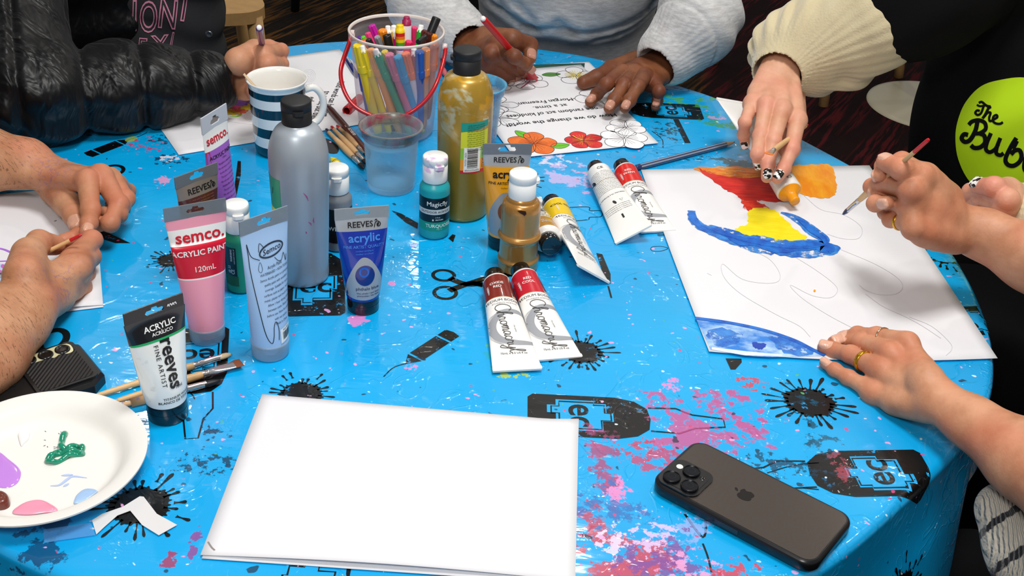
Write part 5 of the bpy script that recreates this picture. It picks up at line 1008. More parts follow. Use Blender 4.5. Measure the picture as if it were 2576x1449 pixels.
n = N('painted_wood'); PWD = n.done(n.bsdf(color=n.mix(n.ramp(n.noise(90, n.obj(), 3), .5, .6), lin('d8ae80'), lin('9c90b8')), rough=.5))
a, b = along((556, 957), (300, 1021), .0034, .0038); brush(a, b, 'paintbrush with black bristles, lowest of three by the plate', HBK, hl=.016, fl=.024, r=.0036, wood=PWD, endc=None)
PTAN = M('c8a070', .45, var=.15)
for (p, q, h, r, lb) in (((916, 424), (820, 325), .0042, .0036, 'wooden paintbrush with dark ferrule, outermost of three behind the water cup'), ((925, 414), (833, 318), .0044, .0034, 'wooden paintbrush with red end, between two others behind the water cup'), ((930, 397), (847, 316), .0036, .0034, 'wooden paintbrush with red end lying next to the brown marker')):
    a, b = at(*p, h), at(*q, h); brush(a, b, lb, HBK, hl=.014, fl=.022, r=r, endc=REDL if p[0] != 916 else M('1c2448', .3), endl=.011, wood=PTAN)
# ---------------------------------------------------------------- felt pens
def felt_pen(a, b, label, body, cap=None, top=None, r=.0042, capl=.038, cat='felt pen', cap_on=True, ribs=True, extra=None, group=None, nib=None, name='felt_pen'):
    """a = blunt cap end (top), b = other end"""
    M4, L = frame_to(a, b); R0 = root(name, (0, 0, 0), label, cat, mat4=M4, group=group); m = MB()
    if cap_on:
        m.lathe([(r*.93, capl-.004), (r*.95, L-.012), (r*.85, L-.004), (r*.6, L), (0, L)], body, 20); m.build('barrel', R0); m = MB(); k = 28; V = []
        for z, rr in ((0, .80), (.0012, .96), (capl*.72, 1.04), (capl*.76, 1.12), (capl, 1.12), (capl, .94)):
            for j in range(k): a_ = 2*PI*j/k; q = rr*(1+(.07*(1 if j % 4 < 2 else -1) if ribs and .0005 < z < capl*.74 else 0)); V.append((r*q*math.cos(a_), r*q*math.sin(a_), z))
        m.add(V, [(i*k+j, i*k+(j+1) % k, (i+1)*k+(j+1) % k, (i+1)*k+j) for i in range(5) for j in range(k)]+[tuple(range(k))[::-1]], cap or body, True)
        m.build('cap', R0)
        if top: m = MB(); m.lathe([(0, -.006), (r*.62, -.0058), (r*.72, -.005), (r*.74, 0), (r*.9, .0004), (r*.98, .003)], top, 20); m.build('end_plug', R0)
    else:       # open pen or blunt end up
        m.lathe([(r*.78, 0), (r*.95, .0008), (r, .004), (r, L-.022), (r*.92, L-.020), (r*.8, L-.012), (r*.45, L-.006)], body, 20); m.build('barrel', R0)
        m = MB(); m.lathe([(0, -.0035), (r*.66, -.0034), (r*.74, -.0026), (r*.76, .0004)], top or body, 20); m.build('end_plug', R0)
        m = MB(); m.lathe([(r*.44, L-.0062), (r*.3, L-.002), (0, L)], nib or body, 12); m.build('nib', R0)
    return R0
BRM = M('4a1e14', .35, coat=.3); a, b = at(821, 263, .0045), at(925, 385, .0045); pn = felt_pen(b, a, 'brown felt marker with white lettering lying beside the brushes', BRM, cap_on=False, r=.0048)
m = MB(); _, Lp_ = frame_to(b, a)
for s_, z_ in (('CASCADE', .060),):
    V_, F_ = mv(text2d(s_, .0052, .012), z_, 0, 0)
    def fp(u, v): q = v/.0048; return (.0049*math.sin(q), .0049*math.cos(q), u)
    decal(m, (V_, F_), fp, WHT)
V_, F_ = ribbon([(.078, -.0022), (.083, -.0022), (.083, .0022), (.078, .0022)], .0005, True); decal(m, (V_, F_), fp, WHT); m.build('lettering', pn)
a, b = at(872, 279, .0065), at(905, 247, .0065); M4, L = frame_to(a, b); m = MB(); m.lathe([(.0048, .001), (.0048, 0), (.0064, 0), (.0066, .003), (.0064, L)], M('c40f18', .25, coat=.3), 26); m.lathe([(.0045, .0005), (.0040, L)], M('8a0a10', .4), 26); o = m.build('marker_piece', mat4=M4); tag(o, 'loose red pen cap lying beside the pen bucket', 'pen cap')
a, b = at(872, 149, .004), at(900, 195, .004); pn = felt_pen(a, b, 'navy blue pen half hidden behind the pen bucket', M('14206a', .25, coat=.4), cap_on=False, r=.0042); m = MB(); m.box((-.0012, .0041, .003), (.0012, .0053, .028), M('d8dae0', .25, .6)); m.build('clip', pn)
a, b = at(1108, 160, .004), at(1124, 196, .004); felt_pen(a, b, 'salmon pink felt pen lying to the side of the bucket', M('e4767c', .4), cap_on=False)
a, b = at(832, 396, .005), at(848, 414, .005); felt_pen(b, a, 'small yellow felt pen with white end behind the silver bottle', M('f0d218', .35), cap_on=False, r=.0062, top=WHT)
# pencil
a, b = at(1598, 423, .0042), at(1850, 357, .0042); M4, L = frame_to(a, b); R0 = root('pencil', (0, 0, 0), 'blue and grey striped hexagonal pencil above the painting sheet', 'pencil', mat4=M4)
m = MB(); NV, GRY = M('1b2a5c', .3, coat=.3), M('8e96a2', .3, coat=.3); r = .0040; k = 6
for j in range(6):
    a0, a1 = 2*PI*j/6, 2*PI*(j+1)/6
    for t0, t1, c_ in ((0, .22, NV), (.22, .78, GRY), (.78, 1, NV)):
        p = [(r*((1-t)*math.cos(a0)+t*math.cos(a1)), r*((1-t)*math.sin(a0)+t*math.sin(a1))) for t in (t0, t1)]
        m.add([(p[0][0], p[0][1], .008), (p[1][0], p[1][1], .008), (p[1][0], p[1][1], L-.018), (p[0][0], p[0][1], L-.018)], [(0, 1, 2, 3)], c_, True)
m.build('barrel', R0, fixn=False); m = MB(); m.lathe([(0, 0), (r*.9, .0004), (r*1.0, .0015), (r, .0085)], NV, 6); m.build('end_cap', R0); m = MB(); m.lathe([(r*.98, L-.0182), (.0013, L-.004)], M('caa27c', .6), 12); m.build('sharpened_wood', R0); m = MB(); m.lathe([(.0013, L-.004), (0, L)], M('2a2a2e', .4), 10); m.build('lead', R0)
# ---------------------------------------------------------------- the bucket of pens
bx, by = -.1705, 1.497; rb_, rt_, bh = .0500, .0610, .1415
FR = frosted('e0d8d8', .09, .3, 'faf6fa', 'frosted_bucket'); R0 = root('pen_bucket', (bx, by, T+.0016), 'frosted clear plastic bucket with red carrying handle full of pens', 'bucket'); m = MB()
def rbz(z): return rb_+(rt_-rb_)*z/bh
m.lathe([(0, .001), (rb_-.003, .001), (rb_, .004)]+[(rbz(z), z) for z in (.03, .07, .11, bh-.014)]+[(rt_-.0005, bh-.012), (rt_+.0014, bh-.010), (rt_+.0016, bh-.001), (rt_, bh)], FR, 96); m.build('wall', R0)
m = MB(); m.lathe([(rt_+.0012, bh-.003), (rt_+.0022, bh-.0005), (rt_+.0008, bh+.0008), (rt_-.0010, bh-.0005), (rt_-.0012, bh-.003)], frosted('eadfd6', .75, .3), 96); m.build('rim', R0)
RH = M('c00d18', .3, coat=.3); hp = [((884, 84), 0), ((878, 110), .01), ((864, 150), .022), ((857, 180), .035), ((861, 214), .045), ((874, 245), .055), ((893, 268), .062), ((924, 286), .066), ((960, 296), .068), ((1000, 296), .068), ((1031, 284), .066), ((1058, 265), .060), ((1081, 240), .052), ((1098, 210), .040), ((1110, 175), .022), ((1118, 142), .008), ((1121, 118), 0)]
m = MB(); pts = [tuple(atY(p[0], p[1], by-d)-np.array([bx, by, T+.0016])) for p, d in hp]; m.tube(smooth(pts, 4), .0028, RH, 10, flat=1.6); 
m.build('handle', R0)
for p in (hp[0], hp[-1]): q = atY(p[0][0], p[0][1], by)-np.array([bx, by, T+.0016]); m = MB(); sgn = 1 if q[0] > 0 else -1; M4 = Matrix.Translation(q) @ Matrix.Rotation(PI/2, 4, 'Y'); m.lathe([(.0045, -.004*sgn), (.0048, .0), (.004, .0022*sgn), (0, .0024*sgn)], frosted('e8d8d4', .8, .3), 20, xf=M4); m.build('handle_pivot', R0)
# pens: top pixel, depth offset at the top, bottom pixel, depth offset at the foot, colours
FD = T+.004
def bpen(tp, to, bp, bo, label, body, cap=None, topc=None, r=.0043, capl=.038, **kw):
    a = atY(tp[0], tp[1], by+to)
    if bp is None: b = np.array([bx+bo[0], by+bo[1], FD+.006])
    else:
        b = atY(bp[0], bp[1], by+bo)
        if b[2] < FD+.006: b = a+(b-a)*((a[2]-FD-.006)/(a[2]-b[2]))
    # keep the foot inside the wall
    d = math.hypot(b[0]-bx, b[1]-by); lim = rbz(b[2]-T)-r*1.35-.001
    if d > lim: b[0], b[1] = bx+(b[0]-bx)*lim/d, by+(b[1]-by)*lim/d
    L = np.linalg.norm(b-a)
    if L > .165: b = a+(b-a)*.165/L
    return felt_pen(a, b, label, body, cap, topc, r, capl, **kw)
C_ = lambda h, **k: M(h, .4, **k)
fs = [((900, 112), -.048, (955, 345), -.032, 'thick yellow felt pen against the bucket wall near the left handle', 'e8cc18', None, None, .0062),
 ((914, 124), -.050, (985, 350), -.030, 'slim yellow felt pen with white top inside the bucket', 'f0d210', None, WHT, .0044),
 ((932, 124), -.050, (1010, 345), -.028, 'light orange felt pen inside the bucket wall', 'f2a050', None, None, .0050),
 ((948, 134), -.052, (1035, 345), -.030, 'green felt pen with white top seen through the bucket', '18966a', None, WHT, .0046),
 ((966, 128), -.044, (1075, 345), -.020, 'yellow felt pen half hidden behind the dusty pink one', 'e8cc30', None, None, .0040),
 ((978, 136), -.051, (1062, 350), -.031, 'dusty pink felt pen seen through the bucket front', 'd06c88', None, None, .0054),
 ((1001, 142), -.052, (1085, 335), -.034, 'cyan blue felt pen leaning across the bucket front', '0c94c4', None, None, .0056),
 ((1020, 134), -.050, (1088, 300), -.036, 'white felt pen with orange cap leaning in the bucket', 'e4dde2', 'ee7448', None, .0052),
 ((1042, 132), -.042, (1062, 300), -.020, 'dusky rose felt pen with white top in the bucket', 'b8607a', None, WHT, .0044),
 ((1056, 128), -.046, (1064, 320), -.028, 'royal blue felt pen upright behind the bucket wall', '2458ae', None, None, .0054),
 ((1071, 122), -.040, (1084, 330), -.025, 'apricot felt pen upright near the right handle', 'e8904c', None, None, .0052),
 ((1094, 108), -.020, (1090, 300), -.012, 'dark orange felt pen beside the bucket rim', 'd8703c', None, None, .0050),
 ((906, 160), -.036, (940, 340), -.028, 'indigo felt pen behind the yellow ones', '3c4cb0', None, None, .0046)]
for tp, to, bp, bo, lb, bc, cc_, tc_, r in fs: bpen(tp, to, bp, bo, lb, C_(bc), C_(cc_) if cc_ else None, tc_, r*1.14)
ups = [((934, 63), .010, (.020, .01), 'tall magenta felt pen sticking out of the bucket', 'c010a0', None, None, .0050, {}),
 ((924, 82), .000, (.012, -.01), 'hot pink and white ribbed pen beside the magenta one', 'ee4080', None, None, .0040, {}),
 ((911, 92), -.012, (.015, -.012), 'lime green felt pen with short ribbed cap', '58c820', None, None, .0040, {}),
 ((901, 93), -.014, (.01, .012), 'purple felt pen at the edge of the bucket', '582090', None, None, .0036, {}),
 ((914, 101), -.022, (.02, .0), 'orange-red felt pen just above the bucket rim', 'e86020', None, None, .0040, {}),
 ((926, 98), -.024, (.024, -.02), 'short black pen lying low at the bucket rim', '121212', None, None, .0040, {}),
 ((948, 92), -.018, (.02, .02), 'grey ribbed felt pen in the bucket', '8c9096', None, None, .0042, {}),
 ((962, 75), -.006, (-.005, .01), 'bright orange felt pen standing upright', 'f28a10', None, None, .0058, {}),
 ((976, 76), .020, (-.01, .02), 'pale felt pen with round white top', 'e8e4e8', None, WHT, .0048, {}),
 ((991, 75), .020, (.0, .03), 'yellow felt pen with white top and green splash', 'eedc20', None, WHT, .0050, {}),
 ((995, 90), .0, (.02, -.005), 'magenta felt pen with white top', 'ee1090', None, WHT, .0044, {}),
 ((1042, 68), .012, (.02, .012), 'raspberry pink ribbed felt pen', 'e02868', None, None, .0046, {}),
 ((1058, 74), .012, (.01, .0), 'green felt pen with white top near the brown pens', '18b030', None, WHT, .0048, {}),
 ((1070, 76), .008, (.012, -.01), 'reddish brown felt pen with a ribbed cap', '5a1c10', None, None, .0044, {}),
 ((1080, 82), -.004, (.03, -.012), 'dark brown felt pen with ribbed cap', '481610', None, None, .0048, {}),
 ((1093, 88), -.004, (.03, .01), 'tangerine felt pen near the right rim', 'f09020', None, None, .0042, {}),
 ((1029, 103), -.025, (.0, -.02), 'crimson pen with scalloped pink cap', 'e02860', None, None, .0048, {})]
for tp, to, bo, lb, bc, cc_, tc_, r, kw in ups: bpen(tp, to, None, bo, lb, C_(bc), C_(cc_) if cc_ else None, tc_, r, **kw)
# open black cap end, crimson-topped white pen, rainbow pen, tall black pen, clip
def special(tp, to, bo, label, prof, r, L=.15, hollow=False):
    a = atY(tp[0], tp[1], by+to); b = np.array([bx+bo[0], by+bo[1], FD+.006]); M4, L0 = frame_to(a, b); R_ = root('felt_pen', (0, 0, 0), label, 'felt pen', mat4=M4); m = MB(); m.lathe([(q*r, z, c_) for q, z, c_ in prof]+[(r*.8, L0, None), (0, L0, None)], prof[-1][2], 28); m.build('barrel', R_)
    return R_
K = C_('101012'); special((973, 88), -.014, (.018, -.02), 'black pen with open hollow end pointing up', [(.62, .012, K), (.66, .001, K), (.95, 0, K), (1., .002, K), (1., .1, K)], .0056)
cr = C_('a0144c'); wh = C_('e8e6ea'); special((1023, 42), .0, (.016, -.006), 'white pen with crimson plug, tallest in the bucket', [(0, .0005, cr), (.6, 0, cr), (.66, .001, cr), (.7, .004, cr), (.92, .0045, cr), (.96, .011, wh), (1., .012, wh), (1., .1, wh)], .0062)
rb_c = [C_(h) for h in ('f2d010', 'd0201c', 'f08018', 'f0d818', '50a828', '1858a0', '602890')]; pf = [(0, 0, rb_c[0]), (.72, .0, rb_c[0]), (.78, .001, rb_c[0]), (.80, .005, rb_c[0]), (.98, .0055, rb_c[0])]
for i, z in enumerate((.010, .0145, .0185, .0225, .0265, .0305)): pf.append((1., z, rb_c[i+1]))
pf += [(1.0, .033, C_('f0d8e0')), (1., .09, C_('f0d8e0'))]; special((1006, 62), -.006, (.01, -.012), 'rainbow-striped pen with yellow plug end', pf, .0062)
special((1099, 44), .012, (-.005, -.03), 'tall glossy black pen leaning outward over the rim', [(.6, .008, K), (.66, .001, K), (.92, 0, K), (1., .0015, K), (1., .1, K)], .0058)
m = MB(); P = [atY(1052, 106, by-.045), atY(1062, 98, by-.035), atY(1072, 92, by-.03)]; m.tube(smooth(P, 4), .0035, K, 12); tag(m.build('marker_piece'), 'black pocket clip of a pen poking above the bucket rim', 'pen clip')
# ---------------------------------------------------------------- chairs and the disc base behind the table
OAK = M('c49a62', .5, var=.08)
def chair(name, loc, rz, label, seat_m, leg_m, back_m=None, sh=.45):
    R_ = root(name, loc, label, 'chair', rz); w = .21
    m = MB(); slab(m, fill2d([rrect(-w, -w, w, w, .06, 6)]), sh-.03, sh, seat_m); m.build('seat', R_)
    for sx in (-1, 1):
        for sy in (-1, 1):
            top = (sx*(w-.03), sy*(w-.03), sh-.02); bot = (sx*(w-.0), sy*(w+.01), 0); m = MB(); m.tube([bot, top], [.015, .020], leg_m, 14); m.build('leg', R_)
    m = MB(); m.tube(smooth([(-w+.02, w-.02, sh-.02), (-w, w+.04, sh+.20), (-w+.01, w+.08, sh+.42)], 6), .016, leg_m, 12); m.build('back_post', R_)
    m = MB(); m.tube(smooth([(w-.02, w-.02, sh-.02), (w, w+.04, sh+.20), (w-.01, w+.08, sh+.42)], 6), .016, leg_m, 12); m.build('back_post', R_)
    m = MB(); P = smooth([(-w, w+.05, 0), (0, w+.10, 0), (w, w+.05, 0)], 8); V = [(p[0], p[1]+(.0), z) for z in (sh+.24, sh+.42) for p in P]+[(p[0], p[1]+.018, z) for z in (sh+.24, sh+.42) for p in P]; k = len(P)
    m.add(V, [(i, i+1, k+i+1, k+i) for i in range(k-1)]+[(2*k+i, 3*k+i, 3*k+i+1, 2*k+i+1) for i in range(k-1)]+[(i, 2*k+i, 2*k+i+1, i+1) for i in range(k-1)]+[(k+i, k+i+1, 3*k+i+1, 3*k+i) for i in range(k-1)], back_m or leg_m); m.build('backrest', R_); return R_
def at0(px, py): return at(px, py, -T)
def hgt(px, py, z): d = ray(px, py); return CAM+d*((z-CAM[2])/d[2])
q = hgt(535, 8, .44); chair('wooden_chair', (q[0]-.12, q[1]+.06, 0), .35, 'pale wooden chair standing on the brown carpet behind the black puffer jacket', OAK, OAK)
q = at0(742, 28); chair('side_chair', (q[0]+.21, q[1]+.22, 0), .0, 'dark chair far back on the brown carpet, black leg showing', M('161618', .6), M('0b0b0c', .5))
q1_, q2_ = at0(2263, 193)[:2], at0(2068, 268)[:2]; rz = math.atan2(*(q1_-q2_)[::-1]); mid = (q1_+q2_)/2; off = np.array([-math.sin(rz), math.cos(rz)])*.22
chair('wooden_chair', (mid[0]+off[0], mid[1]+off[1], 0), rz, 'pale wooden chair on the maroon carpet behind the cream sleeve', OAK, OAK)
q = at0(2343, 268); m = MB(); m.lathe([(0, .010), (.185, .009), (.198, .006), (.2, 0)], M('c8bfa4', .35, bump=.1), 72); m.lathe([(.03, .01), (.03, .70)], M('2a2a2c', .4), 24); R_ = root('pedestal_table', (q[0], q[1], 0), 'round cream metal pedestal foot on the maroon carpet', 'table'); m.build('foot', R_); m = MB(); m.lathe([(0, .70), (.30, .70), (.305, .715), (.30, .73), (0, .73)], M('c8bfa4', .4), 64); m.build('tabletop', R_)
# ---------------------------------------------------------------- people
DBG = False
VX = .00135
LEN = {'i': (.044, .026, .021), 'm': (.048, .030, .022), 'r': (.045, .028, .022), 'p': (.036, .021, .019), 't': (.044, .033, .027)}
def nrm(v): v = np.asarray(v, float); return v/(np.linalg.norm(v)+1e-12)
def skin(name, base, dark, red, hair=False, ink=False, nail='dcaa92', nailpat=None):
    n = N(name); co = n.obj(); q = n.noise(28, co, 4, .6); c = n.mix(n.ramp(q, .35, .7), lin(base), lin(dark)); c = n.mix(n.ramp(n.noise(14, n.n('VectorMath', {0: co, 1: (3, 1, 2)}, operation='ADD').outputs[0], 2), .48, .66, 0, .45), c, lin(red))
    ja = n.n('Attribute', attribute_name='joint').outputs['Fac']; c = n.mix(n.math('MULTIPLY', ja, .55), c, lin(red))
    if hair:
        hm = n.n('Mapping', {'Vector': n.n('Mapping', {'Vector': co, 'Rotation': (0, 0, .5)}).outputs[0], 'Scale': (75, 620, 150)}).outputs[0]; hw = n.noise(1., hm, 3, .6, .8)
        ha = n.n('Attribute', attribute_name='arm').outputs['Fac']; c = n.mix(n.math('MULTIPLY', n.ramp(hw, .57, .66), n.math('MULTIPLY', ha, .62)), c, lin('3a2418'))
    if ink:
        ia = n.n('Attribute', attribute_name='ink').outputs['Fac']; c = n.mix(n.math('MULTIPLY', n.math('MULTIPLY', n.ramp(n.math('ABSOLUTE', n.math('SUBTRACT', n.noise(70, co, 2, .5, 1.), .5)), .0, .035, 1, 0), ia), .55), c, lin('5a4a8a'))
    na = n.n('Attribute', attribute_name='nail').outputs['Fac']; nm = n.ramp(na, .4, .55)
    nc = lin(nail)
    if nailpat: nc = n.mix(n.ramp(n.noise(190, co, 1), .50, .53), lin('f0ece8'), lin('141214'))
    c = n.mix(nm, c, nc)
    fine = n.noise(520, co, 3, .6); mid = n.noise(160, n.n('Mapping', {'Vector': co, 'Scale': (1, 1, 1)}).outputs[0], 3, .6)
    nb = n.bump(n.math('ADD', n.math('MULTIPLY', fine, .5), mid), .35, .0009)
    rgh = n.mix(nm, .50, .22, 'FLOAT')
    return n.done(n.bsdf(color=c, rough=rgh, normal=nb, sss=.12, sssr=(1., .35, .2), ssss=.004, spec=.35))
def solve(J, guess_w=1., S=1.):
    """J: name -> (px,py,h). Adjust the heights so the bones get human lengths while every joint stays on its sight line."""
    names = list(J); g0 = np.array([J[k][2] for k in names], float); idx = {k: i for i, k in enumerate(names)}; con = []
    for f in 'imrp':
        L = LEN[f]
        for a, b, l in ((f+'0', f+'1', L[0]), (f+'1', f+'2', L[1]), (f+'2', f+'3', L[2]*.85)):
            if a in idx and b in idx: con.append((idx[a], idx[b], l*S, 1.))
        if f+'0' in idx: con.append((idx['w'], idx[f+'0'], {'i': .092, 'm': .090, 'r': .086, 'p': .082}[f]*S, .6))
    for a, b, l in (('t0', 't1', .044), ('t1', 't2', .034), ('t2', 't3', .024)):
        if a in idx and b in idx: con.append((idx[a], idx[b], l*S, .8))
    for a, b in (('i0', 'm0'), ('m0', 'r0'), ('r0', 'p0')):
        if a in idx and b in idx: con.append((idx[a], idx[b], .0195*S, .8))
    A = [at(J[k][0], J[k][1], 0) for k in names]; B = [at(J[k][0], J[k][1], 1.)-at(J[k][0], J[k][1], 0) for k in names]
    def res(h): P = [A[i]+B[i]*h[i] for i in range(len(h))]; return np.array([(np.linalg.norm(P[a]-P[b])-l)*w for a, b, l, w in con]+[(h[i]-g0[i])*(.25*guess_w if names[i] != 'w' else 2.)*(3. if names[i][1:] == '3' else 1.) for i in range(len(h))])
    h = g0.copy()
    for _ in range(25):
        r = res(h); Jm = np.stack([(res(h+e)-r)/1e-5 for e in np.eye(len(h))*1e-5], 1); h = h-np.linalg.solve(Jm.T@Jm+1e-6*np.eye(len(h)), Jm.T@r)*.8; h = np.maximum(h, .0065)
    if DBG: print('SOLVE', {k: (round(float(g0[i]), 3), round(float(h[i]), 3)) for k, i in idx.items()}, 'err', [round(float(np.linalg.norm((A[a]+B[a]*h[a])-(A[b]+B[b]*h[b]))/l), 2) for a, b, l, w in con])
    return {k: A[i]+B[i]*h[i] for k, i in idx.items()}
def hand(J, dorsal, lateral, arm, S=1., fat=1., solve_it=True, palm_k=.008, gw=1., nailw=1., extra=()):
    """dorsal: rough direction out of the back of the hand; lateral: from little finger towards index finger; arm: [(px,py,h,r), ...] from the wrist outward"""
    P = solve(J, gw, S) if solve_it else {k: at(*v) for k, v in J.items()}
    dorsal, lateral = nrm(dorsal), nrm(lateral); f = S*fat; w = P['w']; R4 = {'i': (.0098, .0086, .0076, .0066), 'm': (.0102, .0088, .0078, .0067), 'r': (.0096, .0083, .0074, .0063), 'p': (.0086, .0073, .0065, .0056)}
    palm, fingers, nails, joints = [], [], [], []
    wl = w+lateral*.013*S; wr = w-lateral*.013*S
    for k in 'imrp':
        m0 = P[k+'0']; src = w+lateral*{'i': .015, 'm': .005, 'r': -.005, 'p': -.014}[k]*S
        palm.append((src-dorsal*.002, m0-dorsal*.0035*S, .0085*f, .0108*f))
    palm.append((P['i0']-dorsal*.008*S, P['p0']-dorsal*.006*S, .0080*f, .0072*f)); mid = (P['i0']+P['p0']+P['m0']+P['r0'])/4
    palm.append((w*.75+mid*.25-dorsal*.004*S, mid*.7+w*.3-dorsal*.007*S, .0135*f, .0130*f)); palm.append((w*.78+P['p0']*.22-lateral*.008*S-dorsal*.005, P['p0']*.65+w*.35-dorsal*.006-lateral*.004*S, .0125*f, .0125*f))
    pt_ = lambda wt, pm, la: sum(P[k]*v for k, v in wt.items())-dorsal*pm*S+lateral*la*S
    for (q0, q1_, r0_, r1_) in extra: palm.append((pt_(*q0), pt_(*q1_), r0_*f, r1_*f))
    for k in 'imrp':
        R_ = R4[k]; pts = [P[k+str(i)] for i in range(4) if k+str(i) in P]; seg = []
        for i in range(len(pts)-1): seg.append((pts[i], pts[i+1], R_[i]*f*(1.08 if i == 0 else 1), R_[i+1]*f))
        for i in range(1, len(pts)-1): seg.append((pts[i]+nrm(np.cross(lateral, nrm(pts[i]-pts[i-1])))*0, pts[i]+1e-4, R_[i]*f*1.05, R_[i]*f*1.05)); joints.append((pts[i], R_[i]*f*1.25))
        fingers.append({'k': .0035, 'c': seg}); joints.append((pts[0], .010*f))
        if len(pts) >= 3:
            d = nrm(pts[-1]-pts[-2]); lt = lateral-d*(lateral@d); lt = nrm(lt); dn = np.cross(d, lt); pd = nrm(pts[-2]-pts[-3]); 
            dn = dn*(1 if dn@ (nrm(np.cross(nrm(pts[1]-pts[0]), nrm(lateral)))) > -2 else -1)
            ref = nrm(np.cross(nrm(pts[1]-pts[0]), lateral)); sgn = 1 if ref@dorsal > 0 else -1; dn = dn*sgn
            r3 = R_[len(pts)-1]*f; nails.append((pts[-1]-d*.0010+dn*r3*.78, d, lt, dn, .0066*S, r3*.80*nailw, .0026*S))
    T_ = [P[k] for k in ('t0', 't1', 't2', 't3') if k in P]
    if T_:
        rt = (.0150, .0125, .0108, .0088); seg = [(T_[i], T_[i+1], rt[i]*f, rt[i+1]*f) for i in range(len(T_)-1)]; palm.append((w*.75+P['i0']*.25-dorsal*.004, T_[0], .010*f, rt[0]*.85*f)); palm.append((T_[0], P['i0']*.55+w*.45-dorsal*.006, .0110*f, .0095*f)); palm.append(seg[0]); palm.append((T_[1]*.6+T_[0]*.4, P['i0']*.6+w*.4-dorsal*.004, .0085*f, .0085*f))
        fingers.append({'k': .004, 'c': seg}); joints.append((T_[2 if len(T_) > 2 else 1], .012))
        if len(T_) == 4:
            d = nrm(T_[3]-T_[2]); ax = J.get('_tn'); 
    armn = []; ap = [w]+[at(*q[:3]) for q in arm]; ar = [.0188*f]+[q[3] for q in arm]
    for i in range(len(ap)-1):
        ax_ = nrm(ap[i+1]-ap[i]); nn_ = dorsal-ax_*(dorsal@ax_); armn.append((ap[i], ap[i+1], ar[i]*1.08, ar[i+1]*1.04, nn_, .80 if i == 0 else .88))
    palmn = {'k': palm_k, 'c': palm}; fing = {'k': .0012, 'c': fingers}
    node = {'k': .007, 'c': [palmn, fing]}; node = {'k': .012, 'c': [node]+armn} if armn else node
    return dict(P=P, node=node, nails=nails, joints=joints, arm=(ap, ar), palm=node['c'][0] if armn else node)
def thumb_nail(h, dn, S=1., f=1., w=1.):
    P = h['P']; d = nrm(P['t3']-P['t2']); dn = nrm(np.array(dn, float)); dn = nrm(dn-d*(dn@d)); h['nails'].append((P['t3']-d*.001+dn*.0088*f*.80*S, d, np.cross(d, dn), dn, .0078*S, .0074*S*w, .0028*S))
def hand_mesh(h, vox=None, bounds=None, extra=None):
    node = h['node']
    def nail_sd(c, d, l, nn_, a, b, t):
        def f(X, Y, Z):
            x, y, z = X-c[0], Y-c[1], Z-c[2]; u = (x*d[0]+y*d[1]+z*d[2])/a; v = (x*l[0]+y*l[1]+z*l[2])/b; w_ = (x*nn_[0]+y*nn_[1]+z*nn_[2])/t
            return ((u**4+v**4+w_**2+1e-9)**.5-1)*t*.6
        return f
    cs = [node]+[nail_sd(*q) for q in h['nails']]; 
    def creases(X, Y, Z):
        d = 0
        for c, r in h['joints']: q = ((X-c[0])**2+(Y-c[1])**2+(Z-c[2])**2)/(r*r*1.3); d = d+np.exp(-q)*.00022*np.sin((X*1.3+Y*.9+Z*.7)*2600)
        return d+snoise(X, Y, Z, 90, 3)*.0004
    nd = {'k': .0004, 'c': cs}; nd = {'k': 0, 'c': [nd], 'disp': creases}
    S_ = segs_of(node); V, Q = sd_mesh(nd, vox or VX, bounds=bounds)
    nail = np.zeros(len(V), np.float32)
    for c, d, l, nn_, a, b, t in h['nails']:
        x = V-np.array(c, np.float32); u, v, w_ = x@d/a, x@l/b, x@nn_/t; q = np.abs(u)**3.5+np.abs(v)**3.5; nail = np.maximum(nail, np.where((w_ > -.55) & (w_ < 2.2), np.clip(1.6-q*.9, 0, 1), 0))
    jt = np.zeros(len(V), np.float32)
    for c, r in h['joints']: jt = np.maximum(jt, np.exp(-((V-np.array(c, np.float32))**2).sum(1)/(r*r*1.8)))
    ap, ar = h['arm']; arm_ = np.zeros(len(V), np.float32)
    if len(ap) > 1: ax = nrm(ap[1]-ap[0]); arm_ = np.clip(((V-np.array(ap[0], np.float32))@ax+.045)/.07, 0, 1)
    ink = np.exp(-(((V-np.array(h['P']['w']*.6+h['P']['i0']*.4, np.float32))**2).sum(1))/(.032**2))
    return V, Q, dict(nail=nail, joint=jt, arm=arm_, ink=ink)
def person(label, loc):
    return root('person', loc, label, 'person')
def body(parent, hs, mat, extra=None):
    parts, at_ = [], {}
    for h in hs:
        V, Q, A = hand_mesh(h); parts.append((V, Q))
        for k, v in A.items(): at_.setdefault(k, []).append(v)
    if extra is not None:
        V, Q = extra; parts.append((V, Q))
        for k in at_: at_[k].append(np.zeros(len(V), np.float32))
    return to_obj('body', parts, mat, parent, {k: np.concatenate(v) for k, v in at_.items()})
def wrist_ring(parent, name, c, ax, r, rr, mat, flat=2.2, ecc=1.):
    M4, _ = frame_to(np.array(c), np.array(c)+nrm(ax)*.01); m = MB(); pts = [(r*math.cos(a), r*ecc*math.sin(a), 0) for a in np.linspace(0, 2*PI, 41)[:-1]]; V = []
    for x, y, z in pts:
        d = math.hypot(x, y)
        for j in range(10): b = 2*PI*j/10; V.append((x*(1+rr*math.cos(b)/d), y*(1+rr*math.cos(b)/d), rr*flat*math.sin(b)))
    m.add(V, [(i*10+j, i*10+(j+1) % 10, ((i+1) % 40)*10+(j+1) % 10, ((i+1) % 40)*10+j) for i in range(40) for j in range(10)], mat); o = m.build(name); 
    o.parent = parent; o.matrix_parent_inverse = Matrix.Translation(-parent.location); o.matrix_world = M4; o.matrix_basis = M4; return o
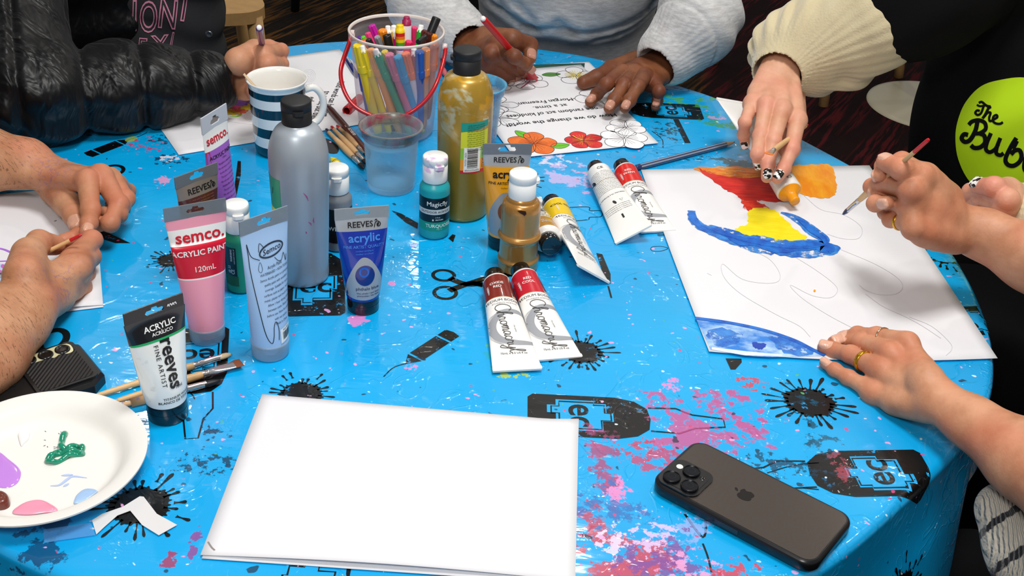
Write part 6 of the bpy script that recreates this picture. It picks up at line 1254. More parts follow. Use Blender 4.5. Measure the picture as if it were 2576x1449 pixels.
# ================= person at the left: two bare hairy forearms
SK_E = skin('tanned_skin', 'c99470', 'a8704c', 'c06a50', hair=True, ink=True, nail='cf9a80')
pE = person('person at the left with bare hairy forearms holding a small red-tipped brush', tuple(at(-150, 700, 0)*np.array([1, 1, 0])))
hE1 = hand({'w': (108, 428, .045), 'i0': (220, 452, .052), 'm0': (253, 440, .050), 'r0': (277, 447, .044), 'p0': (292, 460, .034), 'i1': (228, 528, .034), 'i2': (224, 562, .024), 'i3': (216, 586, .020),
            'm1': (300, 515, .030), 'm2': (278, 562, .020), 'm3': (250, 562, .018), 'r1': (317, 500, .026), 'r2': (300, 540, .014), 'r3': (262, 535, .014), 'p1': (322, 480, .020), 'p2': (310, 520, .012), 'p3': (280, 520, .012),
            't0': (140, 475, .034), 't1': (170, 512, .034), 't2': (189, 543, .030), 't3': (197, 570, .024)}, (0.1, -.15, 1), (-.35, -1, .1), [(60, 412, .045, .030), (-60, 400, .042, .041), (-200, 395, .045, .046)], S=1.04, fat=1.10, gw=.6)
thumb_nail(hE1, (-.2, -.5, .8))
hE2 = hand({'w': (75, 762, .040), 'i0': (188, 652, .055), 'm0': (196, 672, .050), 'r0': (190, 694, .040), 'p0': (176, 722, .028), 'i1': (231, 604, .055), 'i2': (200, 594, .046), 'i3': (160, 606, .036),
            'm1': (226, 645, .036), 'm2': (208, 640, .020), 'm3': (175, 640, .016), 'r1': (212, 688, .028), 'r2': (200, 680, .014), 'r3': (165, 670, .012), 'p1': (207, 722, .018), 'p2': (190, 712, .010), 'p3': (160, 705, .010),
            't0': (60, 695, .040), 't1': (72, 640, .048), 't2': (98, 610, .050), 't3': (138, 616, .044)}, (.3, -.5, 1), (-.5, .7, .35), [(35, 800, .038, .032), (-60, 880, .036, .042), (-190, 970, .04, .047)], S=1.06, fat=1.14, gw=.6)
body(pE, [hE1, hE2], SK_E)
a, b = at(206, 590, .066), at(146, 620, .052); d_ = nrm(b-a); brush(a+d_*.12, a, 'thin red-tipped brush held in the lower left fist', HBK, r=.0026, endc=REDL, endl=.014, hl=.010, fl=.018)
# ================= person at the right: rings, long bare forearms, brush
SK_D = skin('warm_skin', 'cf9674', 'b07654', 'cc7254', hair=False)
pD = person('person at the right with rings, bare forearms and a striped knitted sleeve', tuple(at(2700, 1000, 0)*np.array([1, 1, 0])))
hD1 = hand({'w': (2372, 1010, .034), 'i0': (2283, 862, .060), 'm0': (2240, 888, .058), 'r0': (2213, 930, .048), 'p0': (2198, 985, .032), 'i1': (2205, 846, .052), 'i2': (2158, 842, .030), 'i3': (2125, 852, .014),
            'm1': (2170, 862, .046), 'm2': (2128, 854, .026), 'm3': (2098, 862, .011), 'r1': (2140, 892, .038), 'r2': (2098, 882, .020), 'r3': (2072, 874, .009), 'p1': (2134, 950, .026), 'p2': (2100, 930, .014), 'p3': (2074, 914, .008),
            't0': (2330, 960, .026), 't1': (2298, 925, .016), 't2': (2265, 905, .010), 't3': (2235, 893, .009)}, (-.1, -.25, 1), (.1, 1, .25), [(2445, 1062, .036, .0230), (2590, 1160, .040, .034), (2760, 1280, .05, .042)], S=1.02, fat=1.0, gw=.8)
hD2 = hand({'w': (2425, 568, .092), 'i0': (2318, 440, .150), 'm0': (2294, 476, .140), 'r0': (2288, 520, .125), 'p0': (2300, 566, .108), 'i1': (2268, 405, .150), 'i2': (2222, 418, .145), 'i3': (2213, 440, .140),
            'm1': (2222, 460, .135), 'm2': (2194, 470, .128), 'm3': (2206, 488, .130), 'r1': (2222, 502, .118), 'r2': (2202, 512, .114), 'r3': (2232, 510, .120), 'p1': (2240, 553, .100), 'p2': (2226, 535, .104), 'p3': (2258, 530, .110),
            't0': (2375, 500, .120), 't1': (2325, 446, .155), 't2': (2268, 424, .162), 't3': (2226, 408, .160)}, (.35, .75, .45), (-.3, .45, .8), [(2475, 590, .088, .0275), (2600, 650, .080, .036), (2760, 725, .07, .042)], S=1.04, fat=1.04, gw=.8, palm_k=.010, extra=((({'w': .8, 't1': .2}, .008, 0), ({'w': .25, 't1': .75}, .004, 0), .0165, .0140), (({'w': .8, 'p0': .2}, .006, -.008), ({'w': .25, 'p0': .75}, .006, -.002), .0155, .0135), (({'w': .7, 'm0': .3}, .004, 0), ({'w': .2, 'm0': .4, 'r0': .4}, .004, 0), .0140, .0125), (({'p0': .8, 'w': .2}, .006, 0), ({'i0': .65, 'w': .35}, .005, 0), .0125, .0125), (({'p0': .55, 'w': .45}, .006, 0), ({'i0': .4, 'w': .6}, .005, 0), .0130, .0130)))
thumb_nail(hD2, (-.2, .1, 1))
body(pD, [hD1, hD2], SK_D)
GLD = M('d8a02a', .22, .9); GL2 = M('e6b890', .18, .95)
Pq = hD1['P']; wrist_ring(pD, 'gold_ring', Pq['r0']*.45+Pq['r1']*.55, Pq['r1']-Pq['r0'], .0100, .0010, GLD, 2.6); wrist_ring(pD, 'gold_ring', Pq['i0']*.22+Pq['i1']*.78, Pq['i1']-Pq['i0'], .0098, .0009, GL2, 1.4)
Pq = hD2['P']; wrist_ring(pD, 'gold_ring', Pq['p0']*.4+Pq['p1']*.6, Pq['p1']-Pq['p0'], .0086, .0008, GLD, 2.6)
a, b = at(2120, 540, .060), at(2337, 350, .215); d_ = nrm(b-a); brush(a, b, 'slim paintbrush with blue-purple bristles held in the raised hand', M('1c2a58', .3), hl=.016, fl=.030, r=.0030, endc=M('d01020', .25), endl=.030)
# ================= person in the grey sweatshirt
SK_B = skin('deep_brown_skin', '8a5636', '5e3620', '6e3420', nail='b98570')
pB = person('person in a light grey sweatshirt colouring the floral page with a red marker', (.07, 2.0, 0))
hB1 = hand({'w': (1168, 95, .045), 'i0': (1248, 112, .070), 'm0': (1238, 134, .064), 'r0': (1224, 152, .052), 'p0': (1212, 168, .036), 'i1': (1294, 142, .062), 'i2': (1320, 160, .044), 'i3': (1332, 172, .034),
            'm1': (1282, 166, .046), 'm2': (1304, 178, .028), 'm3': (1314, 184, .022), 'r1': (1268, 186, .028), 'r2': (1288, 194, .014), 'r3': (1298, 192, .012), 'p1': (1252, 200, .014), 'p2': (1268, 203, .009), 'p3': (1276, 199, .008),
            't0': (1222, 98, .060), 't1': (1288, 100, .062), 't2': (1333, 114, .056), 't3': (1333, 145, .042)}, (-.35, -.5, 1), (.6, .6, .35), [(1120, 58, .050, .029), (1060, 0, .06, .036)], S=1.08, fat=1.06, gw=.8)
thumb_nail(hB1, (.3, -.9, .3))
hB2 = hand({'w': (1672, 142, .046), 'i0': (1566, 183, .042), 'm0': (1594, 184, .046), 'r0': (1620, 192, .043), 'p0': (1645, 206, .034), 'i1': (1526, 212, .032), 'i2': (1502, 237, .018), 'i3': (1484, 256, .010),
            'm1': (1569, 215, .034), 'm2': (1546, 250, .018), 'm3': (1532, 272, .010), 'r1': (1604, 218, .034), 'r2': (1584, 252, .018), 'r3': (1572, 272, .010), 'p1': (1658, 230, .030), 'p2': (1654, 254, .016), 'p3': (1649, 268, .010),
            't0': (1600, 160, .034), 't1': (1540, 178, .026), 't2': (1502, 195, .016), 't3': (1468, 208, .011)}, (-.1, -.1, 1), (-1, 0, 0), [(1715, 105, .055, .029), (1750, 70, .07, .036)], S=1.10, fat=1.06, gw=.8)
body(pB, [hB1, hB2], SK_B)
RM = M('c40810', .4); a, b = at(1216, 48, .135), at(1352, 203, .003); pn = felt_pen(a, b, 'red felt marker held in the dark hand, colouring a petal', RM, cap_on=False, r=.0048, top=WHT, nib=RM); m = MB()
V_, F_ = mv(text2d('CASCADE', .0050, .012), .070, 0, PI)
def fp(u, v): q = v/.0048+PI*.0; return (.0049*math.sin(q)*1., .0049*math.cos(q), u)
decal(m, (V_, F_), fp, WHT); m.build('lettering', pn)
# ================= person in the black puffer jacket
SK_A = skin('light_tan_skin', 'd09a78', 'b87c5a', 'cc7a60')
pA = person('person in a black puffer jacket writing with a purple pen', (-.62, 1.85, 0))
hA = hand({'w': (566, 200, .045), 'i0': (660, 136, .074), 'm0': (672, 162, .064), 'r0': (666, 196, .048), 'p0': (642, 228, .030), 'i1': (706, 128, .060), 'i2': (704, 148, .044), 'i3': (680, 152, .036),
           'm1': (706, 162, .048), 'm2': (696, 180, .032), 'm3': (670, 180, .026), 'r1': (698, 194, .032), 'r2': (685, 205, .018), 'r3': (655, 205, .016), 'p1': (684, 220, .020), 'p2': (665, 225, .012), 'p3': (640, 220, .012),
           't0': (600, 155, .062), 't1': (640, 128, .072), 't2': (676, 122, .074), 't3': (706, 126, .070)}, (-.1, -1, .35), (-.1, .4, .9), [(520, 208, .046, .030), (420, 215, .05, .038)], S=1.02, fat=1.10, gw=.8)
body(pA, [hA], SK_A)
a, b = at(652, 70, .150), at(668, 165, .020); felt_pen(a, b, 'purple pen with white end held in the fist by the jacket', M('5a1c78', .3, coat=.3), cap_on=False, r=.0045, top=WHT)
# ================= person with cream sleeves
SK_C = skin('pale_skin', 'dcaa8c', 'c68c6c', 'd68270', nail='e8a8a0', nailpat=True)
pC = person('person in a black tee over cream sleeves holding a white paint tube', (.72, 1.62, 0))
hC1 = hand({'w': (1962, 168, .120), 'p0': (1893, 258, .108), 'r0': (1928, 264, .118), 'm0': (1968, 274, .118), 'i0': (2006, 300, .108), 'p1': (1874, 308, .085), 'p2': (1870, 338, .068), 'p3': (1874, 360, .058),
            'r1': (1912, 342, .092), 'r2': (1905, 388, .070), 'r3': (1907, 413, .058), 'm1': (1944, 356, .090), 'm2': (1931, 412, .068), 'm3': (1929, 446, .054), 'i1': (1992, 376, .090), 'i2': (1972, 424, .066), 'i3': (1955, 448, .054),
            't0': (1990, 230, .090), 't1': (2000, 300, .060), 't2': (1985, 360, .040), 't3': (1960, 400, .030)}, (-.1, -.45, 1), (1, -.1, -.05), [(1990, 122, .132, .028), (2100, 85, .155, .034)], S=1.04, fat=1.02, gw=1., nailw=.95)
hC2 = hand({'w': (2570, 548, .075), 'i0': (2535, 500, .100), 'm0': (2525, 520, .088), 'r0': (2520, 540, .074), 'p0': (2520, 560, .060), 'i1': (2478, 476, .098), 'i2': (2440, 480, .085), 'i3': (2424, 500, .075),
            'm1': (2470, 500, .080), 'm2': (2440, 515, .070), 'm3': (2445, 535, .062), 'r1': (2470, 525, .066), 'r2': (2450, 545, .058), 'r3': (2460, 560, .052), 'p1': (2480, 550, .054), 'p2': (2465, 565, .048), 'p3': (2475, 575, .044),
            't0': (2560, 500, .105), 't1': (2535, 480, .116), 't2': (2500, 470, .118), 't3': (2462, 468, .114)}, (-.4, -.6, .6), (-.1, .2, .9), [(2620, 575, .075, .028), (2720, 620, .08, .034)], S=1.0, fat=1.05, gw=1., nailw=.9)
thumb_nail(hC2, (-.5, -.3, .8))
body(pC, [hC1, hC2], SK_C)
artist_tube((1984, 480), .0215, (1843, 254), .066, 'white paint tube squeezed by the hand in the cream sleeve, orange at its nozzle', M('e8900c', .3), (), roll=.25, back=True, capm=M('ee9a14', .3), ws=.0265, nozzle=True, r=.0160)
a, b = at(1932, 388, .100), at(2032, 314, .062); brush(a, b, 'short brush with orange bristles tucked between the pale fingers', M('e0701c', .6), True, hl=.008, fl=.020, r=.0028, endc=M('d01020', .25))
# ---------------------------------------------------------------- clothes
from mathutils.bvhtree import BVHTree
def bvh_of(o):
    me = o.data; off = o.matrix_parent_inverse.translation+ (o.parent.location if o.parent else Vector((0, 0, 0)))
    return BVHTree.FromPolygons([v.co+off for v in me.vertices], [tuple(p.vertices) for p in me.polygons])
def px_on(bvh, px, py, eps=.0008):
    d = Vector(ray(px, py)).normalized(); h = bvh.ray_cast(Vector(CAM), d)
    if h[0] is None: return None
    n_ = h[1] if h[1].dot(d) < 0 else -h[1]; return h[0]+n_*eps
def px_print(parent, name, bvh, shapes, step=8):
    """shapes: [(shape in photo pixels with y up = -py, material, eps)]; laid onto the cloth surface"""
    m = MB()
    for sh, mat, eps in shapes:
        V, Fc = cutstep(sh, (step, step)); P = [px_on(bvh, x, -y, eps) for x, y in V]; Fc = [f for f in Fc if all(P[i] is not None for i in f)]
        P = [p if p is not None else Vector((0, 0, 0)) for p in P]; m.add([tuple(p-parent.location) for p in P], Fc, mat)
    return m.build(name, parent, fixn=False)
def yup(pts): return [(x, -y) for x, y in pts]
def cuff_node(solid, c0, ax, r_in, depth=.05):
    c0 = np.array(c0); ax = nrm(ax); return {'op': 'D', 'k': .004, 'c': [solid, (c0-ax*.03, c0+ax*depth, r_in, r_in*.95)]}
def grooves(lines, a, w, dirn=None, ymax=None):
    L = [np.array(l, np.float32) for l in lines]
    def f(X, Y, Z):
        d = 0
        for P in L:
            best = None
            for p, q in zip(P, P[1:]):
                ex, ez = q[0]-p[0], q[2]-p[2]; bb = ex*ex+ez*ez+1e-9; t = np.clip(((X-p[0])*ex+(Z-p[2])*ez)/bb, 0, 1); dd = (X-p[0]-t*ex)**2+(Z-p[2]-t*ez)**2; best = dd if best is None else np.minimum(best, dd)
            m_ = 1 if ymax is None else 1/(1+np.exp((Y-ymax)*80)); d = d+(a*np.exp(-best/(w*w))-a*.45*np.exp(-best/(w*w*9)))*m_
        return d
    return f
def along_s(p0, p1):
    p0, ax = np.array(p0, np.float32), nrm(np.array(p1)-np.array(p0)); return lambda X, Y, Z: (X-p0[0])*ax[0]+(Y-p0[1])*ax[1]+(Z-p0[2])*ax[2]
def add_disp(*fs): return lambda X, Y, Z: sum(f(X, Y, Z) for f in fs)
# ---- black puffer jacket
n = N('black_satin_shell'); JK = n.done(n.bsdf(color=lin('060607'), rough=.40, spec=.28, sheen=.04, normal=n.bump(n.noise(90, n.obj(), 4), .2, .002, n.bump(n.noise(1., n.n('Mapping', {'Vector': n.n('Mapping', {'Vector': n.obj(), 'Rotation': (.5, .9, .6)}).outputs[0], 'Scale': (9, 34, 14)}).outputs[0], 3, .55, .5), .75, .020))))
w_, m_, e_ = at(528, 206, .052), at(310, 216, .055), at(70, 232, .064); sh_ = np.array([-.86, 1.86, T+.36])
s_ = along_s(w_, m_)
def puff(X, Y, Z):
    s = s_(X, Y, Z); d = 0
    for k in (.022, .088, .160, .235): d = d+.0065*np.exp(-((s-k)/.006)**2)-.003*np.exp(-((s-k-.033)/.02)**2)
    q = snoise(X, Y, Z, 34, 12); d = d+.0055*(np.abs(q)-.35)*np.clip((s-.02)/.04, 0, 1)
    v = (X*.75+Z*1.1-Y*.35); d = d-.0030*np.sin(v*95+2.2*np.sin(X*19))-.0018*snoise(X, Y, Z, 95, 8)*np.clip((s-.02)/.05, 0, 1); return d
slv = {'k': .03, 'c': [(w_, m_, .043, .053), (m_, e_, .053, .064), (e_, sh_, .066, .088)], 'disp': puff}
slv = cuff_node(slv, at(552, 204, .05), w_-m_, .034, .012)
tors = {'k': .05, 'c': [((-.72, 1.99, T-.32), (-.705, 1.985, T+.10), .175, .182, (0, 1, 0), .88), ((-.705, 1.985, T+.10), (-.70, 2.0, T+.46), .182, .18, (0, 1, 0), .86), ((-.88, 1.98, T+.42), (-.56, 1.98, T+.42), .09, .09)]}
lft = {'k': .04, 'c': [((-.59, 2.01, T+.40), (-.585, 2.01, T+.12), .070, .055), ((-.585, 2.01, T+.12), (-.60, 1.95, T+.04), .055, .05)], 'disp': lambda X, Y, Z: .004*snoise(X, Y, Z, 40, 5)}
def notch(X, Y, Z):      # open front of the jacket
    hw = .047-(Z-T)*.0; cx = -.572; return np.maximum(np.abs(X-cx-(Z-T)*.05)-hw, Y-1.90)
tq = lambda X, Y, Z: .0045*np.sin(Z*85+1.2*np.sin(X*22))*1.+.004*snoise(X, Y, Z, 26, 4)
jack = {'op': 'D', 'k': .012, 'c': [{'k': .03, 'c': [dict(tors, disp=tq), lft]}, notch]}
P1 = sd_mesh(slv, .0024, bounds=(np.minimum.reduce([w_, m_, e_, sh_])-.11, np.maximum.reduce([w_, m_, e_, sh_])+.11)); P2 = sd_mesh(jack, .004)
to_obj('puffer_jacket', [P1, P2], JK, pA)
TEE = M('232326', .85, bump=.2); tee = {'k': .04, 'c': [((-.63, 1.955, T-.30), (-.622, 1.955, T+.10), .100, .106, (0, 1, 0), 1.12), ((-.622, 1.955, T+.10), (-.62, 1.97, T+.42), .106, .10, (0, 1, 0), 1.12)], 'disp': lambda X, Y, Z: .003*np.sin(X*60+Z*120+1.5*np.sin(Z*30))}
to = to_obj('tee_shirt', [sd_mesh(tee, .004)], TEE, pA); bt = bvh_of(to); PKL = M('d888a4', .7); shp = []
def outl(ch, cx, cy, size, sx=.62, rot=0.):
    for b, mt, ep in ((.034, PKL, .0014), (-.012, TEE, .0019)): shp.append((mv(text2d(ch, size, b, 0, sx), cx, -cy, rot), mt, ep))
outl('N', 322, 42, 105, .6, -.02); outl('O', 374, 46, 106, .52, -.03); outl('N', 422, 38, 100, .62, -.10); outl('I', 462, 20, 100, .6, -.15); outl('E', 358, 118, 56, .8, -.1); outl('X', 404, 112, 60, .95, .1); outl('I', 432, 100, 50, .6, -.2)
px_print(pA, 'chest_print', bt, shp, 6)
bj = bvh_of(to); pz_ = at(526, 86, 0); m = MB(); q = atY(526, 86, 1.825); m.lathe([(.0055, 0), (.0062, .0012), (.0045, .0022), (.0030, .0012), (0, .0012)], M('8a8a8c', .25, .9), 24, xf=Matrix.Translation(Vector(q)-pA.location) @ Matrix.Rotation(PI/2, 4, 'X')); m.build('snap_button', pA)
# ---- grey sweatshirt
n = N('grey_marl_fleece'); co = n.obj(); q = n.noise(1., n.n('Mapping', {'Vector': co, 'Scale': (60, 60, 260)}).outputs[0], 4, .65)
GYF = n.done(n.bsdf(color=n.mix(n.ramp(q, .38, .62), lin('b4b3b2'), lin('cfcecd')), rough=.9, sheen=.2, normal=n.bump(n.noise(420, co, 3), .35, .001)))
Yp = 1.83
def pl(pts, Y=Yp): return [atY(x, y, Y) for x, y in pts]
cre = add_disp(grooves([pl([(1170, 20), (1250, 58), (1315, 92), (1342, 97)]), pl([(1320, 97), (1385, 84), (1415, 92), (1440, 98), (1510, 99), (1580, 86), (1640, 62), (1662, 20)]), pl([(1405, 62), (1428, 84), (1446, 98)])], .013, .009, ymax=1.96), grooves([pl([(1200, 62), (1250, 55), (1290, 62), (1335, 80)]), pl([(1560, 120), (1600, 112), (1660, 80)]), pl([(1300, 20), (1340, 60)], Yp), pl([(1500, 130), (1560, 122)]), pl([(1230, 0), (1262, 40)])], .006, .007, ymax=1.96), lambda X, Y, Z: .003*snoise(X, Y, Z, 18, 9))
bt_ = {'k': .07, 'c': [((.065, 2.07, T-.30), (.065, 2.05, T+.04), .145, .155, (0, 1, 0), .85), ((.065, 1.962, T+.155), (.065, 2.01, T+.36), .172, .17, (0, 1, 0), .93), ((-.11, 2.06, T+.42), (.24, 2.06, T+.42), .075, .075)], 'disp': cre}
wr, e1 = at(1150, 82, .052), at(1075, 15, .075); e2 = np.array([-.26, 2.16, T+.12]); s1 = np.array([-.12, 2.08, T+.42])
rw = along_s(at(1165, 95, .05), e1); fold = lambda X, Y, Z: .0022*np.sin(rw(X, Y, Z)*150+.8*np.sin((X+Z)*40))*np.clip((rw(X, Y, Z)-.045)/.03, 0, 1)+.0022*np.exp(-((rw(X, Y, Z)-.050)/.003)**2)
ang_ = lambda c, X, Y, Z: np.arctan2(Z-c[2], X-c[0]-0*Y)
def ribs(c, ax, sfun, s0, s1_, amp=.0005, k=44):
    ax = nrm(ax); u = nrm(np.cross(ax, (0, 0, 1))); v = np.cross(ax, u)
    def f(X, Y, Z):
        x, y, z = X-c[0], Y-c[1], Z-c[2]; a = np.arctan2(x*v[0]+y*v[1]+z*v[2], x*u[0]+y*u[1]+z*u[2]); s = sfun(X, Y, Z); return amp*np.sin(a*k)*(1/(1+np.exp((s-s1_)*900)))*(1/(1+np.exp((s0-s)*900)))
    return f
sR = {'k': .02, 'c': [(at(1162, 94, .050), wr, .0365, .038), (wr, e1, .043, .054), (e1, e2, .056, .066), (e2, s1, .066, .075)], 'disp': add_disp(fold, ribs(at(1162, 94, .05), e1-wr, rw, -.05, .046))}
sR = cuff_node(sR, at(1172, 102, .050), np.array(wr)-e1, .0290, .03)
wl_ = at(1688, 130, .058); f1_ = at(1738, 82, .078); f2_ = at(1762, 48, .105); s2 = np.array([.27, 2.10, T+.40]); lw = along_s(at(1672, 146, .05), f1_)
fl2 = lambda X, Y, Z: .0030*np.sin(lw(X, Y, Z)*95+1.2*np.sin(Z*45+X*20))*np.clip((lw(X, Y, Z)-.045)/.03, 0, 1)+.0025*np.exp(-((lw(X, Y, Z)-.042)/.003)**2)
sL = {'k': .02, 'c': [(at(1676, 141, .052), wl_, .0385, .040), (wl_, f1_, .046, .052), (f1_, f2_, .054, .056), (f2_, s2, .058, .075)], 'disp': add_disp(fl2, ribs(at(1680, 138, .052), f1_-wl_, lw, -.06, .038))}
sL = cuff_node(sL, at(1668, 150, .050), np.array(wl_)-f1_, .0320, .03)
bnd = lambda *ps, r=.1: (np.minimum.reduce([np.array(p) for p in ps])-r, np.maximum.reduce([np.array(p) for p in ps])+r)
to_obj('sweatshirt', [sd_mesh(bt_, .0034), sd_mesh(sR, .0024, bounds=bnd(at(1165, 94, .05), e1, e2, s1)), sd_mesh(sL, .0024, bounds=bnd(at(1672, 146, .05), f1_, f2_, s2))], GYF, pB)
lap = {'k': .05, 'c': [((-.02, 2.12, .52), (-.04, 1.78, .56), .085, .075), ((.16, 2.12, .52), (.20, 1.78, .56), .085, .075), ((-.04, 1.78, .56), (-.05, 1.80, .06), .07, .05), ((.20, 1.78, .56), (.21, 1.80, .06), .07, .05), ((.02, 2.12, .56), (.14, 2.12, .56), .13, .13)]}
DT = M('070709', .95, spec=.15); to_obj('trousers', [sd_mesh(lap, .008)], DT, pB)
# ---- cream blouse and black tee
CRM = None; n = N('cream_fleece'); co = n.obj(); CRM = n.done(n.bsdf(color=n.mix(n.noise(40, co, 3), lin('c2b28c'), lin('d2c5a2')), rough=.95, sheen=.35, normal=n.bump(n.noise(380, co, 4), .5, .0015)))
c0, c1, c2, c3 = at(1962, 176, .120), at(1985, 128, .130), at(2035, 118, .140), at(2110, 92, .158); c4 = at(2215, 44, .195)
cw = along_s(c0, c1)
def gather(X, Y, Z):
    ax = nrm(c1-c0); u = nrm(np.cross(ax, (0, 0, 1))); v = np.cross(ax, u); x, y, z = X-c1[0], Y-c1[1], Z-c1[2]; a = np.arctan2(x*v[0]+y*v[1]+z*v[2], x*u[0]+y*u[1]+z*u[2]); s = cw(X, Y, Z)
    return .0035*np.sin(a*15+.8*np.sin(a*4))*np.exp(-((s-.040)/.022)**2)+.0006*np.sin(a*54)*(1/(1+np.exp((s-.026)*600)))+.0045*snoise(X, Y, Z, 30, 21)*np.clip((s-.05)/.04, 0, 1)
cs = {'k': .018, 'c': [(c0, c0+(c1-c0)*.75, .0365, .038), (c1, c2, .052, .060), (c2, c3, .062, .068), (c3, c4, .068, .064)], 'disp': add_disp(gather, lambda X, Y, Z: .010*np.exp(-((((X-at(2108, 175, .12)[0])**2+(Z-at(2108, 175, .12)[2])**2))/(.018**2))))}
cs = cuff_node(cs, c0-(c1-c0)*.25, c0-c1, .0325, .03)
cw2 = at(2580, 548, .078); c5 = at(2680, 600, .085); cs2 = cuff_node({'k': .01, 'c': [(at(2562, 545, .076), cw2, .034, .035), (cw2, c5, .038, .05)], 'disp': ribs(cw2, c5-cw2, along_s(cw2, c5), -.1, .1, .0008, 40)}, at(2556, 543, .075), np.array(cw2)-c5, .030, .03)
to_obj('cream_sleeve', [sd_mesh(cs, .0022, bounds=bnd(c0, c2, c3, c4, r=.085))], CRM, pC); to_obj('cream_sleeve', [sd_mesh(cs2, .0024)], CRM, pC)
TBK = M('060607', .95, bump=.15, spec=.2); t1 = at(2225, 32, .195); t2 = at(2350, -45, .245); cc_ = np.array([.735, 1.60, T])
tb2 = {'k': .06, 'c': [(t1, t2, .062, .066), (t2, (.70, 1.62, T+.34), .078, .10), ((.75, 1.60, T-.25), (.75, 1.60, T+.05), .160, .168), ((.75, 1.60, T+.05), (.75, 1.62, T+.42), .170, .165)], 'disp': lambda X, Y, Z: .0045*snoise(X, Y, Z, 22, 31)+.0022*np.sin((X-Z*.6)*70+2*np.sin(Z*18))}
tb2 = {'op': 'D', 'k': .003, 'c': [tb2, lambda X, Y, Z: (lambda d: (X-t1[0])*d[0]+(Y-t1[1])*d[1]+(Z-t1[2])*d[2])(nrm(t1-t2))*-1+.0 if False else np.maximum(-((X-t1[0])*nrm(t1-t2)[0]+(Y-t1[1])*nrm(t1-t2)[1]+(Z-t1[2])*nrm(t1-t2)[2])+.006, ((X-t1[0])**2+(Y-t1[1])**2+(Z-t1[2])**2)**.5-.12)]}
tk = to_obj('black_tee', [sd_mesh(tb2, .0036)], TBK, pC); bk = bvh_of(tk)
LG = M('bde400', .75); K_ = M('060607', .95, spec=.2)
blob_ = smooth([(2405, 345), (2412, 300), (2432, 255), (2470, 216), (2520, 200), (2580, 195), (2650, 215), (2700, 300), (2700, 420), (2640, 490), (2560, 500), (2490, 492), (2440, 455), (2412, 400)], 5, True)
sh = [(fill2d([yup(blob_)]), LG, .0012)]
def stroke(pts, w): sh.append((ribbon(yup(smooth(pts, 6)), w), K_, .0018))
def q4b(L): return [(1716+a/2.994, b/2.994) for a, b in L]
stroke(q4b([(2240, 775), (2262, 768), (2290, 790), (2325, 812), (2318, 795)]), 6); stroke(q4b([(2225, 790), (2250, 800), (2290, 795), (2320, 800)]), 5); stroke(q4b([(2278, 795), (2258, 850), (2232, 866), (2214, 850), (2228, 832), (2248, 836)]), 6)
stroke(q4b([(2322, 795), (2290, 860), (2268, 892)]), 7); stroke(q4b([(2280, 880), (2305, 850), (2328, 850), (2318, 885), (2322, 910), (2345, 906)]), 6); stroke(q4b([(2350, 900), (2378, 882), (2372, 866), (2350, 878), (2346, 910), (2368, 928), (2400, 930), (2420, 918)]), 6)
stroke(q4b([(2232, 905), (2215, 980), (2175, 1050), (2135, 1066), (2112, 1040), (2130, 1010), (2160, 1015)]), 11); stroke(q4b([(2165, 940), (2190, 915), (2240, 905), (2285, 925), (2290, 970), (2250, 1000), (2215, 1005)]), 10); stroke(q4b([(2240, 1000), (2280, 1020), (2285, 1070), (2250, 1105), (2205, 1110), (2180, 1090)]), 11)
stroke(q4b([(2330, 1000), (2300, 1070), (2292, 1120), (2320, 1142), (2360, 1120), (2385, 1080)]), 10); stroke(q4b([(2400, 1035), (2375, 1100), (2370, 1150), (2400, 1165), (2425, 1150)]), 10)
stroke(q4b([(2520, 1035), (2480, 1100), (2440, 1190), (2455, 1235), (2500, 1245), (2545, 1215), (2560, 1170), (2545, 1130), (2510, 1130), (2480, 1160)]), 11); stroke(q4b([(2530, 1060), (2500, 1120)]), 7)
stroke(q4b([(2640, 1080), (2600, 1160), (2580, 1250), (2600, 1290), (2650, 1290), (2690, 1250), (2690, 1200), (2650, 1180)]), 11)
px_print(pC, 'chest_logo', bk, sh, 10)
legsC = {'k': .05, 'c': [((.72, 1.60, .50), (.60, 1.28, .53), .10, .085), ((.86, 1.55, .50), (.76, 1.18, .52), .10, .085), ((.60, 1.28, .53), (.64, 1.26, .05), .075, .05), ((.76, 1.18, .52), (.80, 1.18, .05), .075, .05), ((.75, 1.62, .52), (.82, 1.6, .52), .14, .14)]}
to_obj('trousers', [sd_mesh(legsC, .008)], DT, pC)
# ---- striped knitted sleeve and dark trousers at the lower right
n = N('striped_knit'); co = n.obj(); k0 = np.array(at(2500, 1270, -.02)); k1 = np.array(at(2650, 1470, -.05)); axk = nrm(k1-k0)
dp = n.n('VectorMath', {0: co, 1: tuple(axk)}, operation='DOT_PRODUCT').outputs['Value']; nzk = n.math('MULTIPLY', n.noise(160, co, 3), .006); base_ = float(k0@axk)
sv = n.math('ADD', n.math('SUBTRACT', dp, base_), nzk); cA = None
col = lin('cfc6b6')
for c_, hw in ((.020, .0035), (.052, .0035), (.084, .0035)): col = n.mix(n.ramp(n.math('ABSOLUTE', n.math('SUBTRACT', sv, c_)), hw, hw-.001), col, lin('17171d'))
KN = n.done(n.bsdf(color=col, rough=.95, sheen=.3, normal=n.bump(n.n('TexWave', {'Vector': co, 'Scale': 110, 'Distortion': 3, 'Detail': 2}).outputs[0], .9, .003)))
kn = {'k': .02, 'c': [(at(2530, 1285, -.020), at(2600, 1390, -.04), .026, .036), (at(2600, 1390, -.04), at(2720, 1500, -.05), .038, .045)], 'disp': lambda X, Y, Z: .0022*snoise(X, Y, Z, 70, 2)}
to_obj('knitted_sleeve', [sd_mesh(kn, .0024)], KN, pD)
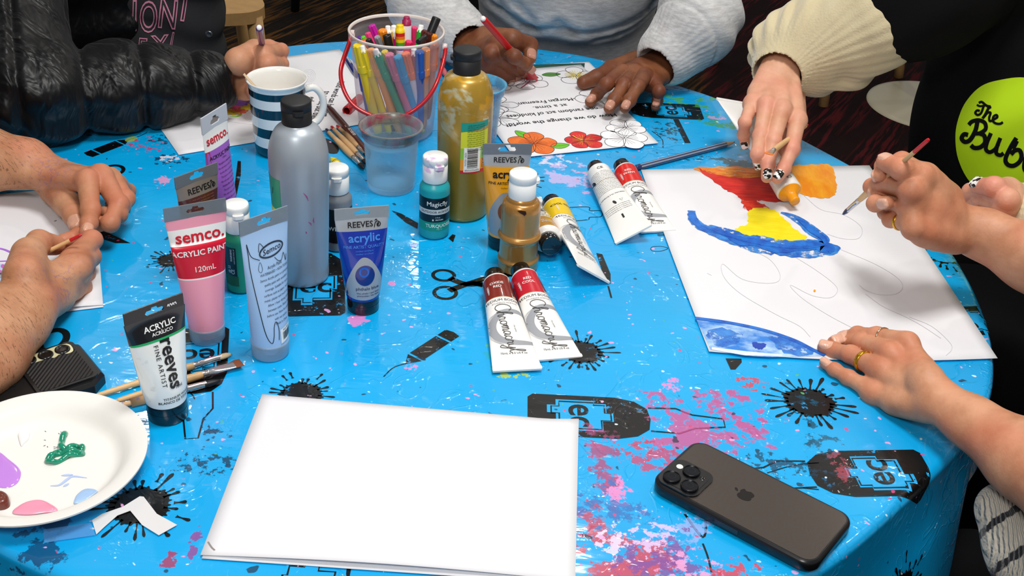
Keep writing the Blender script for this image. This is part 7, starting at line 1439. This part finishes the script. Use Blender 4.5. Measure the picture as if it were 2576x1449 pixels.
legD = {'k': .05, 'c': [((.78, .80, .50), (.50, .90, .50), .095, .085), ((.72, .62, .52), (.38, .66, .53), .095, .085), ((.50, .90, .50), (.52, .92, .05), .07, .05), ((.38, .66, .53), (.40, .68, .05), .07, .05), ((.78, .66, .54), (.78, .84, .54), .14, .14)]}
to_obj('trousers', [sd_mesh(legD, .008)], DT, pD)
q = hgt(2600, 1005, .46); R_ = root('wooden_stool', (q[0]+.10, q[1]+.02, 0), 'round wooden stool beyond the far forearm at the right edge', 'stool'); m = MB(); m.lathe([(0, .44), (.19, .44), (.2, .45), (.19, .463), (0, .463)], M('c48a3e', .5, var=.08), 48); m.build('seat', R_)
for k in range(4): a = PI/4+k*PI/2; m = MB(); m.tube([(.19*math.cos(a), .19*math.sin(a), 0), (.13*math.cos(a), .13*math.sin(a), .44)], [.013, .017], OAK, 12); m.build('leg', R_)
# ---- chair behind the grey sweatshirt
R_ = root('upholstered_chair', (.07, 2.30, 0), 'black upholstered chair with green piping behind the grey sweatshirt', 'chair'); GP = M('16402e', .7); BF = M('0c0c0e', .85)
m = MB(); slab(m, fill2d([rrect(-.26, -.25, .26, .25, .08, 8)]), .40, .47, BF); m.build('seat', R_)
X = Matrix.Translation((0, .26, 0)) @ Matrix(((1, 0, 0, 0), (0, 0, -1, 0), (0, 1, 0, 0), (0, 0, 0, 1))); m = MB(); slab(m, fill2d([rrect(-.35, .50, .33, 1.0, .12, 8)]), -.03, .03, BF, X); m.build('backrest', R_)
m = MB(); pp_ = [(x, .26-.03, z) for x, z in rrect(-.35, .50, .33, 1.0, .12, 8)]; m.tube(pp_, .010, GP, 10, closed=True); m.build('piping', R_)
for sx in (-1, 1):
    for sy in (-1, 1): m = MB(); m.tube([(sx*.24, sy*.23, 0), (sx*.22, sy*.21, .40)], .014, BF, 10); m.build('leg', R_)
# ---- upper clothes of the two people who sit mostly outside the frame, and the far cream sleeve up to its shoulder
def upper(parent, name, mat, tc, elbows, hips=None):
    tc = np.array(tc); zt = T+.40; side = nrm(np.cross(nrm(np.array([TC[0], TC[1], 0])-np.array([tc[0], tc[1], 0])), (0, 0, 1)))
    c = [(tc+np.array([0, 0, T-.25]), tc+np.array([0, 0, T+.10]), .15, .165), (tc+np.array([0, 0, T+.10]), tc+np.array([0, 0, zt]), .165, .15), (tc+side*.17+np.array([0, 0, zt+.04]), tc-side*.17+np.array([0, 0, zt+.04]), .08, .08)]
    for e0, e1, sg in elbows: sp = tc+side*.20*sg+np.array([0, 0, zt]); c += [(e0, e1, .046, .060), (e1, sp, .062, .085)]
    return to_obj(name, [sd_mesh({'k': .05, 'c': c, 'disp': lambda X, Y, Z: .004*snoise(X, Y, Z, 24, 3)}, .006)], mat, parent)
eD2, eD1 = at(2700, 697, .074), at(2735, 1262, .048)
upper(pD, 'knitted_jumper', KN, (1.02, .93, 0), [(eD2, eD2+np.array([.10, -.03, .06]), -1), (eD1, eD1+np.array([.10, -.06, .03]), 1)])
eE1, eE2 = at(-150, 397, .044), at(-150, 945, .040)
upper(pE, 'tee_shirt', TEE, (-1.12, 1.12, 0), [(eE1, eE1+np.array([-.10, .02, .05]), 1), (eE2, eE2+np.array([-.10, -.02, .05]), -1)])
c6 = at(2690, 605, .086); to_obj('cream_sleeve', [sd_mesh({'k': .03, 'c': [(c6, np.array([.86, 1.34, T+.10]), .046, .060), (np.array([.86, 1.34, T+.10]), np.array([.90, 1.58, T+.36]), .062, .075)]}, .005)], CRM, pC)
print('SCRIPT DONE', len(bpy.data.objects))
